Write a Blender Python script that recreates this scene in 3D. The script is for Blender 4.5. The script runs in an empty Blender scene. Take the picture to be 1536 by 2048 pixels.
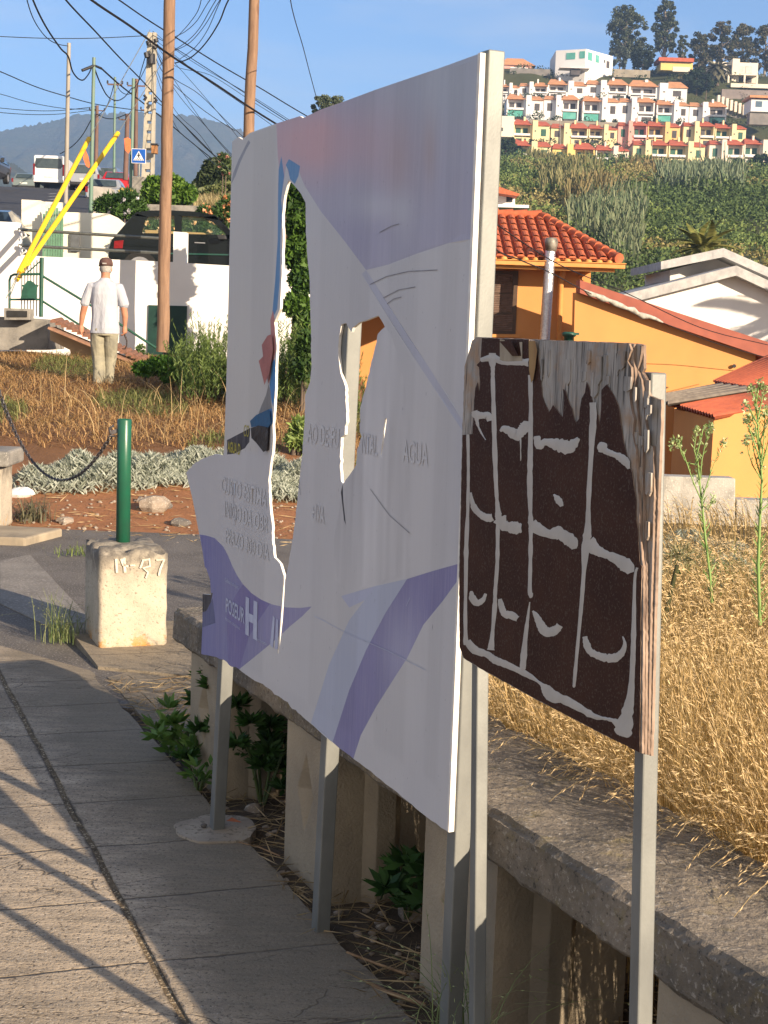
import bpy, bmesh, math, random
import numpy as np
from mathutils import Vector, Matrix, noise
from mathutils.geometry import delaunay_2d_cdt, tessellate_polygon
S = bpy.context.scene
C = S.collection
rad = math.radians
rng = np.random.default_rng(7)
random.seed(11)

# ---------------------------------------------------------------- camera, sky, sun, exposure
FOC, CX, CY = 2958.0, 768.0, 1024.0            # focal length in pixels of the 1536 x 2048 photograph
EYE = np.array([0.0, 0.0, 1.65])
PITCH, ROLL = rad(7.1), rad(2.0)
_R0 = np.array([1.0, 0, 0]); F0 = np.array([0, math.cos(PITCH), -math.sin(PITCH)]); _U0 = np.array([0, math.sin(PITCH), math.cos(PITCH)])
CR = math.cos(ROLL) * _R0 + math.sin(ROLL) * _U0
CU = math.cos(ROLL) * _U0 - math.sin(ROLL) * _R0
cam = bpy.data.cameras.new('camera'); camo = bpy.data.objects.new('camera', cam); C.objects.link(camo)
cam.sensor_fit = 'VERTICAL'; cam.sensor_height = 36.0; cam.lens = FOC / 2048 * 36.0
cam.clip_start = 0.05; cam.clip_end = 12000
camo.matrix_world = Matrix(((CR[0], CU[0], -F0[0], EYE[0]), (CR[1], CU[1], -F0[1], EYE[1]), (CR[2], CU[2], -F0[2], EYE[2]), (0, 0, 0, 1)))
S.camera = camo

SUN_AZ, SUN_EL = rad(43.3), rad(17.5)           # azimuth measured from straight behind the camera towards its right
SUN = Vector((math.sin(SUN_AZ) * math.cos(SUN_EL), -math.cos(SUN_AZ) * math.cos(SUN_EL), math.sin(SUN_EL)))
W = bpy.data.worlds.new('World'); S.world = W; W.use_nodes = True
nt = W.node_tree; nt.nodes.clear()
wo = nt.nodes.new('ShaderNodeOutputWorld'); bg = nt.nodes.new('ShaderNodeBackground'); sky = nt.nodes.new('ShaderNodeTexSky')
sky.sky_type = 'NISHITA'; sky.sun_disc = False; sky.sun_elevation = SUN_EL; sky.sun_rotation = math.atan2(SUN.x, SUN.y)
sky.air_density = 1.0; sky.dust_density = 0.2; sky.ozone_density = 5.0; sky.altitude = 1600
bg.inputs['Strength'].default_value = 0.09
# thin high cloud, laid out by direction in the sky
tc = nt.nodes.new('ShaderNodeTexCoord'); mp = nt.nodes.new('ShaderNodeMapping'); mp.inputs['Scale'].default_value = (3.0, 3.0, 16.0)
nz = nt.nodes.new('ShaderNodeTexNoise'); nz.inputs['Scale'].default_value = 2.2; nz.inputs['Detail'].default_value = 6; nz.inputs['Roughness'].default_value = 0.55
rp = nt.nodes.new('ShaderNodeValToRGB'); rp.color_ramp.elements[0].position = 0.47; rp.color_ramp.elements[1].position = 0.8
rp.color_ramp.elements[1].color = (0.35, 0.35, 0.35, 1)
mx = nt.nodes.new('ShaderNodeMixRGB'); mx.inputs[2].default_value = (4.6, 4.7, 5.2, 1)
L = nt.links
L.new(tc.outputs['Generated'], mp.inputs[0]); L.new(mp.outputs[0], nz.inputs['Vector']); L.new(nz.outputs[0], rp.inputs[0])
sp_ = nt.nodes.new('ShaderNodeSeparateXYZ'); L.new(tc.outputs['Generated'], sp_.inputs[0])   # added unseen warm cloud behind the camera, to lift and warm the shade
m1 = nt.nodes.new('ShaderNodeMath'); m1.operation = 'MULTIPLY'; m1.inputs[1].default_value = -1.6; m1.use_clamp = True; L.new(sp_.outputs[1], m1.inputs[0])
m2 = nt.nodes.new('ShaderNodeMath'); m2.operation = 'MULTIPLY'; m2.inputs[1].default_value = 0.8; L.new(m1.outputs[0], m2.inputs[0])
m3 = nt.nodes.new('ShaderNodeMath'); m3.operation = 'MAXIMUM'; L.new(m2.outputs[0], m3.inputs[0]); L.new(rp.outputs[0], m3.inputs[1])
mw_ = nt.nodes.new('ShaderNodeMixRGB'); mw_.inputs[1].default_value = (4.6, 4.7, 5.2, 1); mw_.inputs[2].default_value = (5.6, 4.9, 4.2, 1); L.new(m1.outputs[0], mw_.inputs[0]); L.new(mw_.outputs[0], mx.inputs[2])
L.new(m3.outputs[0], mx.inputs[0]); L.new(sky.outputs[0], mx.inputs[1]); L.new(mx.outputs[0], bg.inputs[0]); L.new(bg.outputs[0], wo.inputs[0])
sl = bpy.data.lights.new('sun', 'SUN'); slo = bpy.data.objects.new('sun', sl); C.objects.link(slo)
sl.energy = 5.0; sl.angle = rad(0.5); sl.color = (1.0, 0.81, 0.60)
slo.rotation_euler = SUN.to_track_quat('Z', 'Y').to_euler()
S.view_settings.view_transform = 'Standard'; S.view_settings.look = 'None'; S.view_settings.gamma = 1.0
S.view_settings.exposure = 1.08
S.cycles.max_bounces = 6; S.cycles.diffuse_bounces = 3; S.cycles.transparent_max_bounces = 12; S.cycles.volume_bounces = 0
S.cycles.use_denoising = True

# ---------------------------------------------------------------- from a photograph pixel to a point of the place
def ray(x, y): return F0 * FOC + CR * (x - CX) - CU * (y - CY)
def G(x, y, z=0.0):
    d = ray(x, y); return EYE + d * ((z - EYE[2]) / d[2])
def At(x, y, Y):
    d = ray(x, y); return EYE + d * (Y / d[1])
class Plane:                                   # a vertical plane through p (x, y) running along horizontal direction d
    def __init__(s, p, d):
        s.p = np.array([p[0], p[1], 0.0]); d = np.array([d[0], d[1], 0.0]); s.u = d / np.linalg.norm(d)
        s.n = np.array([s.u[1], -s.u[0], 0.0])       # to the right of d
    def uv(s, x, y):
        r = ray(x, y); t = ((s.p - EYE) @ s.n) / (r @ s.n); q = EYE + r * t
        return (float((q - s.p) @ s.u), float(q[2]))
    def w(s, u, v, o=0.0):
        q = s.p + s.u * u + s.n * o; return (q[0], q[1], v)

# ---------------------------------------------------------------- tagging and mesh building
def tag(o, label=None, cat=None, group=None, kind=None):
    if label: o['label'] = label
    if cat: o['category'] = cat
    if group: o['group'] = group
    if kind: o['kind'] = kind
    return o
def thing(name, label, cat, loc=(0, 0, 0), rz=0.0, group=None):
    o = bpy.data.objects.new(name, None); C.objects.link(o); o.empty_display_size = 0.2
    o.location = loc; o.rotation_euler = (0, 0, rz); return tag(o, label, cat, group)
class MB:
    def __init__(s): s.v = []; s.f = []; s.m = []; s.c = []; s.sm = []; s.cur = 0; s.col = (1, 1, 1)
    def add(s, vs, fs, smooth=False):
        b = len(s.v); s.v += [tuple(map(float, q)) for q in vs]; s.c += [s.col] * len(vs)
        for f in fs: s.f.append([i + b for i in f]); s.m.append(s.cur); s.sm.append(smooth)
        return s
    def box(s, x0, x1, y0, y1, z0, z1):
        return s.add([(x0, y0, z0), (x1, y0, z0), (x1, y1, z0), (x0, y1, z0), (x0, y0, z1), (x1, y0, z1), (x1, y1, z1), (x0, y1, z1)],
                     [(3, 2, 1, 0), (4, 5, 6, 7), (0, 1, 5, 4), (1, 2, 6, 5), (2, 3, 7, 6), (3, 0, 4, 7)])
    def hexa(s, q):                             # eight corners, bottom ring then top ring
        return s.add(q, [(3, 2, 1, 0), (4, 5, 6, 7), (0, 1, 5, 4), (1, 2, 6, 5), (2, 3, 7, 6), (3, 0, 4, 7)])
    def prism(s, poly, z0, z1):                 # polygon in x, y; extruded in z
        n = len(poly); a = sum(poly[i][0] * poly[(i + 1) % n][1] - poly[(i + 1) % n][0] * poly[i][1] for i in range(n))
        if a < 0: poly = poly[::-1]
        vs = [(p[0], p[1], z0) for p in poly] + [(p[0], p[1], z1) for p in poly]
        tri = tessellate_polygon([[Vector((p[0], p[1], 0)) for p in poly]])
        fs = [(i, (i + 1) % n, n + (i + 1) % n, n + i) for i in range(n)]
        for t in tri:
            a, b, c = t
            o = (Vector(vs[b]) - Vector(vs[a])).cross(Vector(vs[c]) - Vector(vs[a])).z
            if o < 0: a, c = c, a
            fs.append((n + a, n + b, n + c)); fs.append((c, b, a))
        return s.add(vs, fs)
    def extr(s, poly, org, ux, uz, un, t):      # polygon (a, b) in the plane org + a*ux + b*uz, extruded by t along un
        org, ux, uz, un = map(np.array, (org, ux, uz, un)); n = len(poly)
        vs = [org + ux * a + uz * b for a, b in poly] + [org + ux * a + uz * b + un * t for a, b in poly]
        tri = tessellate_polygon([[Vector((p[0], p[1], 0)) for p in poly]])
        fs = [(i, (i + 1) % n, n + (i + 1) % n, n + i) for i in range(n)]
        for a, b, c in tri: fs.append((a, b, c)); fs.append((n + c, n + b, n + a))
        return s.add(vs, fs)
    def tube(s, pts, r, seg=8, cap=True, smooth=True):
        pts = [Vector(p) for p in pts]; n = len(pts)
        rr = r if isinstance(r, (list, tuple)) else [r] * n
        vs = []; fs = []
        t0 = (pts[1] - pts[0]).normalized(); up = Vector((0, 0, 1)) if abs(t0.z) < 0.9 else Vector((1, 0, 0))
        a = t0.cross(up).normalized()
        for i in range(n):
            t = (pts[min(i + 1, n - 1)] - pts[max(i - 1, 0)]).normalized()
            a = (a - t * a.dot(t)).normalized(); b = t.cross(a)
            for k in range(seg):
                an = 2 * math.pi * k / seg; vs.append(pts[i] + (a * math.cos(an) + b * math.sin(an)) * rr[i])
        for i in range(n - 1):
            for k in range(seg):
                k2 = (k + 1) % seg; fs.append((i * seg + k2, i * seg + k, (i + 1) * seg + k, (i + 1) * seg + k2))
        s.add(vs, fs, smooth)
        if cap:
            s.add(vs[:seg], [tuple(range(seg))]); s.add(vs[-seg:], [tuple(range(seg))[::-1]])
        return s
    def lathe(s, prof, cx, cy, seg=16, smooth=True):   # profile of (radius, z)
        vs = []; fs = []
        for r, z in prof:
            for k in range(seg): an = 2 * math.pi * k / seg; vs.append((cx + r * math.cos(an), cy + r * math.sin(an), z))
        for i in range(len(prof) - 1):
            for k in range(seg): k2 = (k + 1) % seg; fs.append((i * seg + k, i * seg + k2, (i + 1) * seg + k2, (i + 1) * seg + k))
        fs.append(tuple(range(seg))[::-1]); fs.append(tuple(range((len(prof) - 1) * seg, len(prof) * seg)))
        return s.add(vs, fs, smooth)
    def beam(s, p, q, w, h, up=(0, 0, 1)):      # square bar
        p = Vector(p); q = Vector(q); t = (q - p).normalized(); a = t.cross(Vector(up)).normalized(); b = a.cross(t)
        r = []
        for e in (p, q):
            for i, j in ((-1, -1), (1, -1), (1, 1), (-1, 1)): r.append(e + a * (i * w / 2) + b * (j * h / 2))
        return s.hexa(r)
    def ball(s, c, r, seg=10, rings=7):
        rx, ry, rz = r if isinstance(r, (tuple, list)) else (r, r, r); vs = []; fs = []
        for i in range(rings + 1):
            th = math.pi * i / rings
            for k in range(seg):
                an = 2 * math.pi * k / seg; vs.append((c[0] + rx * math.sin(th) * math.cos(an), c[1] + ry * math.sin(th) * math.sin(an), c[2] - rz * math.cos(th)))
        for i in range(rings):
            for k in range(seg): k2 = (k + 1) % seg; fs.append((i * seg + k, i * seg + k2, (i + 1) * seg + k2, (i + 1) * seg + k))
        return s.add(vs, fs, True)
    def build(s, name, mat, parent=None, color=False):
        off = Vector((0, 0, 0))
        if parent is not None:
            q = parent
            while q is not None: off += Vector(q.location); q = q.parent
        me = bpy.data.meshes.new(name)
        me.from_pydata([(x - off.x, y - off.y, z - off.z) for x, y, z in s.v], [], s.f)
        for m in (mat if isinstance(mat, (list, tuple)) else [mat]): me.materials.append(m)
        me.polygons.foreach_set('material_index', s.m); me.polygons.foreach_set('use_smooth', s.sm)
        if color:
            at = me.color_attributes.new('Col', 'FLOAT_COLOR', 'POINT')
            at.data.foreach_set('color', np.c_[np.array(s.c), np.ones(len(s.c))].astype(np.float32).ravel())
        me.update()
        o = bpy.data.objects.new(name, me); C.objects.link(o)
        if parent is not None: o.parent = parent
        return o
def npmesh(name, V, F, mat, parent=None, col=None, smooth=False):
    """fast mesh from arrays; F is (m, k), col one colour per vertex"""
    me = bpy.data.meshes.new(name); V = np.asarray(V, np.float64); F = np.asarray(F, np.int32)
    if parent is not None:
        off = np.zeros(3); q = parent
        while q is not None: off += np.array(q.location); q = q.parent
        V = V - off
    me.vertices.add(len(V)); me.vertices.foreach_set('co', V.astype(np.float32).ravel())
    k = F.shape[1]; me.loops.add(F.size); me.loops.foreach_set('vertex_index', F.ravel())
    me.polygons.add(len(F)); me.polygons.foreach_set('loop_start', np.arange(0, F.size, k, dtype=np.int32))
    me.polygons.foreach_set('loop_total', np.full(len(F), k, np.int32))
    me.update(calc_edges=True)
    me.polygons.foreach_set('use_smooth', np.full(len(F), smooth))
    if col is not None:
        at = me.color_attributes.new('Col', 'FLOAT_COLOR', 'POINT')
        at.data.foreach_set('color', np.c_[col, np.ones(len(col))].astype(np.float32).ravel())
    me.materials.append(mat); me.update()
    o = bpy.data.objects.new(name, me); C.objects.link(o)
    if parent is not None: o.parent = parent
    return o

def split_loose(o):
    """each separate piece of a mesh becomes a part of its own"""
    bm = bmesh.new(); bm.from_mesh(o.data); bm.verts.ensure_lookup_table(); seen = set(); isl = []
    for v in bm.verts:
        if v.index in seen: continue
        st = [v]; cur = set()
        while st:
            q = st.pop()
            if q.index in cur: continue
            cur.add(q.index); st += [e.other_vert(q) for e in q.link_edges]
        seen |= cur; isl.append(cur)
    bm.free()
    if len(isl) < 2: return [o]
    me = o.data; out = []
    for c_ in isl:
        ids = sorted(c_); mp_ = {a: i for i, a in enumerate(ids)}; fs = [[mp_[i] for i in p.vertices] for p in me.polygons if p.vertices[0] in c_]
        n = bpy.data.meshes.new(me.name); n.from_pydata([tuple(me.vertices[i].co) for i in ids], [], fs)
        for m_ in me.materials: n.materials.append(m_)
        n.update(); q = bpy.data.objects.new(o.name.split('.')[0], n); C.objects.link(q); q.parent = o.parent; q.location = o.location; out.append(q)
    bpy.data.objects.remove(o); return out

# ---------------------------------------------------------------- materials
class NT:
    def __init__(s, name):
        s.m = bpy.data.materials.new(name); s.m.use_nodes = True; s.t = s.m.node_tree; s.b = s.t.nodes['Principled BSDF']
        s.b.inputs['Specular IOR Level'].default_value = 0.3
    def n(s, kind, **kw):
        q = s.t.nodes.new('ShaderNode' + kind)
        for k, v in kw.items():
            if hasattr(q, k): setattr(q, k, v)
            else: q.inputs[k.replace('_', ' ')].default_value = v
        return q
    def l(s, a, b):
        s.t.links.new(a, b); return s
    def coord(s, scale=(1, 1, 1), rot=(0, 0, 0), src='Object'):
        t = s.n('TexCoord'); m = s.n('Mapping'); m.inputs['Scale'].default_value = scale; m.inputs['Rotation'].default_value = rot
        s.l(t.outputs[src], m.inputs[0]); return m.outputs[0]
    def noise(s, vec, scale, detail=4, rough=0.55):
        q = s.n('TexNoise'); q.inputs['Scale'].default_value = scale; q.inputs['Detail'].default_value = detail; q.inputs['Roughness'].default_value = rough
        s.l(vec, q.inputs['Vector']); return q.outputs['Fac']
    def ramp(s, fac, stops):
        q = s.n('ValToRGB'); e = q.color_ramp.elements
        while len(e) < len(stops): e.new(0.5)
        for i, (p, c) in enumerate(stops):
            e[i].position = p; e[i].color = (c, c, c, 1) if isinstance(c, (int, float)) else (*c, 1)
        s.l(fac, q.inputs[0]); return q.outputs[0]
    def mix(s, fac, a, b, mode='MIX'):
        q = s.n('MixRGB', blend_type=mode)
        for i, x in ((0, fac), (1, a), (2, b)):
            if isinstance(x, (int, float)): q.inputs[i].default_value = x if i == 0 else (x, x, x, 1)
            elif isinstance(x, tuple): q.inputs[i].default_value = (*x, 1)
            else: s.l(x, q.inputs[i])
        return q.outputs[0]
    def math(s, op, a, b=0.0, clamp=False):
        q = s.n('Math', operation=op, use_clamp=clamp)
        for i, x in ((0, a), (1, b)):
            if isinstance(x, (int, float)): q.inputs[i].default_value = x
            else: s.l(x, q.inputs[i])
        return q.outputs[0]
    def bump(s, h, strength=0.3, dist=0.01):
        q = s.n('Bump'); q.inputs['Strength'].default_value = strength; q.inputs['Distance'].default_value = dist
        s.l(h, q.inputs['Height']); s.l(q.outputs[0], s.b.inputs['Normal']); return s
    def base(s, c):
        if isinstance(c, tuple): s.b.inputs['Base Color'].default_value = (*c, 1)
        else: s.l(c, s.b.inputs['Base Color'])
        return s
    def attr(s): q = s.n('Attribute'); q.attribute_name = 'Col'; return q.outputs['Color']
def pm(name, c, c2=None, scale=6.0, rough=0.7, bump=0.15, metal=0.0, speck=None, stretch=(1, 1, 1), fine=60.0, dist=0.01, spec=0.3, stain=None):
    m = NT(name); v = m.coord(stretch); c2 = c2 or tuple(x * 0.75 for x in c)
    a = m.noise(v, scale, 6); col = m.mix(m.ramp(a, [(0.35, 0.0), (0.65, 1.0)]), c, c2)
    f = m.noise(v, fine, 3)
    if speck: col = m.mix(m.ramp(f, [(0.56, 0.0), (0.64, 1.0)]), col, speck)
    if stain:
        col = m.mix(m.ramp(m.noise(m.coord((1, 1, 0.25)), scale * 0.45, 5, 0.65), [(0.55, 0.0), (0.72, 0.85)]), col, stain)
    m.base(col); m.b.inputs['Roughness'].default_value = rough; m.b.inputs['Metallic'].default_value = metal
    m.b.inputs['Specular IOR Level'].default_value = spec
    if bump: m.bump(m.mix(0.5, a, f), bump, dist)
    return m.m
def leafmat(name, rough=0.55, trans=0.25, spec=0.3):
    m = NT(name); c = m.attr(); m.base(c); m.b.inputs['Roughness'].default_value = rough; m.b.inputs['Specular IOR Level'].default_value = spec
    if trans:
        t = m.n('BsdfTranslucent'); m.l(m.mix(0.35, c, (0.5, 0.6, 0.1), 'SOFT_LIGHT'), t.inputs[0]); x = m.n('MixShader'); x.inputs[0].default_value = trans
        m.l(m.b.outputs[0], x.inputs[1]); m.l(t.outputs[0], x.inputs[2]); m.l(x.outputs[0], m.t.nodes['Material Output'].inputs[0])
    return m.m
LEAF = leafmat('leaf'); GRASS = leafmat('dry_grass', 0.6, 0.3, 0.2); FARLEAF = leafmat('far_leaf', 0.8, 0.1, 0.1)
GALV = pm('galvanised_steel', (0.22, 0.228, 0.215), (0.165, 0.172, 0.165), 12, 0.5, 0.06, 0.3, fine=260, stretch=(1, 1, 0.5))
BARK = pm('bark', (0.16, 0.12, 0.09), (0.09, 0.07, 0.055), 8, 0.9, 0.5, stretch=(1, 1, 0.3))
CONC = pm('weathered_concrete', (0.27, 0.255, 0.225), (0.13, 0.125, 0.115), 5, 0.9, 0.6, speck=(0.33, 0.31, 0.28), fine=90, dist=0.006)
WHITEW = pm('white_wall_paint', (0.78, 0.77, 0.74), (0.70, 0.69, 0.665), 1.2, 0.85, 0.12, fine=30, stain=(0.62, 0.61, 0.58))
# ---------------------------------------------------------------- ground
def sstep(a, b, x): t = np.clip((x - a) / (b - a), 0, 1); return t * t * (3 - 2 * t)
LY = [0, 11.2, 12.0, 13.2, 15, 19.7, 22, 26, 30, 45, 95, 108, 130, 200, 400, 1500, 4000]
LZ = [-0.05, -0.05, 0.02, 0.12, 0.42, 0.74, 0.95, 1.0, 1.5, 4.55, 9.55, 9.7, 5, -10, -40, -60, -60]
RY = [0, 13.3, 13.9, 14.6, 40, 62, 100, 200, 300, 350, 362, 384, 404, 424, 440, 470, 520, 700, 1500, 4000]
RZ = [0.0, 0.0, -0.9, -1.6, -2.5, -2.0, 5.5, 21, 33.5, 39.0, 40, 47.5, 56, 65.5, 76, 82, 82, 60, -60, -60]
def gh(x, y):
    x = np.asarray(x, float); y = np.asarray(y, float)
    t = x / np.maximum(y, 1.0); a = sstep(0.045, -0.045, t)
    a = np.where(y < 12, 0.5, a)
    zl = np.interp(y, LY, LZ); zr = np.interp(y, RY, RZ)
    # the hill falls away to the far left, behind the board
    zr = np.where(y > 80, -5 + (zr + 5) * sstep(-0.13, 0.06, t), zr)
    z = a * zl + (1 - a) * zr
    z = np.where(y > 115, zr, z)
    return z
def ghn(x, y):
    z = gh(x, y); x = np.asarray(x, float); y = np.asarray(y, float)
    far = np.clip((y - 60) / 200, 0, 1)
    n1 = np.sin(x * 1.7 + 1.3 * np.sin(y * 0.9)) * np.sin(y * 2.1 + np.sin(x * 1.1)) * 0.02 * np.clip((y - 11.5) / 3, 0.3, 3)
    n2 = (np.sin(x * 0.21 + y * 0.13) + np.sin(x * 0.11 - y * 0.19) + np.sin(x * .47 + 2) * .4) * 0.7 * far
    return z + n1 + n2
xs = np.unique(np.concatenate([np.arange(-9, 9.01, 0.15), np.arange(-40, 40, 1.0), np.arange(-200, 260, 5.0), np.linspace(-2000, 2000, 50)]))
ys = np.unique(np.concatenate([np.arange(0, 22, 0.15), np.arange(-60, 0, 4), np.arange(22, 62, 1.0), np.arange(62, 600, 5.0), np.linspace(600, 3300, 20)]))
XX, YY = np.meshgrid(xs, ys); ZZ = ghn(XX, YY)
gc = np.zeros(XX.shape + (3,)); gc[:] = (0.075, 0.085, 0.03)
def paintg(mask, c):
    for k in range(3): gc[..., k] = gc[..., k] * (1 - mask) + c[k] * mask
paintg(sstep(60, 40, YY), (0.14, 0.10, 0.055))
paintg(sstep(60, 40, YY) * sstep(11, 12, YY) * sstep(0.6, 0.2, XX), (0.22, 0.11, 0.05))
paintg(sstep(14.6, 13.4, YY + 0.5 * np.sin(XX * 1.7)) * sstep(0.6, 0.2, XX), (0.42, 0.185, 0.08))
paintg(sstep(11.4, 10.9, YY), (0.11, 0.085, 0.06))
paintg(sstep(0.5, 0.9, XX + (YY - 3.2) * 0.47 - 0.2) * sstep(14, 12, YY) * sstep(-0.4, 0.4, XX + 2.2 * (YY < 7)), (0.17, 0.125, 0.06))
hb = np.sin(XX * 0.045 + 1) * np.sin(YY * 0.03) * 0.5 + 0.5
paintg(sstep(62, 120, YY) * sstep(0.55, 0.9, hb) * 0.7, (0.14, 0.11, 0.05))
ny, nx = XX.shape; idx = np.arange(nx * ny).reshape(ny, nx)
GF = np.stack([idx[:-1, :-1], idx[:-1, 1:], idx[1:, 1:], idx[1:, :-1]], -1).reshape(-1, 4)
m = NT('soil_ground'); v = m.coord(); ca = m.attr(); n_ = m.noise(v, 3.0, 8, 0.65); nf = m.noise(v, 38, 5, 0.7)
c_ = m.mix(m.ramp(n_, [(0.3, 0.65), (0.7, 1.35)]), ca, ca, 'MULTIPLY'); c_ = m.mix(1.0, ca, m.ramp(m.mix(0.5, n_, nf), [(0.3, 0.45), (0.7, 1.0)]), 'MULTIPLY')
m.base(m.mix(m.ramp(nf, [(0.66, 0.0), (0.72, 0.6)]), c_, (0.45, 0.36, 0.24))); m.b.inputs['Roughness'].default_value = 0.95; m.bump(m.mix(0.5, n_, nf), 0.8, 0.03)
tag(npmesh('ground', np.c_[XX.ravel(), YY.ravel(), ZZ.ravel()], GF, m.m, None, gc.reshape(-1, 3), True), kind='structure')

# ---------------------------------------------------------------- pavement
PA = rad(21.5); PAX = np.array([-math.sin(PA), math.cos(PA)]); PCX = np.array([math.cos(PA), math.sin(PA)])
def pav(s, t, z=0.0): q = PCX * s + PAX * t; return (q[0], q[1], z)
m = NT('pavement_concrete')
v = m.coord((1, 1, 1), (0, 0, -PA)); sep = m.n('SeparateXYZ'); 
wob = m.noise(v, 2.2, 6, 0.7); wob2 = m.noise(v, 14, 4, 0.7)
m.l(v, sep.inputs[0])
sx, sy = sep.outputs[0], sep.outputs[1]
wy = m.math('ADD', m.math('ADD', sy, m.math('MULTIPLY', m.math('SUBTRACT', wob, 0.5), 0.055)), m.math('ADD', m.math('MULTIPLY', sx, 0.055), m.math('MULTIPLY', m.math('SUBTRACT', wob2, 0.5), 0.014)))
fr = m.math('FRACT', m.math('DIVIDE', m.math('SUBTRACT', wy, 3.65), 0.44))
dt = m.math('ABSOLUTE', m.math('SUBTRACT', fr, 0.5))                # 0.5 on a joint
jt = m.ramp(dt, [(0.484, 0.0), (0.498, 0.9)])
jt = m.mix(1.0, jt, m.ramp(m.noise(v, 4.5, 5, 0.7), [(0.3, 0.35), (0.5, 1.0)]), 'MULTIPLY')
wx = m.math('ADD', sx, m.math('MULTIPLY', m.math('SUBTRACT', wob2, 0.5), 0.03))
lj = m.ramp(m.math('ABSOLUTE', m.math('SUBTRACT', wx, 0.822)), [(0.006, 1.0), (0.016, 0.0)])
# cracks
mp2 = m.n('Mapping'); mp2.inputs['Scale'].default_value = (1.0, 3.2, 1.0)
vv = m.mix(0.12, v, m.n('TexNoise').outputs['Color'], 'ADD'); m.l(vv, mp2.inputs[0])
vo = m.n('TexVoronoi', feature='DISTANCE_TO_EDGE'); vo.inputs['Scale'].default_value = 1.5; 
nzc = m.n('TexNoise'); nzc.inputs['Scale'].default_value = 3.0; nzc.inputs['Detail'].default_value = 6; m.l(v, nzc.inputs['Vector'])
m.l(m.mix(0.5, mp2.outputs[0], nzc.outputs['Color'], 'ADD'), vo.inputs['Vector'])
ck = m.ramp(vo.outputs['Distance'], [(0.002, 0.8), (0.008, 0.0)])
ck = m.mix(1.0, ck, m.ramp(m.noise(v, 1.3, 3), [(0.5, 0.0), (0.58, 1.0)]), 'MULTIPLY')
cn = m.noise(m.coord((0.35, 1.7, 1), (0, 0, -PA)), 2.6, 5, 0.6); wl = m.ramp(m.math('ABSOLUTE', m.math('SUBTRACT', cn, 0.5)), [(0.0, 0.9), (0.0035, 0.0)])
ck = m.mix(1.0, ck, m.mix(1.0, wl, m.ramp(m.noise(v, 1.7, 4), [(0.46, 0.0), (0.55, 1.0)]), 'MULTIPLY'), 'LIGHTEN')
pit = m.noise(v, 75, 3, 0.75); blot = m.noise(v, 1.6, 6, 0.65); vs_ = m.noise(m.coord((1, 5, 1), (0, 0, -PA)), 5, 5, 0.7)
col = m.mix(m.ramp(blot, [(0.35, 0.0), (0.7, 1.0)]), (0.54, 0.44, 0.32), (0.38, 0.31, 0.225))
col = m.mix(m.ramp(vs_, [(0.42, 0.0), (0.60, 0.8)]), col, (0.27, 0.23, 0.18))
col = m.mix(m.ramp(m.noise(v, 0.9, 7, 0.7), [(0.46, 0.0), (0.60, 0.75)]), col, (0.23, 0.185, 0.13))
col = m.mix(m.ramp(pit, [(0.37, 1.0), (0.44, 0.0)]), col, (0.11, 0.09, 0.07))
col = m.mix(m.ramp(m.noise(v, 110, 2, 0.6), [(0.60, 0.0), (0.68, 0.6)]), col, (0.6, 0.54, 0.45))
# darker towards the planting bed
edge = m.math('MULTIPLY', m.ramp(m.math('ADD', sx, m.math('MULTIPLY', m.math('SUBTRACT', blot, 0.5), 0.7)), [(0.80, 0.0), (1.25, 1.0)]), 0.75)
edge.node.inputs[1].default_value = 0.7
col = m.mix(edge, col, (0.17, 0.145, 0.105))
dark = m.mix(1.0, jt, lj, 'LIGHTEN'); dark = m.mix(1.0, dark, ck, 'LIGHTEN')
col = m.mix(dark, col, (0.075, 0.06, 0.045)); m.base(col); m.b.inputs['Roughness'].default_value = 0.92
hgt = m.mix(0.5, pit, m.math('MULTIPLY', vs_, 0.7)); hgt = m.mix(dark, hgt, 0.0)
m.bump(hgt, 0.75, 0.012); PAVE = m.m
b = MB()
def sheet(b, pts, z0, z1): b.prism([(p[0], p[1]) for p in pts], z0, z1)
# two strips of slabs with a real, dirt-filled groove between them, edge crumbling towards the bed
def ragged(s0, t0, t1, amp, n, sgn=1):
    return [pav(s0 + amp * (noise.noise(Vector((t0 + (t1 - t0) * i / n * 1.0, s0 * 3, 0.3)) * 3.0)), t0 + (t1 - t0) * i / n) for i in range(n + 1)]
def edge_line(): return [pav(1.345 - 0.030 * (i * 12.85 / 160 - 3.1) * (1 if i * 12.85 / 160 - 6 > -3 else 1) if False else 1.345 - 0.030 * max(0.0, (-6 + i * 12.85 / 160) - 3.0) + 0.022 * noise.noise(Vector((i * 0.55, 1.3, 0))), -6 + i * 12.85 / 160) for i in range(161)]
sheet(b, ragged(0.832, -6, 7.6, 0.008, 260) + edge_line()[::-1], -0.12, 0.0)
o = tag(b.build('pavement', PAVE), kind='structure')
b = MB(); sheet(b, [pav(-8, -6), pav(-8, 7.75)] + ragged(0.812, -6, 7.6, 0.010, 260)[::-1], -0.12, -0.001)
tag(b.build('pavement', PAVE), kind='structure')
b = MB(); sheet(b, [pav(0.80, -6), pav(0.84, -6), pav(0.84, 7.6), pav(0.80, 7.6)], -0.11, -0.005)
JD = pm('joint_dirt', (0.20, 0.15, 0.09), (0.09, 0.07, 0.045), 20, 0.95, 0.9, speck=(0.55, 0.45, 0.3), fine=120)
tag(b.build('pavement_joint', JD), kind='structure')
b = MB(); sheet(b, [tuple(G(*p)) for p in ((215, 1352), (300, 1330), (420, 1318), (430, 1400), (400, 1490), (345, 1500))], -0.12, -0.006)
tag(b.build('pavement', PAVE), kind='structure')
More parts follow.
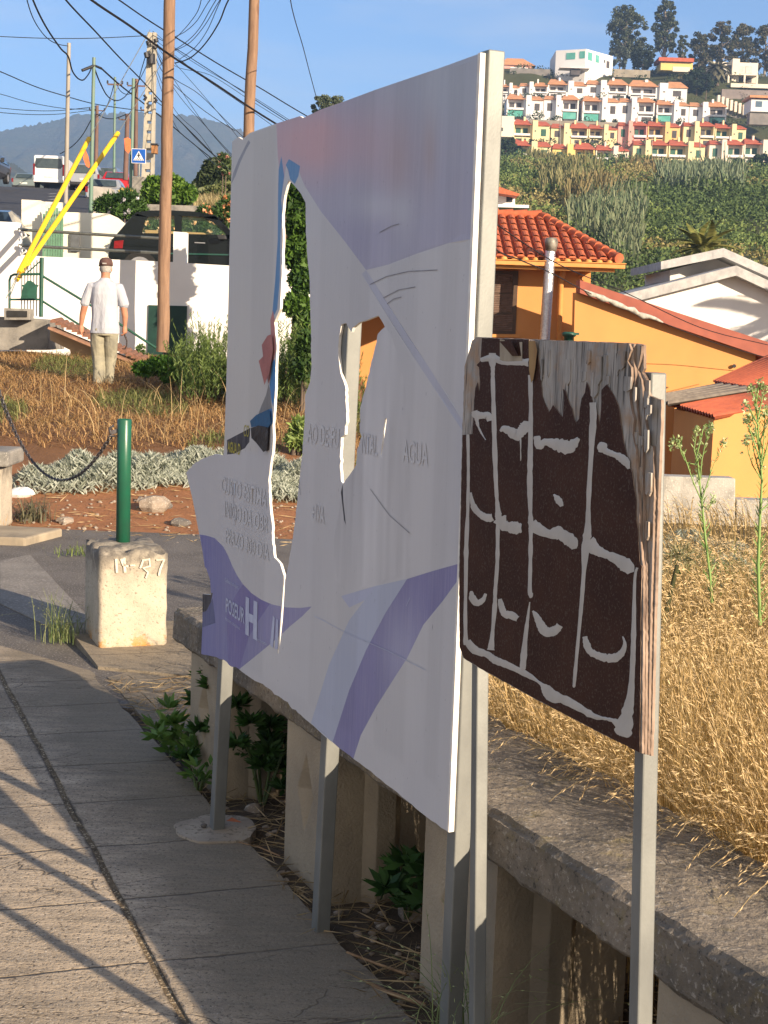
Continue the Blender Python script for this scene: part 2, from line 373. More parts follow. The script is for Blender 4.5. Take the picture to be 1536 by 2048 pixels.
# the raised corner under the concrete block: a wedge that starts flush and lifts at the back
w0, w1, w2, w3 = G(196, 1335), G(128, 1262, 0.0), (-0.15, 8.1, 0), (-0.30, 6.6, 0)
b = MB(); b.hexa([(w0[0], w0[1], -.1), (w3[0], w3[1], -.1), (w2[0], w2[1], -.1), (w1[0], w1[1], -.1), (w0[0], w0[1], 0.006), (w3[0], w3[1], 0.006), (w2[0], w2[1], 0.045), (w1[0], w1[1], 0.045)])
tag(b.build('pavement', PAVE), kind='structure')
ASPH = pm('old_asphalt', (0.15, 0.135, 0.12), (0.10, 0.09, 0.08), 2.5, 0.93, 0.8, speck=(0.26, 0.24, 0.21), fine=90, dist=0.008)
b = MB(); b.cur = 0
pts = [(-9, 6.2), (2.0, 6.2), (1.2, 8.5)] + [(1.0 - i * 0.2, 11.0 + 0.12 * noise.noise(Vector((i * .5, 0, 0))) + (0.5 if i > 10 else 0.05 * i)) for i in range(26)] + [(-9, 11.6)]
b.prism(pts, -0.1, -0.010); tag(b.build('asphalt_path', ASPH), kind='structure')
# a paler strip of cement along the left of the path and a cement patch round the far leg
b = MB(); q = [G(0, 1120)[:2], G(60, 1108)[:2], G(205, 1262)[:2], G(120, 1262)[:2], G(0, 1205)[:2]]
b.prism([tuple(x) for x in q], -0.009, -0.004); tag(b.build('cement_strip', pm('cement_strip', (0.24, 0.22, 0.19), (0.17, 0.155, 0.135), 3, 0.9, 0.5, speck=(0.33, 0.3, 0.27))), kind='structure')
b = MB(); cp = G(425, 1660); pp = []
for i in range(26):
    an = i / 26 * 2 * math.pi; rr = 1 + 0.22 * noise.noise(Vector((math.cos(an), math.sin(an), 2)) * 1.6)
    q = np.array(cp[:2]) + PCX * (0.14 * rr * math.cos(an)) + PAX * (0.13 * rr * math.sin(an)) + PCX * 0.01
    pp.append((q[0], q[1]))
b.prism(pp, -0.03, 0.007); tag(b.build('cement_patch', pm('cement_patch', (0.40, 0.345, 0.27), (0.30, 0.255, 0.20), 9, 0.9, 0.4, speck=(0.2, .17, .13))), kind='structure')

# ---------------------------------------------------------------- concrete bench wall behind the boards
BD = np.array([0.4226, -0.9063]); BN = np.array([-0.9063, -0.4226])       # along (towards camera), and its street side
B0 = np.array([0.260, 3.273])                                         # a point on the slab's upper street edge
def bw(u, o, z): q = B0 + BD * u + BN * o; return (q[0], q[1], z)
bench = thing('concrete_bench', 'long low weathered concrete bench wall with chipped slab on thick legs behind the boards', 'bench wall', (0.29, 3.64, 0))
def roughslab(u0, u1, o0, o1, z0, z1, name, mat, parent, step=0.03, amp=0.006, chips=()):
    """a box surface cut into small faces and roughened, with broken arrises"""
    nu = max(2, int((u1 - u0) / step)); no = max(2, int(abs(o1 - o0) / step)); nz_ = max(2, int((z1 - z0) / step))
    ring = [(o0 + (o1 - o0) * i / no, z1) for i in range(no)] + [(o1, z1 + (z0 - z1) * i / nz_) for i in range(nz_)] + \
           [(o1 + (o0 - o1) * i / no, z0) for i in range(no)] + [(o0, z0 + (z1 - z0) * i / nz_) for i in range(nz_)]
    k = len(ring); V = []; F = []
    for i in range(nu + 1):
        u = u0 + (u1 - u0) * i / nu
        for (o, z) in ring:
            p = Vector((u, o, z)); d = noise.noise(p * 9) * amp + noise.noise(p * 40) * amp * 0.5
            cc = np.array([(o0 + o1) / 2, (z0 + z1) / 2]); dirv = np.array([o, z]) - cc; 
            at_o = abs(abs(o - cc[0]) - abs(o1 - o0) / 2) < 1e-6; at_z = abs(abs(z - cc[1]) - (z1 - z0) / 2) < 1e-6
            oo, zz = o, z
            if at_o: oo += math.copysign(1, o - cc[0]) * d
            if at_z: zz += math.copysign(1, z - cc[1]) * d
            if at_o and at_z:
                bev = 0.008 + 0.012 * max(0, noise.noise(p * 5)) 
                oo -= math.copysign(bev, o - cc[0]); zz -= math.copysign(bev, z - cc[1])
            if z > cc[1]:
                for (cu, cr_, dep) in chips:
                    dd = math.hypot((u - cu) / cr_, (max(0, abs(o - o1)) / 0.07)) 
                    if dd < 1 and abs(z1 - z) < 0.09 and (at_z or at_o):
                        kk = (1 - dd) * dep * (0.7 + 0.9 * noise.noise(p * 60)) * (1 - (z1 - z) / 0.09)
                        zz -= kk * (1 if at_z else 0.3); oo -= math.copysign(kk * (1.0 if at_o else 0.2), o1 - cc[0])
            V.append(bw(u, oo, zz))
    for i in range(nu):
        for j in range(k): j2 = (j + 1) % k; F.append((i * k + j, (i + 1) * k + j, (i + 1) * k + j2, i * k + j2))
    b = MB(); b.add(V, F, False); b.add([V[j] for j in range(k)], [tuple(range(k))]); b.add([V[nu * k + j] for j in range(k)], [tuple(range(k))[::-1]])
    return b.build(name, mat, parent)
m = NT('bench_concrete'); v = m.coord(); a = m.noise(v, 4.5, 8, 0.7); f = m.noise(v, 70, 4, 0.7); g2 = m.noise(v, 1.4, 4)
col = m.mix(m.ramp(a, [(0.35, 0.0), (0.62, 1.0)]), (0.26, 0.22, 0.17), (0.125, 0.11, 0.088)); 
col = m.mix(m.ramp(m.noise(v, 11, 5, .7), [(0.55, 0.0), (0.68, 0.55)]), col, (0.22, 0.18, 0.07))
col = m.mix(m.ramp(f, [(0.58, 0.0), (0.64, 0.8)]), col, (0.36, 0.33, 0.28)); col = m.mix(m.ramp(f, [(0.33, 0.85), (0.42, 0.0)]), col, (0.045, 0.042, 0.038))
m.base(col); m.b.inputs['Roughness'].default_value = 0.95; m.bump(m.mix(0.6, a, f), 0.9, 0.014); BCON = m.m
BCON2 = pm('bench_leg_concrete', (0.37, 0.31, 0.22), (0.25, 0.21, 0.155), 4, 0.92, 0.7, fine=110, stain=(0.11, 0.1, 0.08))
sl_ = roughslab(-2.47, 2.6, 0.0, -0.42, 0.44, 0.57, 'slab', BCON, bench, 0.016, 0.007, [(0.42, .13, .045), (0.2, .06, .02), (1.05, .09, .03), (1.45, .16, .03), (1.9, .12, .05), (-.6, .08, .02), (-1.5, .1, .03), (.75, .05, .02), (-2.6, .15, .03)])
def flipn(o):
    bm = bmesh.new(); bm.from_mesh(o.data); bmesh.ops.recalc_face_normals(bm, faces=bm.faces); bm.to_mesh(o.data); bm.free(); return o
flipn(sl_)
def bevel(o, w=0.008, seg=2):
    md = o.modifiers.new('bevel', 'BEVEL'); md.width = w; md.segments = seg; md.limit_method = 'ANGLE'; return o
def pier(u, parent, diamond=True):
    """a leg of the bench: faces the street with a recessed diamond, runs back under the slab"""
    w = 0.37; b = MB(); z0, z1 = -0.14, 0.439
    o0 = -0.02; o1 = -0.39; uc = u + 0.16; zc = 0.25; dw, dh, dep = 0.065, 0.125, 0.045
    fr = [bw(u, o0, z0), bw(u + w, o0, z0), bw(u + w, o0, z1), bw(u, o0, z1)]
    di = [bw(uc, o0, zc - dh), bw(uc + dw, o0, zc), bw(uc, o0, zc + dh), bw(uc - dw, o0, zc)]
    dc = [bw(uc, o0 - dep, zc)]
    b.add(fr + di + dc, [(0, 1, 5, 4), (1, 2, 6, 5), (2, 3, 7, 6), (3, 0, 4, 7), (4, 5, 8), (5, 6, 8), (6, 7, 8), (7, 4, 8)])
    bk = [bw(u, o1, z0), bw(u + w, o1, z0), bw(u + w, o1, z1), bw(u, o1, z1)]
    b.add(fr + bk, [(0, 4, 5, 1), (1, 5, 6, 2), (2, 6, 7, 3), (3, 7, 4, 0), (4, 7, 6, 5)])
    # a rounded pilaster on its near flank
    b.add([bw(u + w, o0 - 0.10, z0), bw(u + w + 0.03, o0 - 0.13, z0), bw(u + w + 0.03, o0 - 0.19, z0), bw(u + w, o0 - 0.22, z0),
           bw(u + w, o0 - 0.10, z1), bw(u + w + 0.03, o0 - 0.13, z1), bw(u + w + 0.03, o0 - 0.19, z1), bw(u + w, o0 - 0.22, z1)], [(0, 1, 5, 4), (1, 2, 6, 5), (2, 3, 7, 6)])
    return bevel(flipn(b.build('leg', BCON2, parent)), 0.006)
for u in (-2.30, -1.31, -0.345, 0.655, 1.64): pier(u, bench)

# ---------------------------------------------------------------- block with bollard, chain, block on the left
CB = pm('block_concrete', (0.52, 0.46, 0.36), (0.43, 0.38, 0.30), 5, 0.92, 0.7, speck=(0.62, 0.57, 0.47), fine=60, dist=0.006)
m = NT('block_concrete'); v = m.coord(); a = m.noise(v, 6, 6, 0.65); f = m.noise(v, 70, 4, 0.7); sep = m.n('SeparateXYZ'); m.l(v, sep.inputs[0])
col = m.mix(m.ramp(a, [(0.35, 0.0), (0.7, 1.0)]), (0.50, 0.44, 0.34), (0.38, 0.34, 0.27)); col = m.mix(m.ramp(f, [(0.34, 0.8), (0.42, 0.0)]), col, (0.16, 0.14, 0.11))
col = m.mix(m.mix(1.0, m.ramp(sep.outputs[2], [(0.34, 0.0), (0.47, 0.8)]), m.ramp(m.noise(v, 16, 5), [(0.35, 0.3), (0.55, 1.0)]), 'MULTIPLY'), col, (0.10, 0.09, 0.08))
rust = m.mix(1.0, m.ramp(m.noise(v, 14, 5, .7), [(0.5, 0.0), (0.6, 1.0)]), m.ramp(sep.outputs[2], [(0.02, 1.0), (0.13, 0.0)]), 'MULTIPLY')
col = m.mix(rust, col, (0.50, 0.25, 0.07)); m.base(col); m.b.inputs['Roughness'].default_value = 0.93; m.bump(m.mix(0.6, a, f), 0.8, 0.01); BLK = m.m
def rough_block(name, label, x0, x1, y0, y1, z0, z1, mat, rz, seed, amp=0.006, topamp=0.02, root=None):
    bm = bmesh.new(); n = 16
    bmesh.ops.create_cube(bm, size=1); bmesh.ops.subdivide_edges(bm, edges=bm.edges, cuts=n, use_grid_fill=True)
    for vv_ in bm.verts:
        p = vv_.co.copy(); s_ = sum(1 for c in p if abs(abs(c) - 0.5) < 1e-5)
        q = Vector((p.x * (x1 - x0), p.y * (y1 - y0), p.z * (z1 - z0)))
        d = noise.noise(q * 14 + Vector((seed, 0, 0))) * amp + noise.noise(q * 45 + Vector((seed, 0, 0))) * amp * 0.5
        nrm = Vector((math.copysign(1, p.x) if abs(abs(p.x) - .5) < 1e-5 else 0, math.copysign(1, p.y) if abs(abs(p.y) - .5) < 1e-5 else 0, math.copysign(1, p.z) if abs(abs(p.z) - .5) < 1e-5 else 0))
        q += nrm * d
        if s_ >= 2: q -= nrm * (0.008 + 0.01 * max(0, noise.noise(q * 9 + Vector((seed, 3, 0)))))
        if p.z > 0.499: q.z -= max(0, noise.noise(q * 11 + Vector((seed, 9, 1)))) * topamp
        vv_.co = q + Vector((0, 0, (z0 + z1) / 2))
    me = bpy.data.meshes.new(name); bm.to_mesh(me); bm.free(); me.materials.append(mat)
    for p in me.polygons: p.use_smooth = True
    o = bpy.data.objects.new(name, me); C.objects.link(o); o.location = ((x0 + x1) / 2, (y0 + y1) / 2, 0); o.rotation_euler = (0, 0, rz)
    return o
bl0, bl1 = G(196, 1297, 0.02), G(334, 1291, 0.02)
bc = (bl0 + bl1) / 2; yaw = math.atan2(bl1[1] - bl0[1], bl1[0] - bl0[0]); wd = np.linalg.norm((bl1 - bl0)[:2])
bu = np.array([math.cos(yaw), math.sin(yaw)]); bv = np.array([-bu[1], bu[0]])
yaw_b = yaw; ctr = bc[:2] + bv * 0.21
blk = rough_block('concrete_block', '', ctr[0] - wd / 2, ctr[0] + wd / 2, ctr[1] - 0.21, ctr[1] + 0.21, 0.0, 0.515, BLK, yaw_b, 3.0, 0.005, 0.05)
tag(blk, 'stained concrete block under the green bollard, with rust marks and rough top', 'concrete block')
# crossed-out lettering, scratched in white on its face, and a grey smudge
FONT = None
def text_mesh(txt, size, place, name, mat, parent=None, thick=0.0, sx=1.0, bold=0.0, align='LEFT', spacing=1.0):
    cu = bpy.data.curves.new('t', 'FONT'); cu.body = txt; cu.size = size; cu.align_x = align; cu.offset = bold; cu.resolution_u = 3; cu.space_character = spacing
    to = bpy.data.objects.new('t', cu); C.objects.link(to); dg = bpy.context.evaluated_depsgraph_get()
    me = bpy.data.meshes.new_from_object(to.evaluated_get(dg)); bpy.data.objects.remove(to); bpy.data.curves.remove(cu)
    off = Vector((0, 0, 0)); q = parent
    while q is not None: off += Vector(q.location); q = q.parent
    for vv_ in me.vertices: vv_.co = Vector(place(vv_.co.x * sx, vv_.co.y)) - off
    me.materials.clear(); me.materials.append(mat); me.name = name; o = bpy.data.objects.new(name, me); C.objects.link(o)
    if parent is not None: o.parent = parent
    return o
CHALK = pm('faded_white_paint', (0.62, 0.58, 0.50), (0.44, 0.39, 0.31), 55, 0.9, 0.1)
def on_block(a, z, o=0.004): q = bc[:2] + bu * a - bv * o; return (q[0], q[1], z)
def ribbon(b, pts, place):                        # strokes: list of (a, z, width)
    P = [Vector((p[0], p[1])) for p in pts]; n = len(P); A = []; B = []
    for i in range(n):
        t = (P[min(i + 1, n - 1)] - P[max(i - 1, 0)]).normalized(); nn = Vector((-t.y, t.x)) * pts[i][2] / 2
        A.append(P[i] + nn); B.append(P[i] - nn)
    b.add([place(q.x, q.y) for q in A] + [place(q.x, q.y) for q in B], [(i, i + 1, n + i + 1, n + i) for i in range(n - 1)])
b = MB()
for st in ([(-.09, .47, .012), (-.085, .40, .012)], [(-.065, .47, .014), (-.055, .44, .012), (-.03, .43, .01)], [(-.05, .475, .012), (-.045, .40, .014)],
           [(-.02, .435, .008), (.005, .435, .008)], [(.03, .42, .01), (.045, .46, .012), (.075, .465, .012), (.08, .43, .01), (.045, .42, .012), (.07, .40, .01), (.06, .37, .01)],
           [(.11, .46, .01), (.15, .46, .012), (.13, .41, .012), (.125, .38, .01)]):
    ribbon(b, st, lambda a, z: on_block(a, z, 0.0085))
o = b.build('painted_mark', CHALK); mw = blk.matrix_world
def reparent(o, p):                              # mesh given in world space under an object that may be turned
    bpy.context.view_layer.update(); o.data.transform(p.matrix_world.inverted()); o.parent = p
reparent(o, blk)
GREEN = pm('green_enamel', (0.012, 0.10, 0.055), (0.016, 0.085, 0.05), 12, 0.33, 0.03, fine=90, spec=0.5)
t0 = At(250, 838, 7.52); bb = At(246, 1085, 7.52); b = MB(); r_ = 0.036
bx, by = float(bb[0]), float(bb[1]); zt = float(t0[2])
b.lathe([(r_, 0.44), (r_, zt - 0.006), (r_ - 0.004, zt), (r_ - 0.007, zt), (r_ - 0.007, zt - 0.01)], bx, by, 28)
boll = tag(b.build('bollard', GREEN), 'round green steel bollard set in the top of the concrete block', 'bollard')
b = MB(); b.beam((bx - 0.035, by, zt - 0.06), (bx - 0.07, by - 0.005, zt - 0.075), 0.02, 0.02); b.tube([(bx - 0.055, by - 0.003, zt - 0.035), (bx - 0.075, by, zt - 0.05), (bx - 0.07, by, zt - 0.09), (bx - 0.045, by, zt - 0.09)], 0.006, 6)
CHAIN = pm('dark_chain_steel', (0.16, 0.15, 0.15), (0.09, 0.08, 0.08), 60, 0.45, 0.1, 0.7)
b.build('chain_hook', CHAIN, boll)
# chain of links hanging from the bollard to the block further left
def chain(p0, p1, sag, name, label, n=74):
    p0 = Vector(p0); p1 = Vector(p1); b = MB(); pts = [p0.lerp(p1, i / n) - Vector((0, 0, sag * 4 * (i / n) * (1 - i / n))) for i in range(n + 1)]
    for i in range(n):
        c_ = (pts[i] + pts[i + 1]) / 2; t = (pts[i + 1] - pts[i]).normalized(); a = t.cross(Vector((0, 0, 1))).normalized(); d = a.cross(t)
        if i % 2: a, d = d, -a
        l = (pts[i + 1] - pts[i]).length * 0.78; ring = []
        for k in range(9):
            an = 2 * math.pi * k / 8; ring.append(c_ + t * math.cos(an) * l + a * math.sin(an) * l * 0.55)
        b.tube(ring, l * 0.2, 5, False)
    return tag(b.build(name, CHAIN), label, 'chain')
chain((bx - 0.07, by, zt - 0.09), At(-22, 720, 8.6), 0.43, 'chain', 'grey steel chain sagging from the bollard to the left edge', 84)
lb0 = At(-20, 985, 11.3); b_ = rough_block('concrete_block', '', lb0[0] - 0.5, lb0[0] + 0.10, 11.2, 11.6, 0.0, 0.5, BLK, 0.0, 8.0, 0.006, 0.03)
tag(b_, 'concrete block cut off by the left edge, behind the chain', 'concrete block')
b = MB(); bq = At(12, 850, 11.2); b.box(lb0[0] - 0.5, bq[0] + 0.03, 11.15, 11.65, 0.5, 0.62); bevel(tag(b.build('cap', CONC, b_), None), 0.02)
b = MB(); e0 = G(0, 1062); b.prism([(-5, 10.6), (e0[0] + 0.35, 10.6), (e0[0] + 0.5, 11.15), (-5, 11.4)], -0.05, 0.05); bevel(tag(b.build('kerb', BCON2), kind='structure'), 0.015)
# ---------------------------------------------------------------- sheets cut to a traced outline
def pip(poly, x, y):
    c = False; n = len(poly); j = n - 1
    for i in range(n):
        xi, yi = poly[i]; xj, yj = poly[j]
        if (yi > y) != (yj > y) and x < (xj - xi) * (y - yi) / (yj - yi) + xi: c = not c
        j = i
    return c
def jag(poly, amp, step, seed=0.0, closed=True):  # roughens an outline given in pixels
    out = []
    for i in range(len(poly) if closed else len(poly) - 1):
        a = Vector(poly[i]); b = Vector(poly[(i + 1) % len(poly)]); n = max(1, int((b - a).length / step)); t = (b - a).normalized(); nn = Vector((-t.y, t.x))
        for k in range(n):
            p = a.lerp(b, k / n); q = p + nn * (noise.noise(Vector((p.x, p.y, seed)) * 0.11) + 0.7 * noise.noise(Vector((p.x, p.y, seed + 5)) * 0.33)) * amp * (0 if k == 0 else 1)
            out.append((q.x, q.y))
    return out
def cut_sheet(name, plane, outline, holes, regions, grid, thick, matf, matb, parent=None, colf=None, bend=None, off=0.0, keep=None):
    """outline, holes, region polygons in pixels; front face at offset off, body going back by thick"""
    loops = [outline] + holes + [r[0] for r in regions]; pts = []; edges = []
    for lp in loops:
        b0 = len(pts); pts += [Vector(plane.uv(*p)) for p in lp]; edges += [(b0 + i, b0 + (i + 1) % len(lp)) for i in range(len(lp))]
    O = [plane.uv(*p) for p in outline]; H = [[plane.uv(*p) for p in h] for h in holes]; RG = [([plane.uv(*p) for p in r[0]], r[1]) for r in regions]
    us = [p[0] for p in O]; vs = [p[1] for p in O]
    if grid:
        u = min(us) + grid / 2
        while u < max(us):
            v = min(vs) + grid / 2
            while v < max(vs):
                pts.append(Vector((u, v))); v += grid
            u += grid
    V, E_, Fc, _, _, _ = delaunay_2d_cdt(pts, edges, [], 0, 1e-6)
    kept = []; reg = []
    for f in Fc:
        cx = sum(V[i].x for i in f) / 3; cy = sum(V[i].y for i in f) / 3
        if not pip(O, cx, cy) or any(pip(h, cx, cy) for h in H): continue
        k = 0
        for R, key in RG:
            if pip(R, cx, cy): k = key
        if keep is not None and k not in keep: continue
        a, b, c = f
        if (V[b] - V[a]).x * (V[c] - V[a]).y - (V[b] - V[a]).y * (V[c] - V[a]).x < 0: f = (a, c, b)
        kept.append(tuple(f)); reg.append(k)
    used = sorted({i for f in kept for i in f}); mp_ = {i: n for n, i in enumerate(used)}; n = len(used)
    def off_at(u, v): return off + (bend(u, v) if bend else 0.0)
    vf = [plane.w(V[i].x, V[i].y, off_at(V[i].x, V[i].y)) for i in used]; vb = [plane.w(V[i].x, V[i].y, off_at(V[i].x, V[i].y) - thick) for i in used]
    faces = [tuple(mp_[i] for i in f) for f in kept]; ec = {}
    for f in faces:
        for i in range(3):
            e = (f[i], f[(i + 1) % 3]); ec[tuple(sorted(e))] = ec.get(tuple(sorted(e)), 0) + 1
    sides = [(f[(i + 1) % 3], f[i], f[i] + n, f[(i + 1) % 3] + n) for f in faces for i in range(3) if ec[tuple(sorted((f[i], f[(i + 1) % 3])))] == 1]
    back = [(f[0] + n, f[2] + n, f[1] + n) for f in faces]
    me = bpy.data.meshes.new(name); off3 = np.zeros(3); q = parent
    while q is not None: off3 += np.array(q.location); q = q.parent
    me.from_pydata([tuple(np.array(p) - off3) for p in vf + vb], [], faces + sides + back)
    mats = list(matf) if isinstance(matf, (list, tuple)) else [matf]; nm = len(mats)
    for m_ in mats + [matb]: me.materials.append(m_)
    nf = len(faces); mi = [(r if nm > 1 else 0) for r in reg] + [nm] * (len(sides) + len(back))
    me.polygons.foreach_set('material_index', mi)
    if colf:
        at = me.color_attributes.new('Col', 'FLOAT_COLOR', 'CORNER'); data = np.ones((len(me.loops), 4), np.float32); cache = {}
        for fi in range(nf):
            for li in me.polygons[fi].loop_indices:
                vi = me.loops[li].vertex_index; key = (reg[fi], vi)
                if key not in cache: cache[key] = colf(reg[fi], V[used[vi]].x, V[used[vi]].y)
                data[li, :3] = cache[key]
        at.data.foreach_set('color', data.ravel())
    me.update(); o = bpy.data.objects.new(name, me); C.objects.link(o)
    if parent is not None: o.parent = parent
    return o
def proj(P):
    v = np.array(P) - EYE; c = v @ F0; return CX + FOC * (v @ CR) / c, CY - FOC * (v @ CU) / c

# ---------------------------------------------------------------- the torn information board
BP = Plane((0.170, 3.20), (0.437, -0.8995))       # front face; u grows towards the camera
board = thing('information_board', 'large torn pale information board with holes and purple print on galvanised posts', 'information board', (-0.15, 3.9, 0))
OUT = [(463, 283), (476, 274), (484, 279), (500, 266), (552, 247), (598, 232), (604, 236), (640, 219), (690, 202), (750, 180), (820, 156), (880, 136), (957, 108),
       (949, 310), (941, 510), (934, 680), (927, 860), (919, 1060), (911, 1260), (903, 1460), (895, 1662)] + \
      jag([(895, 1662), (840, 1625), (760, 1560), (700, 1510), (640, 1462), (600, 1430)], 2, 12, 0, False)[1:] + jag([(600, 1430), (560, 1396), (520, 1365), (480, 1338), (458, 1330), (430, 1314), (400, 1308)], 4, 7, 0, False) + \
      [(400, 1308), (402, 1250), (403, 1188), (420, 1190), (418, 1160), (411, 1138), (408, 1134), (404, 1100), (398, 1068), (385, 1000)] + \
      jag([(371, 945), (385, 930), (405, 918), (425, 911), (437, 909), (448, 911)], 2.2, 5, 0, False) + [(448, 910), (450, 880), (455, 700), (459, 480)]
H1 = [(577, 360), (590, 372), (603, 388), (612, 405), (614, 470), (617, 510), (622, 560), (624, 640), (625, 735), (622, 765), (613, 790), (612, 830), (607, 900), (600, 960), (592, 1030), (583, 1090), (573, 1144), (569, 1160),
      (564, 1240), (556, 1308), (554, 1307), (560, 1230), (566, 1150), (560, 1128), (549, 1115), (545, 1080), (545, 1050), (541, 1020), (539, 990), (537, 960), (540, 930), (545, 900), (546, 880), (545, 850), (548, 820),
      (551, 770), (553, 720), (555, 690), (551, 665), (549, 645), (556, 630), (562, 618), (565, 560), (567, 480), (565, 430), (568, 400), (571, 380)]
H1 = jag(H1[:17], 0.9, 9, 1, False) + H1[17:22] + jag(H1[22:], 0.8, 7, 2, False)
H2 = jag([(680, 648), (690, 646), (692, 652), (700, 664), (703, 655), (716, 645), (738, 638), (757, 631), (764, 641), (771, 654), (756, 668), (751, 692), (741, 731), (731, 774), (719, 813), (718, 863), (722, 873), (713, 899), (711, 930),
      (700, 947), (690, 960), (684, 969), (681, 961), (678, 914), (680, 875), (687, 869), (690, 836), (687, 772), (678, 746), (674, 703), (675, 680)], 1.6, 7)
CR1 = [(768, 862), (772, 838), (776, 836), (775, 845), (770, 880), (765, 912), (763, 910), (767, 880)]
PT = [(552, 247), (598, 232), (690, 202), (820, 156), (960, 106), (951, 300), (942, 478), (897, 486), (836, 507), (778, 529), (731, 540), (690, 485), (643, 424), (609, 370), (592, 329), (588, 365), (578, 352), (572, 330), (568, 360), (562, 400), (556, 380), (557, 330), (555, 312)]
BAND = [(731, 540), (745, 560), (860, 735), (930, 850), (929, 868), (850, 745), (722, 548)]
SWD = [(919, 1127), (868, 1141), (813, 1158), (770, 1225), (732, 1300), (700, 1380), (668, 1484), (707, 1520), (722, 1470), (750, 1415), (790, 1350), (811, 1318), (845, 1250), (884, 1203), (918, 1157)]
SWM = [(813, 1158), (751, 1172), (700, 1240), (660, 1330), (622, 1446), (668, 1484), (700, 1380), (732, 1300), (770, 1225)]
SWL = [(751, 1172), (684, 1192), (700, 1215), (730, 1200)]
PB = [(399, 1069), (412, 1071), (428, 1076), (446, 1093), (456, 1110), (465, 1130), (476, 1150), (489, 1168), (506, 1186), (524, 1199), (545, 1209), (571, 1215), (600, 1216), (624, 1213), (602, 1234), (579, 1252), (544, 1285), (510, 1315), (481, 1338), (455, 1336), (425, 1316), (396, 1312), (398, 1250), (400, 1188), (408, 1134)]
PB2 = [(489, 1168), (506, 1186), (524, 1199), (540, 1208), (520, 1240), (500, 1275), (481, 1338), (455, 1336), (452, 1230), (470, 1195)]
CORN = [(400, 1184), (424, 1186), (420, 1204), (410, 1222), (400, 1226)]
CORN2 = [(410, 1222), (424, 1196), (430, 1246), (400, 1256), (400, 1226)]
BLUE = [(562, 312), (568, 352), (562, 400), (565, 420), (562, 470), (561, 560), (556, 618), (549, 630), (546, 655), (543, 640), (551, 560), (556, 480), (556, 400), (557, 340)]
BLUE2 = [(571, 330), (577, 318), (600, 332), (597, 352), (590, 368), (580, 358), (576, 340)]
RED = [(546, 620), (550, 640), (551, 668), (553, 700), (549, 717), (543, 745), (536, 768), (530, 745), (526, 722), (534, 715), (532, 690), (541, 670), (540, 640)]
BLU3 = [(549, 717), (553, 730), (551, 770), (546, 815), (542, 800), (538, 770), (541, 745), (544, 725)]
GREY = [(536, 768), (540, 780), (543, 816), (520, 828), (512, 836), (520, 812), (530, 790)]
BLU4 = [(543, 816), (545, 845), (540, 853), (525, 850), (512, 855), (509, 840), (520, 828)]
BLK_ = [(512, 855), (525, 850), (540, 853), (538, 900), (532, 903), (522, 885), (513, 875)]
DARK = jag([(455, 880), (470, 872), (485, 864), (499, 856), (498, 884), (490, 896), (470, 907), (455, 909)], 0.8, 6)
CRK2 = [(684, 968), (686, 1000), (692, 1050), (688, 1040), (683, 1000), (681, 985)]
TEAR = [(461, 370), (466, 345), (476, 320), (490, 293), (497, 280), (501, 285), (492, 300), (480, 325), (470, 352)]
PEEL = jag([(772, 656), (785, 672), (800, 715), (812, 770), (822, 850), (823, 900), (819, 1000), (818, 1100), (813, 1160), (700, 1188), (672, 1160), (668, 1080), (684, 990), (700, 950), (715, 900), (720, 820), (742, 731), (757, 675)], 2.0, 9)
rg = [(PEEL, 15), (PT, 1), (BAND, 2), (SWL, 3), (SWM, 4), (SWD, 5), (PB, 6), (PB2, 7), (CORN2, 8), (CORN, 9), (BLUE, 10), (BLUE2, 10), (RED, 11), (BLU3, 12), (GREY, 13), (BLU4, 12), (BLK_, 9), (DARK, 9), (CRK2, 9), (TEAR, 14)]
def lerp3(a, b, t): t = max(0.0, min(1.0, t)); return tuple(x + (y - x) * t for x, y in zip(a, b))
def gau(x, y, cx, cy, sx, sy): return math.exp(-((x - cx) / sx) ** 2 - ((y - cy) / sy) ** 2)
SEAM = [BP.uv(x_, 600)[0] for x_ in (500, 543, 640, 693, 740, 778, 836, 880, 915)]
def bcol(k, u, v):
    c = bcol0(k, u, v); j = sum(1 for s_ in SEAM if u > s_); f = (1.0, .95, 1.03, .97, .93, 1.02, .95, 1.01, .94, 1.0)[j] if v > .62 else 1.0
    return tuple(q * f for q in c)
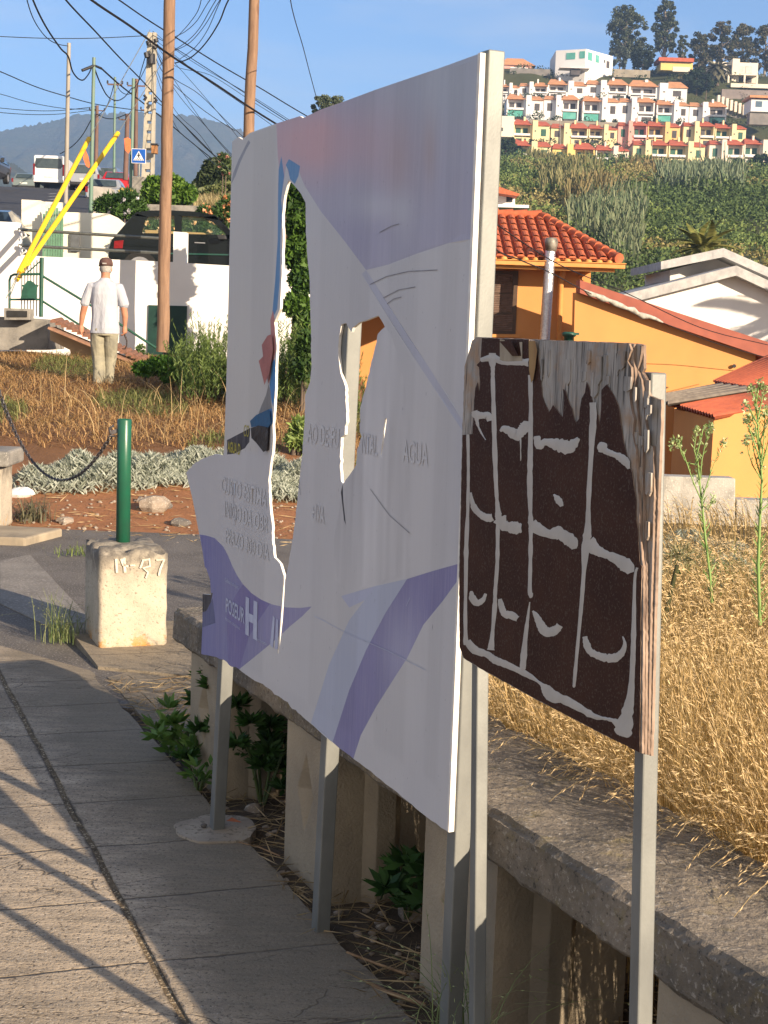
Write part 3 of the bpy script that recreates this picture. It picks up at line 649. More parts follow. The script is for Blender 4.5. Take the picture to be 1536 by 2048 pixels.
def bcol0(k, u, v):
    x, y = proj(BP.w(u, v))
    n = noise.noise(Vector((u * 5, v * 1.2, 0)))
    base = lerp3((0.58, 0.565, 0.54), (0.56, 0.555, 0.565), (x - 545) / 30 if y < 900 else 1.0)
    base = lerp3(base, (0.52, 0.52, 0.54), n * 0.8)
    if k == 1:
        c = (0.41, 0.40, 0.50)
        c = lerp3(c, (0.44, 0.465, 0.53), gau(x, y, 930, 150, 200, 130) * 1.1)
        c = lerp3(c, (0.60, 0.38, 0.40), gau(x, y, 635, 285, 120, 70) * 1.2)
        c = lerp3(c, (0.46, 0.36, 0.38), gau(x, y, 800, 320, 40, 90) * 0.8)
        c = lerp3(c, (0.42, 0.30, 0.26), gau(x, y, 860, 300, 14, 70) * 0.5)
        c = lerp3(c, (0.52, 0.52, 0.58), gau(x, y, 745, 415, 60, 28) * 0.9 + gau(x, y, 810, 430, 20, 50) * 0.7)
        c = lerp3(c, (0.35, 0.335, 0.48), gau(x, y, 700, 480, 60, 60) * 0.7)
        return lerp3(c, (0.40, 0.40, 0.52), max(0, n) * 0.5)
    if k == 15:
        q = noise.noise(Vector((u * 70, v * 4, 3))) * 0.10 + noise.noise(Vector((u * 9, v * 2, 8))) * 0.08; return (0.575 + q, 0.57 + q, 0.58 + q)
    return {0: base, 2: (0.46, 0.47, 0.55), 3: (0.45, 0.48, 0.62), 4: (0.44, 0.48, 0.60), 5: lerp3((0.22, 0.21, 0.40), (0.36, 0.36, 0.53), gau(x, y, 800, 1300, 40, 90)),
            6: lerp3((0.18, 0.185, 0.41), (0.28, 0.27, 0.45), (x - 400) / 150), 7: (0.19, 0.17, 0.38), 8: (0.085, 0.10, 0.24), 9: (0.02, 0.02, 0.03), 10: (0.10, 0.25, 0.48),
            11: (0.50, 0.20, 0.18), 12: (0.02, 0.20, 0.50), 13: (0.22, 0.22, 0.22), 14: (0.30, 0.30, 0.33)}[k]
m = NT('printed_film'); ca = m.attr(); v = m.coord(); st = m.noise(m.coord((40, 40, 1.6)), 3.0, 5, 0.7); blot = m.noise(v, 2.5, 5)
col = m.mix(m.ramp(st, [(0.42, 0.0), (0.72, 0.14)]), ca, (0.70, 0.70, 0.70)); col = m.mix(m.ramp(blot, [(0.3, 0.12), (0.6, 0.0)]), col, (0.30, 0.31, 0.36))
sc = m.noise(m.coord((55, 55, 12)), 2.2, 3, 0.8); col = m.mix(m.ramp(sc, [(0.70, 0.0), (0.72, 0.8)]), col, (0.12, 0.12, 0.16))
m.base(col); m.b.inputs['Roughness'].default_value = 0.5; m.b.inputs['Specular IOR Level'].default_value = 0.35; m.bump(m.mix(0.7, blot, st), 0.12, 0.01); FILM = m.m
RIM = pm('white_board_core', (0.80, 0.78, 0.73), (0.66, 0.62, 0.56), 30, 0.8, 0.3)
def bbend(u, v):
    o = 0.004 * math.sin(u * 9 + 1) * math.sin(v * 3) + 0.004 * noise.noise(Vector((u * 3, v * 1.5, 4)))
    d = max(0.0, 1 - math.hypot((u + 1.62) / 0.34, (v - 0.55) / 0.42))      # the crumpled lower far corner
    o += d * 0.004 * math.sin((u * 0.9 - v * 0.25) * 30)
    d2 = max(0.0, 1 - abs(u + 1.3) / 0.3) * max(0.0, 1 - abs(v - 1.05) / 0.35)
    return o * min(1.0, max(0.0, -u / 0.05)) + d2 * 0.006
face = cut_sheet('panel', BP, OUT, [H1, H2, CR1], rg, 0.018, 0.0075, [FILM], RIM, board, bcol, bbend)
# lettering and logos, faded
def on_board(px, py, o=0.0015, size=1.0):
    u0, v0 = BP.uv(px, py)
    return lambda a, z: BP.w(u0 + a, v0 + z, o + bbend(u0 + a, v0 + z))
GH = pm('faded_print', (0.54, 0.54, 0.56), (0.61, 0.61, 0.62), 30, 0.6, 0.0)
GH2 = pm('faint_print', (0.55, 0.55, 0.57), (0.61, 0.61, 0.62), 20, 0.6, 0.0)
LW = pm('pale_print', (0.52, 0.56, 0.70), (0.42, 0.45, 0.62), 30, 0.6, 0.0)
YW = pm('yellow_print', (0.50, 0.44, 0.08), (0.36, 0.32, 0.07), 40, 0.6, 0.0)
def fit_text(txt, size, p0, x1, mat, bold=0.0008):
    """text from pixel p0 to pixel column x1 on the same sloping line"""
    u0, v0 = BP.uv(*p0); lo, hi = u0, u0 + 1.2
    for _ in range(40):
        mid = (lo + hi) / 2
        if proj(BP.w(mid, v0))[0] < x1: lo = mid
        else: hi = mid
    wu = lo - u0; o = text_mesh(txt, size, lambda a, z: (a, z, 0), 'lettering', mat, None, bold=bold); w = max(v.co.x for v in o.data.vertices)
    for v in o.data.vertices: a = v.co.x * wu / w; v.co = Vector(BP.w(u0 + a, v0 + v.co.y, 0.0015 + bbend(u0 + a, v0 + v.co.y))) - Vector(board.location) - Vector(face.location)
    o.parent = face; return o
fit_text('CUSTO ESTIMA', 0.072, (444, 984), 535, GH); fit_text('INICIO DA OBR', 0.068, (450, 1032), 538, GH2); fit_text('PRAZO 300 DIA', 0.064, (452, 1084), 540, GH2)
fit_text('AO DE FU', 0.072, (617, 884), 676, GH2); fit_text('NTAL', 0.072, (722, 905), 757, GH2); fit_text('AGUA', 0.072, (808, 922), 858, GH); fit_text('+IVA', 0.066, (624, 1040), 650, GH2)
text_mesh('Cofinanciado por:', 0.019, on_board(450, 1163), 'lettering', LW, face)
text_mesh('POSEUR', 0.064, on_board(450, 1223), 'logo', LW, face, bold=0.0012, sx=0.82)
text_mesh('PROGRAMA OPERACIONAL', 0.0125, on_board(449, 1240), 'logo', LW, face)
b = MB()
for a0, a1, z0, z1 in ((0, 0.03, 0, 0.115), (0.065, 0.095, 0, 0.115), (0.03, 0.065, 0.045, 0.07)):
    pl = on_board(494, 1268, 0.0015); b.add([pl(a0, z0), pl(a1, z0), pl(a1, z1), pl(a0, z1)], [(0, 1, 2, 3)])
pl = on_board(541, 1290, 0.0015)
for pg in ([(0, 0), (0.022, -0.004), (0.03, 0.085), (0.016, 0.09)], [(0.034, -0.004), (0.055, 0.0), (0.055, 0.085), (0.04, 0.085)]): b.add([pl(*p) for p in pg], [(0, 1, 2, 3)])
split_loose(b.build('logo', LW, face))
text_mesh('UNIAO EUROPEIA', 0.011, on_board(513, 1279), 'logo', LW, face)
text_mesh('AGUA D', 0.046, on_board(457, 903), 'lettering', YW, face, bold=0.001, sx=0.62)
text_mesh('CO', 0.05, on_board(487, 872), 'lettering', YW, face, sx=0.6)
# long curved scratches
b = MB()
for st in ([(740, 569), (775, 553), (820, 543), (877, 540)], [(768, 596), (800, 580), (834, 574)], [(776, 608), (790, 598), (806, 594)], [(760, 465), (785, 452), (800, 448)], [(742, 978), (780, 1030), (820, 1066)], [(468, 965), (470, 1010), (474, 1050)], [(600, 950), (601, 975), (603, 990)]):
    ribbon(b, [(*BP.uv(*p), 0.002) for p in st], lambda a, z: BP.w(a, z, 0.0016 + bbend(a, z)))
split_loose(b.build('scratch', pm('scratch_dark', (0.30, 0.30, 0.33), None, 30, 0.8, 0), face))
b = MB()
for st in ([(640, 1236), (700, 1268), (775, 1302), (850, 1340)], [(630, 1232), (655, 1243)], [(820, 1195), (815, 1205), (812, 1212)]):
    ribbon(b, [(*BP.uv(*p), 0.0016) for p in st], lambda a, z: BP.w(a, z, 0.0016 + bbend(a, z)))
split_loose(b.build('scratch', pm('scratch_pale', (0.52, 0.55, 0.68), None, 30, 0.8, 0), face))
# hanging flap of the older film
FLAP = pm('old_film_blue', (0.02, 0.12, 0.26), (0.03, 0.10, 0.20), 20, 0.4, 0.2)
def flap(px, mat, o0, name='film_flap'):
    pts = [BP.uv(*p) for p in px]; umx = max(p[0] for p in pts); b = MB()
    vs = [BP.w(u, v, 0.006 + o0 + (umx - u) * 0.10) for u, v in pts]; n = len(vs); tri = tessellate_polygon([[Vector((p[0], p[1], 0)) for p in pts]])
    b.add(vs, [tuple(t) for t in tri]); return b.build(name, mat, face)
flap([(513, 855), (511, 842), (521, 830), (542, 818), (544, 846), (540, 855), (526, 851)], FLAP, -0.002)
flap([(513, 856), (526, 851), (541, 856), (539, 900), (533, 904), (522, 886), (514, 876)], pm('old_film_black', (0.02, 0.02, 0.022), (0.05, 0.05, 0.05), 30, 0.4, 0.3), 0.001)
flap([(527, 722), (534, 713), (532, 690), (541, 672), (548, 668), (550, 700), (544, 745), (536, 770)], pm('old_film_red', (0.42, 0.17, 0.15), (0.33, 0.13, 0.12), 20, 0.5, 0.2), 0.0)
# posts behind the panel, and the trim along its near edge
def post(plane, top, bot, off, w, name, parent, mat=GALV, zb=-0.12):
    q_ = plane; plane = Plane((q_.p + q_.n * (off - w * 0.5))[:2], q_.u[:2]); off = w * 0.5
    u1, z1 = plane.uv(*top); u0, z0 = plane.uv(*bot); k = (zb - z1) / (z0 - z1); ub = u1 + (u0 - u1) * k; b = MB()
    def q(u, z): return [plane.w(u - w / 2, z, off), plane.w(u + w / 2, z, off), plane.w(u + w / 2, z, off - w), plane.w(u - w / 2, z, off - w)]
    b.hexa(q(ub, zb) + q(u1, z1)); return bevel(flipn(b.build(name, mat, parent)), 0.003)
post(BP, (985, 103), (918, 1662), -0.0125, 0.040, 'post', board)
post(BP, (727, 200), (641, 1860), -0.0125, 0.040, 'post', board)
post(BP, (506, 300), (434, 1655), -0.0125, 0.040, 'post', board)
b = MB(); u1, z1 = BP.uv(957, 107); u0, z0 = BP.uv(895, 1662)
b.hexa([BP.w(u0 + 0.0005, z0, 0.002), BP.w(u0 + 0.009, z0, 0.002), BP.w(u0 + 0.009, z0, -0.0124), BP.w(u0 + 0.0005, z0, -0.0124), BP.w(u1 + 0.0005, z1, 0.002), BP.w(u1 + 0.012, z1, 0.002), BP.w(u1 + 0.012, z1, -0.0124), BP.w(u1 + 0.0005, z1, -0.0124)])
flipn(b.build('edge_trim', RIM, board))
RUST = pm('rust', (0.12, 0.04, 0.025), (0.20, 0.10, 0.06), 60, 0.9, 0.3)


# ---------------------------------------------------------------- the smaller brown board of broken plywood
SP = Plane((0.431, 2.35), (0.264, -0.70))
sign = thing('plywood_board', 'small dark brown plywood board with broken top and grey dripping paint lines', 'board', (0.3, 2.7, 0))
FILMB = pm('brown_film', (0.060, 0.028, 0.019), (0.042, 0.020, 0.015), 8, 0.55, 0.12, fine=200, speck=(0.08, 0.055, 0.045), spec=0.08)
m = NT('grey_ply'); v = m.coord((1, 1, 0.12)); a = m.noise(v, 60, 6, 0.7); f = m.noise(m.coord(), 12, 6, 0.65); g2 = m.noise(m.coord((1, 1, 0.05)), 140, 3, 0.6)
col = m.mix(m.ramp(a, [(0.35, 0.0), (0.65, 1.0)]), (0.22, 0.21, 0.195), (0.42, 0.39, 0.35)); col = m.mix(m.ramp(f, [(0.50, 0.0), (0.66, 0.85)]), col, (0.36, 0.24, 0.15))
col = m.mix(m.ramp(g2, [(0.36, 0.8), (0.43, 0.0)]), col, (0.05, 0.045, 0.04)); m.base(col); m.b.inputs['Roughness'].default_value = 0.9; m.bump(m.mix(0.5, a, g2), 0.9, 0.006); PLY = m.m
PLYE = pm('ply_edge', (0.34, 0.25, 0.19), (0.13, 0.09, 0.07), 60, 0.85, 0.4, stretch=(1, 1, 0.2))
PAINT = pm('grey_paint', (0.43, 0.41, 0.37), (0.50, 0.475, 0.43), 18, 0.42, 0.25, spec=0.5, fine=40)
FL = [(964, 676), (1001, 678), (1058, 679), (1058, 728), (1060, 742), (1065, 758), (1071, 735), (1074, 700), (1078, 728), (1084, 791), (1090, 808), (1098, 824), (1102, 818), (1106, 810), (1114, 820), (1125, 835), (1128, 800), (1126, 778), (1131, 782), (1139, 808), (1144, 818),
      (1148, 838), (1152, 845), (1158, 838), (1160, 815), (1163, 797), (1170, 785), (1173, 764), (1178, 775), (1181, 791), (1186, 808), (1189, 824), (1196, 830), (1199, 849), (1202, 820), (1203, 780), (1213, 769), (1223, 783), (1232, 800), (1237, 813), (1241, 840), (1247, 884), (1252, 905), (1259, 933), (1264, 945),
      (1268, 975), (1272, 1000), (1272, 1040), (1276, 1060), (1277, 1090), (1280, 1128), (1284, 1132), (1282, 1200), (1281, 1350), (1279, 1505), (1210, 1470), (1144, 1436), (1070, 1397), (1012, 1365), (960, 1336), (927, 1315), (919, 1293), (918, 1167), (922, 1000),
      (925, 870), (945, 868), (948, 800), (951, 775), (955, 765), (958, 785), (960, 770), (958, 735), (953, 730), (961, 722)]
L1 = [(946, 680), (955, 676), (1058, 679), (1064, 681), (1120, 682), (1180, 685), (1258, 687), (1262, 700), (1255, 722), (1262, 735), (1263, 760), (1259, 790), (1262, 815), (1268, 840), (1265, 870), (1272, 900), (1274, 960), (1278, 1000), (1280, 1060), (1284, 1120), (1287, 1135), (1286, 1300), (1284, 1507), (1210, 1471), (1070, 1398), (960, 1337), (927, 1316), (919, 1294), (919, 1100), (924, 870), (927, 800), (929, 733), (934, 715)]
L2 = [(945, 681), (955, 675), (1258, 687), (1268, 688), (1267, 720), (1270, 745), (1270, 780), (1275, 830), (1278, 870), (1284, 885), (1285, 900), (1286, 1000), (1290, 1100), (1293, 1135), (1292, 1300), (1290, 1509), (1210, 1471), (960, 1337), (927, 1316), (920, 1294), (920, 1100), (925, 870), (928, 800), (930, 733), (936, 715)]
L3 = [(944, 681), (955, 674), (1275, 688), (1283, 692), (1280, 720), (1275, 740), (1283, 760), (1286, 800), (1290, 840), (1296, 870), (1297, 890), (1306, 893), (1308, 990), (1305, 1100), (1302, 1200), (1299, 1350), (1296, 1510), (1210, 1471), (960, 1337), (927, 1316), (921, 1294), (921, 1100), (926, 870), (930, 733), (936, 715)]
L4 = [(944, 681), (955, 674), (1275, 687), (1287, 690), (1288, 737), (1284, 745), (1292, 758), (1293, 778), (1300, 792), (1312, 797), (1322, 800), (1323, 815), (1318, 950), (1313, 1100), (1309, 1250), (1305, 1400), (1302, 1512), (1210, 1471), (960, 1337), (927, 1316), (921, 1294), (921, 1100), (926, 870), (930, 733), (936, 715)]
zo = 0.0
for k, (Ly, mf) in enumerate(((FL, FILMB), (L1, PLY), (L2, PLY), (L3, PLY), (L4, PLY))):
    t_ = (0.0012, 0.0045, 0.0045, 0.0045, 0.005)[k]
    o = cut_sheet('front_film' if k == 0 else 'ply_layer', Plane((SP.p + SP.n * zo)[:2], SP.u[:2]), jag(Ly, 0.9, 7, k * 3.0), [], [], 0.05, t_ + (0.0 if k else 0), [mf], PLYE, sign, None, None, 0.0)
    zo -= t_ + 0.0008
# split strips of veneer standing off the broken top
b = MB()
for px in ([(1010, 683), (1031, 681), (1044, 712), (1030, 712)],): 
    pts = [SP.uv(*p) for p in px]; b.add([SP.w(u, v, 0.012 - i * 0.002) for i, (u, v) in enumerate(pts)], [(0, 1, 2, 3)])
b.build('veneer_splinter', FILMB, sign)
b = MB()
for px in ([(1001, 678), (1010, 680), (1033, 712), (1044, 712), (1040, 684), (1046, 684), (1046, 722), (1001, 724)],):
    pts = [SP.uv(*p) for p in px]; tri = tessellate_polygon([[Vector((p[0], p[1], 0)) for p in pts]]); b.add([SP.w(u, v, 0.0015) for u, v in pts], [tuple(t) for t in tri])
b.build('veneer_splinter', pm('pale_ply', (0.42, 0.36, 0.27), (0.30, 0.25, 0.18), 30, 0.9, 0.3, stretch=(1, 1, .2)), sign)
b = MB()
for px in ([(1061, 682), (1074, 682), (1078, 700), (1075, 730), (1073, 745), (1070, 760), (1066, 766), (1062, 740)],):
    pts = [SP.uv(*p) for p in px]; tri = tessellate_polygon([[Vector((p[0], p[1], 0)) for p in pts]]); b.add([SP.w(u, v, 0.004) for u, v in pts], [tuple(t) for t in tri])
b.build('veneer_splinter', pm('ochre_ply', (0.36, 0.23, 0.10), (0.26, 0.15, 0.07), 30, 0.9, 0.3, stretch=(1, 1, .2)), sign)
random.seed(5)
b = MB()
for i in range(26):
    x = random.uniform(1070, 1250); y = random.uniform(700, 760); l = random.uniform(20, 60); w = random.uniform(4, 16)
    if i > 12: x = random.uniform(1255, 1290); y = random.uniform(750, 1050); w = random.uniform(3, 9)
    px = [(x, y), (x + w, y + 1), (x + w * 0.9, y + l * 0.8), (x + w * 0.4, y + l), (x, y + l * 0.9)]
    pts = [SP.uv(*p) for p in px]; of = (-0.006 if x > 1250 else 0.0) + random.uniform(-0.001, 0.0015); b.add([SP.w(u, v, of) for u, v in pts] + [SP.w(u, v, of - 0.003) for u, v in pts], [(0, 1, 2, 3, 4), (5, 6, 1, 0), (6, 7, 2, 1), (7, 8, 3, 2), (8, 9, 4, 3), (9, 5, 0, 4)])
split_loose(flipn(b.build('ply_splinter', PLY, sign)))
STK = [[(962, 720, 8), (985, 716, 14), (1010, 724, 12), (1040, 724, 13), (1058, 725, 15)],
    [(985, 706, 12), (985, 720, 17), (986, 738, 9), (986, 760, 8), (988, 830, 9), (990, 904, 9), (993, 980, 8), (996, 1018, 9), (997, 1030, 14), (996, 1050, 8), (995, 1123, 8), (991, 1180, 7), (990, 1211, 9), (985, 1270, 8), (982, 1300, 15)],
    [(1061, 750, 9), (1062, 820, 8), (1061, 904, 10), (1060, 965, 12), (1061, 1018, 8), (1062, 1045, 10), (1062, 1070, 8), (1061, 1130, 8), (1060, 1180, 8), (1062, 1190, 10), (1061, 1196, 2)],
    [(1060, 1204, 3), (1056, 1235, 6), (1051, 1277, 9), (1048, 1310, 12), (1046, 1334, 12), (1046, 1341, 5)],
    [(1186, 805, 13), (1187, 835, 14), (1184, 880, 12), (1183, 904, 10), (1179, 970, 9), (1177, 1018, 9), (1176, 1060, 14), (1172, 1090, 16), (1168, 1145, 9), (1164, 1200, 8), (1159, 1255, 7), (1153, 1320, 7), (1149, 1365, 7), (1148, 1375, 3)],
    [(936, 869, 6), (937, 940, 6), (936, 1018, 7), (933, 1090, 9), (932, 1167, 7), (931, 1230, 8), (932, 1290, 9)],
    [(1275, 1135, 5), (1270, 1160, 6), (1268, 1255, 10), (1266, 1320, 10), (1262, 1387, 14), (1254, 1430, 26), (1247, 1462, 34), (1244, 1472, 20)],
    [(935, 1283, 14), (950, 1300, 16), (975, 1309, 13), (990, 1320, 15), (1015, 1330, 14), (1056, 1350, 11), (1080, 1366, 5), (1092, 1378, 20), (1105, 1392, 26), (1130, 1400, 17), (1160, 1416, 16), (1190, 1433, 10), (1215, 1438, 6), (1232, 1444, 13), (1250, 1462, 30)],
    [(949, 822, 10), (953, 830, 16), (966, 831, 13), (976, 832, 17), (980, 842, 10)], [(953, 834, 9), (956, 850, 5), (963, 866, 3), (972, 880, 1)],
    [(1001, 862, 5), (1008, 858, 13), (1020, 862, 17), (1032, 870, 22), (1042, 864, 20), (1051, 852, 22), (1053, 842, 9)], [(1041, 872, 3), (1042, 900, 2), (1042, 922, 1)],
    [(1074, 872, 12), (1078, 892, 16), (1090, 884, 13), (1110, 888, 22), (1125, 892, 27), (1138, 894, 30), (1150, 885, 16), (1158, 876, 6)],
    [(1197, 890, 12), (1204, 894, 20), (1212, 902, 14), (1226, 908, 11), (1240, 914, 15), (1252, 924, 16), (1258, 938, 5)],
    [(942, 985, 3), (945, 1005, 9), (952, 1020, 13), (966, 1032, 13), (978, 1036, 17), (986, 1034, 14)],
    [(999, 1036, 26), (1008, 1050, 20), (1020, 1054, 22), (1034, 1056, 25), (1044, 1056, 16)],
    [(1064, 1048, 22), (1080, 1060, 20), (1100, 1068, 18), (1115, 1066, 26), (1128, 1072, 24), (1144, 1084, 26), (1149, 1098, 10)],
    [(1108, 989, 3), (1114, 996, 11), (1121, 1006, 13), (1124, 1013, 6)],
    [(1176, 1085, 36), (1190, 1098, 24), (1205, 1106, 18), (1225, 1114, 18), (1240, 1122, 24), (1256, 1134, 26), (1262, 1146, 14)],
    [(943, 1182, 6), (945, 1195, 13), (954, 1206, 14), (966, 1200, 9), (972, 1187, 5)],
    [(1000, 1198, 8), (1004, 1215, 13), (1010, 1228, 14), (1022, 1230, 16), (1036, 1238, 12)],
    [(1066, 1222, 4), (1073, 1232, 11), (1082, 1250, 17), (1090, 1262, 20), (1102, 1264, 18), (1114, 1258, 17), (1120, 1250, 12)],
    [(1170, 1273, 8), (1173, 1286, 13), (1180, 1302, 13), (1196, 1311, 14), (1214, 1316, 16), (1232, 1315, 17), (1245, 1304, 12), (1250, 1288, 7), (1246, 1273, 2)]]
b = MB()
for st in STK:
    # smooth the hand-brushed stroke, then give it 1 mm of body
    P = []
    for i in range(len(st) - 1):
        for k in range(5):
            t = k / 5; p0 = st[max(0, i - 1)]; p1 = st[i]; p2 = st[i + 1]; p3 = st[min(len(st) - 1, i + 2)]
            P.append(tuple(0.5 * ((2 * p1[j]) + (-p0[j] + p2[j]) * t + (2 * p0[j] - 5 * p1[j] + 4 * p2[j] - p3[j]) * t * t + (-p0[j] + 3 * p1[j] - 3 * p2[j] + p3[j]) * t ** 3) for j in range(3)))
    P.append(st[-1]); A = []; B = []; n = len(P)
    for i in range(n):
        t = Vector((P[min(i + 1, n - 1)][0] - P[max(i - 1, 0)][0], P[min(i + 1, n - 1)][1] - P[max(i - 1, 0)][1])).normalized(); nn = Vector((-t.y, t.x))
        w = max(0.8, P[i][2]) / 2 * (1 + 0.28 * noise.noise(Vector((P[i][0], P[i][1], 0)) * 0.25)) + 0.8 * noise.noise(Vector((P[i][0], P[i][1], 4)) * 0.6)
        A.append((P[i][0] + nn.x * w, P[i][1] + nn.y * w)); B.append((P[i][0] - nn.x * w, P[i][1] - nn.y * w))
    base_ = len(b.v); vs = []
    for lp, o in ((A, 0.0004), (P, 0.0018), (B, 0.0004)):
        for q in lp: u, v = SP.uv(q[0], q[1]); vs.append(SP.w(u, v, o))
    b.add(vs, [(i, i + 1, n + i + 1, n + i) for i in range(n - 1)] + [(n + i, n + i + 1, 2 * n + i + 1, 2 * n + i) for i in range(n - 1)], True)
flipn(b.build('paint_lines', PAINT, sign))
post(SP, (1309, 745), (1281, 2048), -0.026, 0.030, 'post', sign)
post(SP, (966, 745), (954, 2048), -0.026, 0.028, 'post', sign)
# ---------------------------------------------------------------- road climbing away on the left
def q3(x, y, Y): return tuple(At(x, y, Y))
RM = pm('road_asphalt', (0.055, 0.055, 0.06), (0.04, 0.04, 0.043), 1.5, 0.85, 0.4, speck=(0.10, 0.10, 0.10), fine=40)
b = MB(); yy = [30, 34, 38, 42, 45, 55, 65, 75, 85, 95, 100, 104, 108, 115, 125]
def rz(y): return float(np.interp(y, LY, LZ)) + 0.10
V = []; F = []
for y in yy: V += [(-60, y, rz(y)), (-0.126 * y - 1.6, y, rz(y))]
for i in range(len(yy) - 1): F.append((2 * i, 2 * i + 1, 2 * i + 3, 2 * i + 2))
b.add(V, F); tag(b.build('road', RM), kind='structure')
WL = pm('road_paint', (0.62, 0.62, 0.6), (0.45, 0.45, 0.44), 6, 0.8, 0.1)
b = MB()
for (x0, x1, y) in ((-9, 20, 43.5),): b.add([(-30, y, rz(y) + .01), (-0.126 * y - 2.2, y, rz(y) + .01), (-0.126 * y - 2.2, y + .4, rz(y + .4) + .01), (-30, y + .4, rz(y + .4) + .01)], [(0, 1, 2, 3)])
for y in (46, 49, 52, 58, 64, 70, 76):
    xc = float(At(98, 400, y)[0]) * (1.0); b.add([(xc - .08, y, rz(y) + .01), (xc + .08, y, rz(y) + .01), (xc + .08, y + 1.6, rz(y + 1.6) + .01), (xc - .08, y + 1.6, rz(y + 1.6) + .01)], [(0, 1, 2, 3)])
for k in range(9):
    xc = -7.6 - k * 1.0; b.add([(xc - .5, 39.5, rz(39.5) + .02), (xc, 39.5, rz(39.5) + .02), (xc, 41.2, rz(41.2) + .02), (xc - .5, 41.2, rz(41.2) + .02)], [(0, 1, 2, 3)])
tag(b.build('road_marking', WL), kind='structure')

# ---------------------------------------------------------------- white retaining wall with the parking deck
def wallpx(b, pts, Y, thick):                    # wall face traced at distance Y, given real thickness going back
    P = [At(x, y, Y) for x, y in pts]; b.extr([(p[0], p[2]) for p in P], (0, Y, 0), (1, 0, 0), (0, 0, 1), (0, 1, 0), thick)
b = MB(); YW_ = 26.0
wallpx(b, [(-60, 440), (37, 445), (39, 509), (84, 513), (322, 523), (346, 524), (347, 463), (373, 465), (372, 526), (456, 531), (560, 537), (700, 545), (700, 760), (-60, 730)], YW_, 0.25)
wall = tag(flipn(b.build('retaining_wall', WHITEW)), 'long white retaining wall behind the walking man, holding up the parking deck', 'wall')
DGREEN = pm('dark_green_paint', (0.02, 0.09, 0.06), (0.015, 0.06, 0.04), 10, 0.45, 0.05, spec=0.4)
b = MB(); wallpx(b, [(297, 610), (374, 612), (370, 760), (293, 760)], YW_ - 0.035, 0.034); flipn(b.build('door', pm('door_green', (0.012, 0.045, 0.035), (0.01, 0.035, 0.03), 8, 0.5, 0.05), wall))
b = MB(); z0 = float(At(200, 535, 26)[2]); xl = float(At(-120, 500, 26)[0]); b.box(xl, 1.5, 26.25, 31.5, z0 - .3, z0 - 0.05)
tag(b.build('parking_deck', CONC), kind='structure')
RAIL = pm('grey_rail', (0.16, 0.17, 0.16), (0.11, 0.12, 0.11), 20, 0.4, 0.1, 0.5)
rl = thing('guard_rail', 'two grey horizontal guard rails over the white wall in front of the black car', 'guard rail', q3(180, 470, 25.9))
for a, c_ in (((36, 459), (324, 477)), ((37, 491), (322, 506))):
    b = MB(); b.tube([q3(*a, 25.92), q3(*c_, 25.92)], 0.027, 8); b.build('rail', RAIL, rl)
for yy_ in (466, 497):
    b = MB(); b.tube([q3(38, yy_ - 5, 25.9), q3(50, yy_ + 2, 25.9), q3(53, yy_ + 5, 25.9), q3(43, yy_ + 11, 25.95)], 0.018, 6); b.build('bracket', WHITEW, rl)
# boundary wall behind the deck, pillar, gate
CREAM = pm('cream_wall', (0.76, 0.72, 0.60), (0.70, 0.66, 0.56), 1.5, 0.85, 0.12, fine=30, stain=(0.6, 0.57, 0.48))
b = MB(); wallpx(b, [(126, 424), (216, 427), (232, 434), (252, 450), (300, 470), (300, 540), (126, 535)], 31.5, 0.25)
bwall = tag(flipn(b.build('boundary_wall', CREAM)), 'cream boundary wall with a sloping shoulder, left of the black car', 'wall')
b = MB(); P = q3(149, 483, 31.4); b.box(P[0] - .09, P[0] + .09, 31.42, 31.5, P[2] - .2, P[2] + .17); b.build('intercom', pm('intercom_grey', (0.12, 0.13, 0.14), None, 10, 0.4, 0), bwall)
b = MB(); wallpx(b, [(43, 399), (82, 401), (80, 540), (43, 540)], 31.0, 0.4); tag(flipn(b.build('gate_pillar', CREAM)), 'cream rendered gate pillar left of the green slatted gate', 'pillar')
b = MB(); wallpx(b, [(84, 403), (126, 405), (126, 545), (84, 545)], 32.0, 0.3); tag(flipn(b.build('garden_wall', CREAM)), 'short cream wall right behind the green slatted gate', 'wall')
gt = thing('slatted_gate', 'green slatted gate with pointed middle between the cream pillar and wall', 'gate', q3(106, 510, 30.7))
b = MB(); LG = pm('light_green_paint', (0.13, 0.27, 0.17), (0.10, 0.20, 0.13), 8, 0.5, 0.1)
for i in range(8):
    x = 88 + i * 5.2; yt = 428 - (i * 6 if i < 4 else (7 - i) * 6) ; p0 = At(x, yt, 30.7); p1 = At(x - 1, 540, 30.7); b.beam(tuple(p0), tuple(p1), 0.045, 0.02, (0, 1, 0))
b.build('slats', LG, gt)
b = MB(); b.beam(q3(86, 470, 30.73), q3(127, 472, 30.73), 0.04, 0.03); b.beam(q3(86, 500, 30.73), q3(127, 502, 30.73), 0.04, 0.03); split_loose(b.build('gate_frame', LG, gt))
b = MB(); wallpx(b, [(186, 372), (222, 376), (220, 430), (186, 430)], 36.5, 0.5); tag(bevel(flipn(b.build('concrete_pillar', pm('pale_concrete', (0.42, 0.40, 0.36), (0.30, 0.29, 0.26), 4, 0.9, 0.3)))), 'short pale concrete pillar behind the green pole, below the silver hatchback', 'pillar')
b = MB(); wallpx(b, [(264, 352), (289, 354), (287, 430), (264, 430)], 44, 0.6); tag(bevel(flipn(b.build('concrete_pillar', CONC))), 'tall grey concrete pillar between the crossing sign and the bright hedge', 'pillar')
b = MB(); wallpx(b, [(289, 408), (345, 410), (470, 414), (560, 418), (560, 470), (289, 460)], 40.5, 0.5); tag(flipn(b.build('stone_wall', CONC)), 'low grey stone wall between the hedge and the orange flowers, above the black car', 'wall')

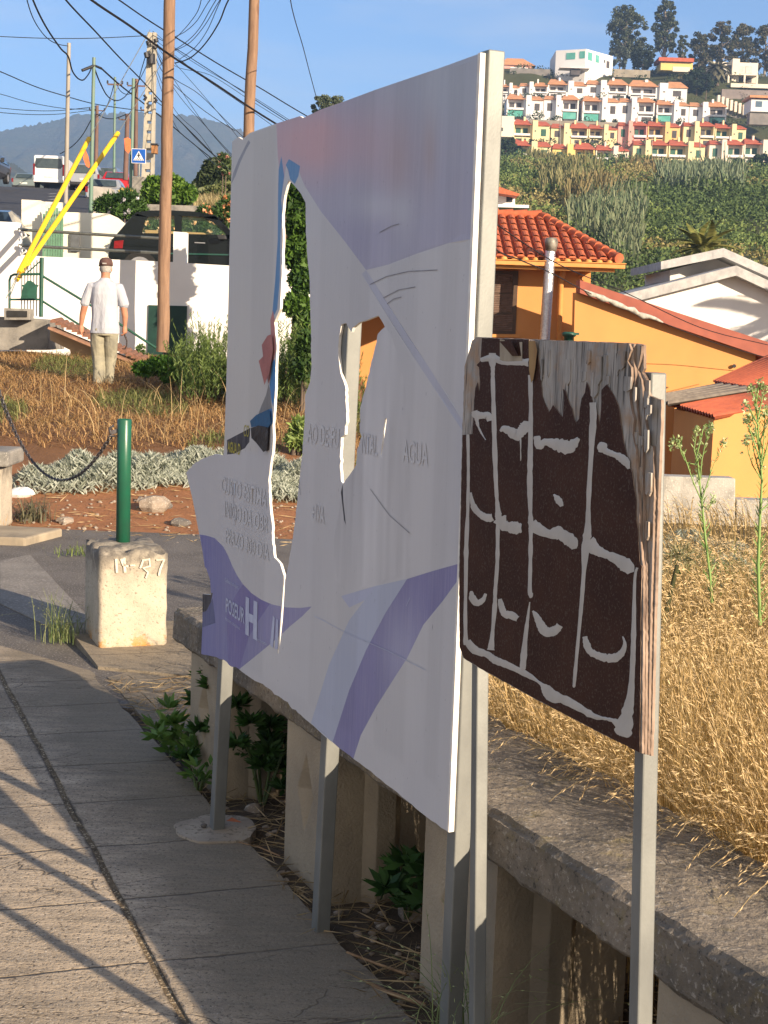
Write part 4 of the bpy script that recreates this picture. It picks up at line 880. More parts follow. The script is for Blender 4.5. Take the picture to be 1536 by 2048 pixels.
# ---------------------------------------------------------------- stair with tiled coping, handrail, letter box
PLAST = pm('ochre_plaster', (0.52, 0.36, 0.20), (0.42, 0.30, 0.18), 4, 0.9, 0.3)
TILEB = pm('old_roof_tile', (0.24, 0.115, 0.075), (0.14, 0.075, 0.05), 14, 0.9, 0.5)
st = thing('stair_parapet', 'ochre stair parapet with a coping of old brown roof tiles beside the walking man', 'parapet', q3(190, 700, 23.4))
b = MB(); wallpx(b, [(100, 660), (290, 740), (290, 770), (150, 770), (140, 700), (100, 680)], 23.4, 0.3); flipn(b.build('wall', PLAST, st))
b = MB()
for i in range(17):
    t = i / 16; x = 108 + 172 * t; y = 643 + 76 * t; c0 = At(x, y, 23.25); ring = []
    for k in range(7):
        an = math.pi * k / 6; ring.append((c0[0] - 0.055 * math.cos(an), 23.2, c0[2] - 0.02 + 0.06 * math.sin(an)))
    r2 = [(p[0], 23.75, p[2] + 0.03) for p in ring]; i3 = [(c0[0] - 0.042 * math.cos(math.pi * k / 6), 23.2, c0[2] - 0.02 + 0.047 * math.sin(math.pi * k / 6)) for k in range(7)]
    b.add(ring + r2 + i3, [(k, k + 1, 8 + k, 7 + k) for k in range(6)] + [(k + 1, k, 14 + k, 15 + k) for k in range(6)] + [tuple(range(14, 21))])
b.build('coping_tiles', TILEB, st)
b = MB()
for dz in (0.02,): b.beam(q3(103, 653 + dz * 130, 23.28 - dz * .2), q3(288, 730 + dz * 130, 23.28 - dz * .2), 0.5, 0.035)
b.build('tile_course', pm('brick_course', (0.34, 0.19, 0.12), (0.22, 0.12, 0.08), 12, 0.9, 0.5), st)
b = MB(); wallpx(b, [(-30, 632), (96, 640), (96, 700), (-30, 700)], 23.9, 1.2); tag(bevel(flipn(b.build('landing', CONC))), 'concrete landing at the top of the stair by the green railing', 'landing')
b = MB(); wallpx(b, [(8, 616), (60, 618), (60, 640), (8, 640)], 23.6, 0.25); o = tag(bevel(flipn(b.build('meter_box', CONC))), 'small concrete box with a dark opening, standing on the landing', 'box')
b = MB(); wallpx(b, [(14, 621), (54, 622), (54, 634), (14, 634)], 23.58, 0.015); flipn(b.build('opening', pm('dark_opening', (0.03, 0.03, 0.03), None, 9, 0.9, 0), o))
hr = thing('stair_handrail', 'dark green tube railing down the stair with bars and end post', 'handrail', q3(84, 632, 24.2))
def gtube(pts, r, name, parent, Y=24.2, mat=DGREEN):
    b = MB(); b.tube([q3(x, y, Y) for x, y in pts], r, 8); return b.build(name, mat, parent)
gtube([(84, 515), (82, 634)], 0.032, 'post', hr); gtube([(80, 549), (200, 622), (312, 696)], 0.02, 'rail', hr); gtube([(83, 601), (200, 676), (280, 725)], 0.018, 'rail', hr)
gtube([(19, 634), (19, 560), (22, 552), (28, 549), (80, 548)], 0.02, 'rail', hr); gtube([(20, 599), (80, 599)], 0.016, 'rail', hr); gtube([(52, 548), (81, 522)], 0.010, 'rail', hr)
b = MB()
for i in range(7): b.tube([q3(44 + i * 6, 540 - i * 4, 24.3), q3(43 + i * 6, 632, 24.3)], 0.009, 5)  # grey tubes standing in for bar shadows on the white wall
b.build('bar_shadows', RAIL, hr)
b = MB(); wallpx(b, [(41, 597), (46, 574), (43, 570), (50, 569), (54, 562), (60, 561), (66, 565), (70, 569), (76, 570), (73, 575), (72, 597)], 24.08, 0.06); tag(flipn(b.build('letter_box', DGREEN)), 'green letter box with a curved top hung on the railing', 'letter box')
YEL = pm('yellow_plastic', (0.80, 0.50, 0.02), (0.72, 0.43, 0.02), 5, 0.45, 0.03, spec=0.4)
for i, (a, c_, lab) in enumerate((((38, 545), (178, 277), 'shorter yellow plastic tube guarding a slanting stay wire'), ((33, 560), (236, 266), 'longer yellow plastic tube guarding the stay wire nearer the man'))):
    t = thing('stay_guard', lab, 'stay wire guard', q3(*c_, 24 + i * .3)); b = MB(); b.tube([q3(*a, 24 + i * .3), q3(*c_, 27 + i * .3)], 0.042, 10); b.build('tube', YEL, t)
    b = MB(); b.tube([q3(12 + i * 6, 597, 23.9), q3(*a, 24 + i * .3), q3(*c_, 27 + i * .3), q3((300, 340)[i], (60, 100)[i], 29 + i)], 0.008, 5); b.build('wire', GALV, t)

# ---------------------------------------------------------------- poles
WOODP = NT('pole_wood'); v = WOODP.coord((1, 1, 0.08)); a = WOODP.noise(v, 28, 6, 0.7); f = WOODP.noise(WOODP.coord((1, 1, 0.5)), 3.0, 4)
WOODP.base(WOODP.mix(WOODP.ramp(WOODP.noise(WOODP.coord((1, 1, 0.4)), 5, 3), [(0.62, 0.0), (0.7, 0.7)]), WOODP.mix(WOODP.ramp(a, [(0.3, 0.0), (0.7, 1.0)]), (0.30, 0.19, 0.12), (0.15, 0.09, 0.06)), (0.13, 0.07, 0.04))); WOODP.b.inputs['Roughness'].default_value = 0.85; WOODP.bump(a, 0.6, 0.01); WOODP = WOODP.m
GPOLE = pm('green_pole', (0.10, 0.20, 0.15), (0.17, 0.22, 0.18), 3, 0.55, 0.1, stretch=(1, 1, .4)); GREYP = pm('grey_pole', (0.34, 0.31, 0.26), (0.25, 0.23, 0.20), 4, 0.7, 0.2, stretch=(1, 1, .4)); BROWNP = pm('brown_pole', (0.17, 0.10, 0.08), (0.12, 0.075, 0.06), 4, 0.8, 0.2, stretch=(1, 1, .4))
CPOLE = pm('concrete_pole', (0.42, 0.39, 0.32), (0.33, 0.31, 0.26), 5, 0.85, 0.3)
INS = pm('insulator_black', (0.03, 0.03, 0.035), None, 20, 0.5, 0)
def pole(name, label, top, bot, Y, w, mat, extend=0.0, zb=None, taper=0.8):
    a = At(*top, Y); c = At(*bot, Y); d = (a - c); a2 = a + d * extend
    if zb is not None: c = c + d * ((zb - c[2]) / d[2])
    t = thing(name, label, 'pole', tuple(c)); b = MB(); n = 14
    if name == 'wooden_pole':
        pts = [Vector(c).lerp(Vector(a2), i / n) + Vector((noise.noise(Vector((i * .6, Y, 0))) * .02, 0, 0)) for i in range(n + 1)]
        b.tube(pts, [w / 2 * (1 + (taper - 1) * i / n) * (1 + .05 * noise.noise(Vector((i * 1.3, 0, Y)))) for i in range(n + 1)], 14)
    else: b.tube([tuple(c), tuple(a2)], [w / 2, w / 2 * taper], 10)
    b.build('shaft', mat, t); return t, a, c
def crossarm(t, P, w, n=3):
    b = MB(); b.beam((P[0] - w / 2, P[1], P[2]), (P[0] + w / 2, P[1], P[2]), 0.06, 0.06); b.build('bracket', BROWNP, t); b = MB()
    for i in range(n): x = P[0] - w / 2 + w * i / max(1, n - 1); b.lathe([(0.03, P[2] + .03), (0.045, P[2] + .06), (0.03, P[2] + .09), (0.045, P[2] + .12), (0.02, P[2] + .16)], x, P[1], 8)
    b.build('insulators', INS, t)
t1, *_ = pole('wooden_pole', 'tall brown wooden pole in front of the white wall and dark door', (340, 0), (325, 704), 25.2, 0.205, WOODP, 0.25, None, 0.9)
t2, *_ = pole('wooden_pole', 'brown wooden pole rising from behind the torn board', (509, 0), (497, 262), 27.5, 0.215, WOODP, 0.6, 1.0, 0.85)
t3, a3, _ = pole('metal_pole', 'slim grey metal pole, leftmost pole, beside the white van', (138, 86), (131, 420), 38, 0.115, GREYP); 
t4, a4, _ = pole('metal_pole', 'slim green metal pole with a bracket, right of the grey one', (188, 115), (181, 432), 36, 0.10, GPOLE)
b = MB(); c0 = At(189, 131, 36); e0 = At(164, 141, 35.8); b.tube([tuple(c0), tuple(e0)], 0.035, 8); b.tube([tuple(c0), q3(203, 137, 36.2)], 0.03, 8); b.build('bracket', INS, t4)
t5, a5, _ = pole('metal_pole', 'thin faint green pole between the two yellow tubes', (230, 154), (228, 345), 62, 0.11, GPOLE)
t6, a6, _ = pole('utility_pole', 'thin brown wooden pole just right of the green bracket pole', (194, 211), (192, 330), 92, 0.26, BROWNP)
t7, a7, _ = pole('metal_pole', 'green metal pole holding up the blue pedestrian crossing sign', (267, 157), (261, 400), 45, 0.12, GPOLE)
t8, a8, _ = pole('utility_pole', 'thin brown pole close behind the crossing sign pole', (273, 158), (271, 352), 68, 0.20, BROWNP)
t9, a9, _ = pole('utility_pole', 'brown wooden pole left of the crossing sign, beside an orange banner', (255, 228), (251, 360), 80, 0.28, BROWNP)
t10, a10, _ = pole('utility_pole', 'thin dark brown pole left of the tall concrete pole', (292, 208), (289, 350), 76, 0.17, BROWNP)
for t_, a_, w_ in ((t5, a5, .6), (t6, a6, .9), (t8, a8, .8), (t9, a9, .9), (t10, a10, .5)): crossarm(t_, a_ - np.array([0, 0, .3]), w_)
# tall slotted concrete pole
a = At(305, 66, 50); c_ = At(296, 358, 50); cp_ = thing('concrete_pole', 'tall tapering slotted concrete pole with cable gear at its head', 'pole', tuple(c_))
b = MB(); n = 15; 
for i in range(n):
    p0 = Vector(c_).lerp(Vector(a), i / n); p1 = Vector(c_).lerp(Vector(a), (i + 1) / n); w0 = 0.30 - 0.12 * i / n; w1 = 0.30 - 0.12 * (i + 1) / n
    for sx_ in (-1, 1): b.hexa([(p0.x + sx_ * w0 * .5 - .05, p0.y - .12, p0.z), (p0.x + sx_ * w0 * .5 + .05, p0.y - .12, p0.z), (p0.x + sx_ * w0 * .5 + .05, p0.y + .12, p0.z), (p0.x + sx_ * w0 * .5 - .05, p0.y + .12, p0.z),
                                 (p1.x + sx_ * w1 * .5 - .05, p1.y - .12, p1.z), (p1.x + sx_ * w1 * .5 + .05, p1.y - .12, p1.z), (p1.x + sx_ * w1 * .5 + .05, p1.y + .12, p1.z), (p1.x + sx_ * w1 * .5 - .05, p1.y + .12, p1.z)])
    g0 = p0.lerp(p1, 0.0); g1 = p0.lerp(p1, 0.68 if i < 9 else 1.0); b.hexa([(g0.x - w0 * .5, g0.y - .09, g0.z), (g0.x + w0 * .5, g0.y - .09, g0.z), (g0.x + w0 * .5, g0.y + .09, g0.z), (g0.x - w0 * .5, g0.y + .09, g0.z),
            (g1.x - w1 * .5, g1.y - .09, g1.z), (g1.x + w1 * .5, g1.y - .09, g1.z), (g1.x + w1 * .5, g1.y + .09, g1.z), (g1.x - w1 * .5, g1.y + .09, g1.z)])
b.build('shaft', CPOLE, cp_)
b = MB()
for (x, y, l) in ((292, 105, 10), (296, 82, 8), (311, 78, 6), (309, 92, 5)): b.tube([q3(x, y, 49.6), q3(x + 2, y + l, 49.6)], 0.08, 8)
b.tube([q3(302, 108, 49.7), q3(303, 128, 49.7)], 0.13, 10)
for (x, y) in ((288, 195), (309, 200)): b.tube([q3(x, y - 5, 49.6), q3(x + 4, y, 49.6), q3(x, y + 6, 49.6)], 0.05, 6)
split_loose(b.build('cable_gear', INS, cp_))
# crossing sign
sg = thing('crossing_sign', 'blue square pedestrian crossing sign with a white triangle on a slim post', 'road sign', q3(278, 352, 44.6))
P = At(277.5, 312, 44.6); s_ = 0.425; BLUE_ = pm('sign_blue', (0.01, 0.10, 0.45), None, 5, 0.4, 0, spec=0.4); SWH = pm('sign_white', (0.78, 0.78, 0.78), None, 5, 0.5, 0); SBK = pm('sign_black', (0.02, 0.02, 0.02), None, 5, 0.5, 0)
b = MB(); b.box(P[0] - s_ / 2, P[0] + s_ / 2, 44.6, 44.63, P[2] - s_ / 2, P[2] + s_ / 2); b.build('plate', SWH, sg)
b = MB(); k = s_ / 2 * 0.93; b.add([(P[0] - k, 44.596, P[2] - k), (P[0] + k, 44.596, P[2] - k), (P[0] + k, 44.596, P[2] + k), (P[0] - k, 44.596, P[2] + k)], [(0, 1, 2, 3)]); b.build('blue_field', BLUE_, sg)
b = MB(); b.add([(P[0] - .16, 44.592, P[2] - .13), (P[0] + .16, 44.592, P[2] - .13), (P[0], 44.592, P[2] + .15)], [(0, 1, 2)]); b.build('triangle', SWH, sg)
b = MB(); Pz = P[2]; yb_ = 44.588
for poly in ([(-.02, .08), (.02, .08), (.02, .05), (-.02, .05)], [(-.025, .045), (.025, .045), (.018, -.03), (-.018, -.03)], [(-.018, -.03), (.0, -.03), (-.03, -.09), (-.045, -.09)], [(.0, -.03), (.018, -.03), (.045, -.09), (.03, -.09)], [(-.025, .045), (-.06, .0), (-.05, -.01), (-.02, .02)], [(.025, .045), (.06, .0), (.05, -.01), (.02, .02)],
             [(-.13, -.12), (-.10, -.12), (-.085, -.095), (-.11, -.095)], [(-.07, -.12), (-.04, -.12), (-.035, -.095), (-.06, -.095)], [(-.012, -.12), (.018, -.12), (.012, -.095), (-.01, -.095)], [(.045, -.12), (.075, -.12), (.06, -.095), (.035, -.095)], [(.10, -.12), (.13, -.12), (.11, -.095), (.085, -.095)]):
    b.add([(P[0] + x, yb_, Pz + z) for x, z in poly], [(0, 1, 2, 3)][::1])
b.build('pedestrian', SBK, sg)
b = MB(); b.tube([(P[0], 44.66, P[2]), q3(278, 360, 44.66)], 0.03, 8); b.build('post', GALV, sg)
ORG = pm('orange_plastic', (0.80, 0.19, 0.07), (0.65, 0.15, 0.06), 6, 0.5, 0.2)
for px, Y, lab in (([(166, 316), (171, 300), (176, 312), (180, 330), (178, 336), (172, 332)], 35.7, 'tattered orange plastic banner tied to the green bracket pole'), ([(248, 277), (256, 275), (261, 278), (261, 300), (257, 307), (250, 300)], 44.4, 'long orange plastic banner on the crossing sign pole')):
    b = MB(); P_ = [At(x, y, Y) for x, y in px]; b.extr([(p[0], p[2]) for p in P_], (0, Y, 0), (1, 0, 0), (0, 0, 1), (0, 1, 0), 0.02); tag(flipn(b.build('banner', ORG)), lab, 'banner')
P = At(308, 297, 49.5); b = MB(); b.box(P[0] - .07, P[0] + .1, 49.4, 49.7, P[2] - .16, P[2] + .1); o = tag(b.build('junction_box', pm('copper_brown', (0.35, 0.17, 0.07), None, 9, 0.5, 0)), 'small brown junction box on the tall concrete pole', 'box')
b = MB(); b.box(P[0] - .09, P[0] + .12, 49.36, 49.7, P[2] + .1, P[2] + .15); b.build('lid', INS, o)

# ---------------------------------------------------------------- overhead cables
CAB = pm('black_cable', (0.012, 0.012, 0.014), None, 10, 0.6, 0)
def cable(pts, Y0, Y1, r, label, group=None):
    P = []; n = len(pts)
    for i in range(n - 1):
        for k in range(6):
            t = k / 6; p0 = pts[max(0, i - 1)]; p1 = pts[i]; p2 = pts[i + 1]; p3 = pts[min(n - 1, i + 2)]
            P.append(tuple(0.5 * ((2 * p1[j]) + (-p0[j] + p2[j]) * t + (2 * p0[j] - 5 * p1[j] + 4 * p2[j] - p3[j]) * t * t + (-p0[j] + 3 * p1[j] - 3 * p2[j] + p3[j]) * t ** 3) for j in range(2)))
    P.append(pts[-1]); m_ = len(P); b = MB(); b.tube([q3(x, y, Y0 + (Y1 - Y0) * i / (m_ - 1)) for i, (x, y) in enumerate(P)], r * 0.55, 5); return tag(b.build('overhead_cable', CAB), label, 'cable', group)
cable([(40, -60), (54, 0), (68, 40), (90, 72), (112, 87), (136, 92)], 22, 38, 0.018, 'black cable dropping steeply to the head of the leftmost grey pole')
cable([(45, -60), (66, 0), (90, 50), (120, 95), (136, 112), (144, 140), (155, 156), (166, 160), (176, 150), (183, 136)], 22, 36, 0.028, 'thicker black cable looping past the grey pole to the green bracket pole')
cable([(90, -60), (132, 0), (190, 62), (240, 116), (285, 162), (327, 208), (380, 262), (440, 322)], 24, 60, 0.034, 'black cable running diagonally behind the left wooden pole to the shrubs')
cable([(110, -60), (183, 0), (260, 52), (340, 110), (430, 168), (500, 215), (556, 250), (640, 300)], 20, 30, 0.034, 'thickest black cable crossing in front of both wooden poles to the board top')
cable([(150, -60), (238, 0), (290, 36), (350, 74), (440, 130), (520, 176), (603, 226), (700, 280)], 22, 34, 0.022, 'black cable high above, reaching the board top right of the second pole')
cable([(410, -60), (400, 10), (380, 45), (350, 78)], 20, 30, 0.012, 'black cable of the loops fanning up from the left wooden pole', 'loops at the wooden pole')
for i, e in enumerate((((480, -70), (432, 0), (400, 55), (375, 82), (349, 100)), ((490, -70), (440, 0), (410, 50), (380, 85), (350, 101)), ((470, -60), (420, 0), (395, 40), (372, 62), (349, 74)), ((470, -60), (437, 10), (415, 60), (390, 95), (360, 118)))):
    cable(list(e), 20, 26 + i, 0.011, 'black cable of the loops fanning up from the left wooden pole', 'loops at the wooden pole')
cable([(500, -70), (457, 0), (438, 45), (410, 88), (380, 116), (350, 126)], 20, 27, 0.02, 'thick black cable drooping low from the top edge to the left wooden pole')
cable([(-60, 120), (0, 143), (70, 173), (130, 192), (185, 207), (240, 216), (290, 222)], 40, 60, 0.03, 'long black cable sloping from the left edge to the concrete pole')
cable([(-60, 70), (0, 73), (70, 76), (130, 77), (200, 76), (300, 71)], 48, 50, 0.024, 'level thin cable across the sky to the concrete pole head')
cable([(-60, 176), (0, 188), (60, 205), (130, 217), (190, 218)], 80, 92, 0.035, 'thin cable of the low strands left of the poles', 'low strands at the left')
cable([(-60, 210), (0, 216), (60, 221), (120, 221), (192, 213)], 80, 92, 0.035, 'thin cable of the low strands left of the poles', 'low strands at the left')
cable([(-60, 218), (0, 225), (60, 229), (120, 228), (192, 219)], 80, 92, 0.035, 'thin cable of the low strands left of the poles', 'low strands at the left')
cable([(189, 137), (200, 165), (215, 192), (232, 201), (248, 195), (262, 178), (273, 163)], 36, 66, 0.035, 'slack black cable hanging between the green bracket pole and the brown pole')
cable([(202, 136), (240, 170), (285, 205), (330, 240), (380, 282), (425, 318)], 36, 70, 0.04, 'black cable from the green bracket pole down behind the concrete pole')
cable([(231, 158), (238, 178), (250, 188), (262, 186), (272, 172)], 62, 68, 0.03, 'short slack cable between the faint green pole and the brown pole')
cable([(194, 228), (210, 236), (230, 237), (254, 228)], 92, 80, 0.05, 'low slack cable between the two far brown poles')
cable([(254, 232), (262, 222), (268, 205), (280, 150), (296, 96)], 80, 50, 0.03, 'thin cable climbing from the far brown pole to the concrete pole')
cable([(273, 170), (285, 148), (296, 125), (303, 112)], 68, 50, 0.026, 'short cable rising to the gear on the concrete pole')
cable([(183, 238), (165, 270), (145, 292), (120, 308)], 92, 110, 0.06, 'far cable dipping behind the white van')
cable([(230, 160), (222, 190), (212, 215), (196, 232)], 62, 92, 0.035, 'far cable joining the faint green pole and the thin brown pole')
cable([(575, -60), (581, 0), (590, 40), (605, 90), (618, 140), (634, 200), (650, 260)], 20, 34, 0.014, 'single thin cable dropping from the top edge to the tree over the board')
fan = [((305, 70), (350, 96), (450, 160), (560, 232), (700, 320)), ((306, 76), (400, 150), (480, 205), (560, 262)), ((308, 84), (350, 132), (420, 150), (500, 200), (600, 262)), ((305, 88), (340, 150), (400, 190), (480, 268), (560, 330)), ((306, 90), (352, 165), (410, 250), (470, 320), (520, 370)),
       ((308, 94), (350, 180), (420, 262), (470, 316)), ((306, 100), (330, 150), (400, 215), (470, 262)), ((309, 130), (350, 220), (400, 270), (440, 330)), ((309, 140), (350, 250), (390, 290), (430, 330)), ((308, 200), (350, 232), (400, 285), (460, 340)), ((305, 62), (380, 120), (500, 190), (640, 280)), ((307, 80), (380, 160), (440, 230), (480, 280))]
for i, f_ in enumerate(fan): cable(list(f_), 50, 38 + (i % 4) * 6, 0.016 if i % 3 else 0.022, 'thin cable of the fan spreading from the concrete pole to the right', 'cable fan from the concrete pole')
# ---------------------------------------------------------------- orange house on the right
def rendered(name, c, c2, stain):
    return pm(name, c, c2, 1.2, 0.88, 0.25, fine=60, stain=stain, dist=0.006)
ORW = rendered('orange_render', (0.60, 0.285, 0.095), (0.55, 0.255, 0.088), (0.50, 0.24, 0.08))
ORT = pm('orange_trim', (0.62, 0.29, 0.09), (0.54, 0.25, 0.07), 8, 0.6, 0.1)
TILE = pm('terracotta_tile', (0.50, 0.14, 0.06), (0.38, 0.095, 0.045), 7, 0.8, 0.35, fine=50, stain=(0.32, 0.08, 0.035))
house = thing('orange_house', 'orange rendered house with a terracotta tiled hip roof and brown shuttered window', 'house', q3(1080, 680, 29))
b = MB(); wallpx(b, [(690, 495), (1000, 500), (1168, 512), (1160, 900), (690, 900)], 29.0, 5.0); hw = flipn(b.build('wall', ORW, house))
b = MB(); wallpx(b, [(1145, 520), (1182, 524), (1174, 900), (1135, 900)], 30.2, 4.0); flipn(b.build('wall', ORW, house))
# window: deep reveal, brown roller shutter in three bands
b = MB(); wallpx(b, [(962, 541), (1037, 541), (1031, 668), (956, 667)], 28.97, 0.06)
fr = flipn(b.build('window', pm('window_brown', (0.09, 0.055, 0.035), (0.07, 0.045, 0.03), 10, 0.5, 0.1), house))
m = NT('shutter_slats'); v = m.coord(); w_ = m.n('TexWave', wave_type='BANDS', bands_direction='Z'); w_.inputs['Scale'].default_value = 9; m.l(v, w_.inputs[0])
m.base(m.mix(m.ramp(m.noise(v, 14, 4), [(0.4, 0.0), (0.7, 1.0)]), (0.16, 0.105, 0.08), (0.10, 0.07, 0.055))); m.bump(w_.outputs['Fac'], 0.6, 0.02); m.b.inputs['Roughness'].default_value = 0.6; SHU = m.m
for y0, y1 in ((548, 585), (588, 625), (629, 662)):
    b = MB(); wallpx(b, [(966, y0), (1026, y0), (1024, y1), (964, y1)], 28.955, 0.02); flipn(b.build('shutter_panel', SHU, fr))
b = MB(); wallpx(b, [(950, 668), (1040, 669), (1040, 675), (950, 674)], 28.9, 0.12); flipn(b.build('sill', ORT, fr))
# tiled roof: barrel tiles laid in rows down the front slope and down the hip end
b = MB()
E0, E1 = np.array(q3(680, 500, 28.3)), np.array(q3(1236, 523, 28.3)); R0_, R1_ = np.array(q3(680, 430, 31.2)), np.array(q3(1080, 436, 31.2))
ez = E1[2]; E0[2] = ez; rz_ = R1_[2]; R0_[2] = rz_
nt_ = 30
def hipx(t): return E1[0] + (R1_[0] - E1[0]) * t
pit = 0.195; x = E0[0]
while x < E1[0] - 0.02:
    # length of this column up the slope before the hip cuts it
    tmax = 1.0 if x < R1_[0] else max(0.02, (E1[0] - x) / (E1[0] - R1_[0]))
    rows = 7
    for r in range(rows):
        t0 = r / rows; t1 = (r + 1.12) / rows
        if t0 >= tmax: break
        t1 = min(t1, tmax)
        for k in range(6):
            a0 = math.pi * k / 6; a1 = math.pi * (k + 1) / 6; rr = 0.075 * (1 - 0.0 * k)
            def pt(t, an, lift):
                p = np.array([x + pit / 2, E0[1] + (R0_[1] - E0[1]) * t, ez + (rz_ - ez) * t]); return (p[0] - rr * math.cos(an), p[1] - lift * .6, p[2] + rr * math.sin(an) * 0.9 + lift)
            b.add([pt(t0, a0, 0.035), pt(t0, a1, 0.035), pt(t1, a1, 0.008), pt(t1, a0, 0.008)], [(3, 2, 1, 0)], True)
        # pan between two covers, end thickness
        b.add([(x + pit / 2 - rr, E0[1] + (R0_[1] - E0[1]) * t0 - .02, ez + (rz_ - ez) * t0 + .03), (x + pit / 2 + rr, E0[1] + (R0_[1] - E0[1]) * t0 - .02, ez + (rz_ - ez) * t0 + .03), (x + pit / 2 + rr * .7, E0[1] + (R0_[1] - E0[1]) * t0 - .02, ez + (rz_ - ez) * t0 + .07), (x + pit / 2 - rr * .7, E0[1] + (R0_[1] - E0[1]) * t0 - .02, ez + (rz_ - ez) * t0 + .07)], [(0, 1, 2, 3)])
    x += pit
b.add([tuple(E0), tuple(E1), tuple(R1_), tuple(R0_)], [(0, 1, 2, 3)])
Bk = np.array([E1[0], 34.5, ez]); b.add([tuple(E1), tuple(Bk), tuple(R1_)], [(0, 1, 2)]); b.add([tuple(Bk), (E0[0], 34.5, ez), tuple(R0_), tuple(R1_)], [(0, 1, 2, 3)])
# soffit
b.add([(E0[0], E0[1], ez - .03), (E1[0], E1[1], ez - .03), (E1[0], 34.5, ez - .03), (E0[0], 34.5, ez - .03)], [(3, 2, 1, 0)])
n = 12
for i in range(n):      # ridge and hip caps
    p0 = Vector(R1_).lerp(Vector(E1), i / n); p1 = Vector(R1_).lerp(Vector(E1), (i + 1.15) / n); b.tube([p0 + Vector((0, 0, .05)), p1 + Vector((0, 0, .07))], [0.085, 0.10], 8)
for i in range(14):
    p0 = Vector(R0_).lerp(Vector(R1_), i / 14); p1 = Vector(R0_).lerp(Vector(R1_), (i + 1.1) / 14); b.tube([p0 + Vector((0, 0, .05)), p1 + Vector((0, 0, .07))], [0.085, 0.10], 8)
b.build('roof', TILE, house)
b = MB(); b.box(E0[0], E1[0] + .12, 28.16, 28.28, ez - .14, ez - .04); b.box(E0[0], E1[0] + .14, 28.13, 28.3, ez - .055, ez - .035); bevel(b.build('gutter', ORT, house), .01)
b = MB(); b.box(E0[0], E1[0] - .05, 28.3, 28.42, ez - .2, ez - .035)
for i in range(int((E1[0] - E0[0]) / .2)): b.ball((E0[0] + .1 + i * .2, 28.33, ez - .015), (.07, .05, .05), 8, 5)
b.build('eave_board', ORT, house)
b = MB(); b.tube([q3(1126, 530, 28.85), q3(1126, 548, 28.85), q3(1122, 560, 28.9), q3(1115, 760, 28.9)], 0.055, 10); b.lathe([(0.09, 0), (0.09, .12)], *q3(1127, 532, 28.85)[:2], 10) if False else None
b.build('downpipe', ORT, house)
b = MB(); b.tube([q3(1138, 566, 29.3), q3(1160, 552, 29.0), q3(1186, 536, 28.6)], 0.045, 8); b.build('brace_pipe', ORT, house)
b = MB(); b.tube([q3(1163, 552, 28.95), q3(1157, 760, 28.95)], 0.012, 5); b.build('cable', pm('maroon', (0.16, 0.03, 0.02), None, 9, .6, 0), house)
STEEL = pm('crinkled_foil', (0.72, 0.72, 0.74), (0.52, 0.53, 0.56), 22, 0.28, 0.9, 0.9, stretch=(1, 1, 1.5), fine=60, dist=0.02)
fl = thing('flue_pipe', 'shiny crinkled metal flue pipe with a dark cowl in front of the orange house', 'flue pipe', q3(1088, 690, 28.0))
P0 = Vector(q3(1085, 740, 28.2)); P1 = Vector(q3(1101, 500, 28.2)); b = MB(); pts = [P0.lerp(P1, i / 40) for i in range(41)]; b.tube(pts, [0.098 * (1 + .03 * (i % 2) + .03 * noise.noise(Vector((i, 0, 0)))) for i in range(41)], 16); b.build('pipe', STEEL, fl)
b = MB(); cx_, cy_, cz_ = q3(1102, 496, 28.2); b.lathe([(0.105, cz_ - .06), (0.11, cz_ + .02), (0.12, cz_ + .03), (0.125, cz_ + .12), (0.11, cz_ + .17), (0.09, cz_ + .19)], cx_, cy_, 16); b.build('cowl', pm('sooty_metal', (0.10, 0.085, 0.07), (0.35, 0.33, 0.28), 8, 0.6, 0.3, 0.4), fl)
b = MB(); cx_, cy_, cz_ = q3(1141, 680, 26.0); b.lathe([(0.09, cz_ - .3), (0.09, cz_ + .05), (0.125, cz_ + .07), (0.13, cz_ + .12), (0.08, cz_ + .14)], cx_ - .03, cy_, 14); b.box(cx_ - .02, cx_ + .14, cy_ - .05, cy_ + .05, cz_ + .09, cz_ + .13)
tag(b.build('vent_cap', DGREEN), 'dark green vent cap showing over the broken board top', 'vent')
# long orange wall with the sloping brick-red coping
COP = pm('brick_red_paint', (0.34, 0.105, 0.07), (0.27, 0.085, 0.06), 4, 0.75, 0.15)
ow = thing('orange_wall', 'long orange wall under a sloping brick red coping, right of the house', 'wall', q3(1330, 900, 27.5))
b = MB(); wallpx(b, [(1150, 585), (1183, 596), (1324, 645), (1511, 707), (1508, 1060), (1140, 1060)], 27.5, 0.35); flipn(b.build('wall', ORW, ow))
b = MB(); wallpx(b, [(1160, 560), (1181, 567), (1330, 617), (1560, 692), (1560, 724), (1511, 708), (1324, 645), (1160, 586)], 27.3, 0.6); flipn(b.build('coping', COP, ow))
b = MB(); wallpx(b, [(1511, 700), (1560, 720), (1560, 1060), (1508, 1060)], 27.9, 0.35); flipn(b.build('wall', COP, ow))
b = MB(); cx_, cy_, cz_ = q3(1468, 732, 27.46); b.tube([(cx_, cy_, cz_), (cx_, cy_ - .03, cz_)], .035, 10); b.build('vent_hole', INS, ow)
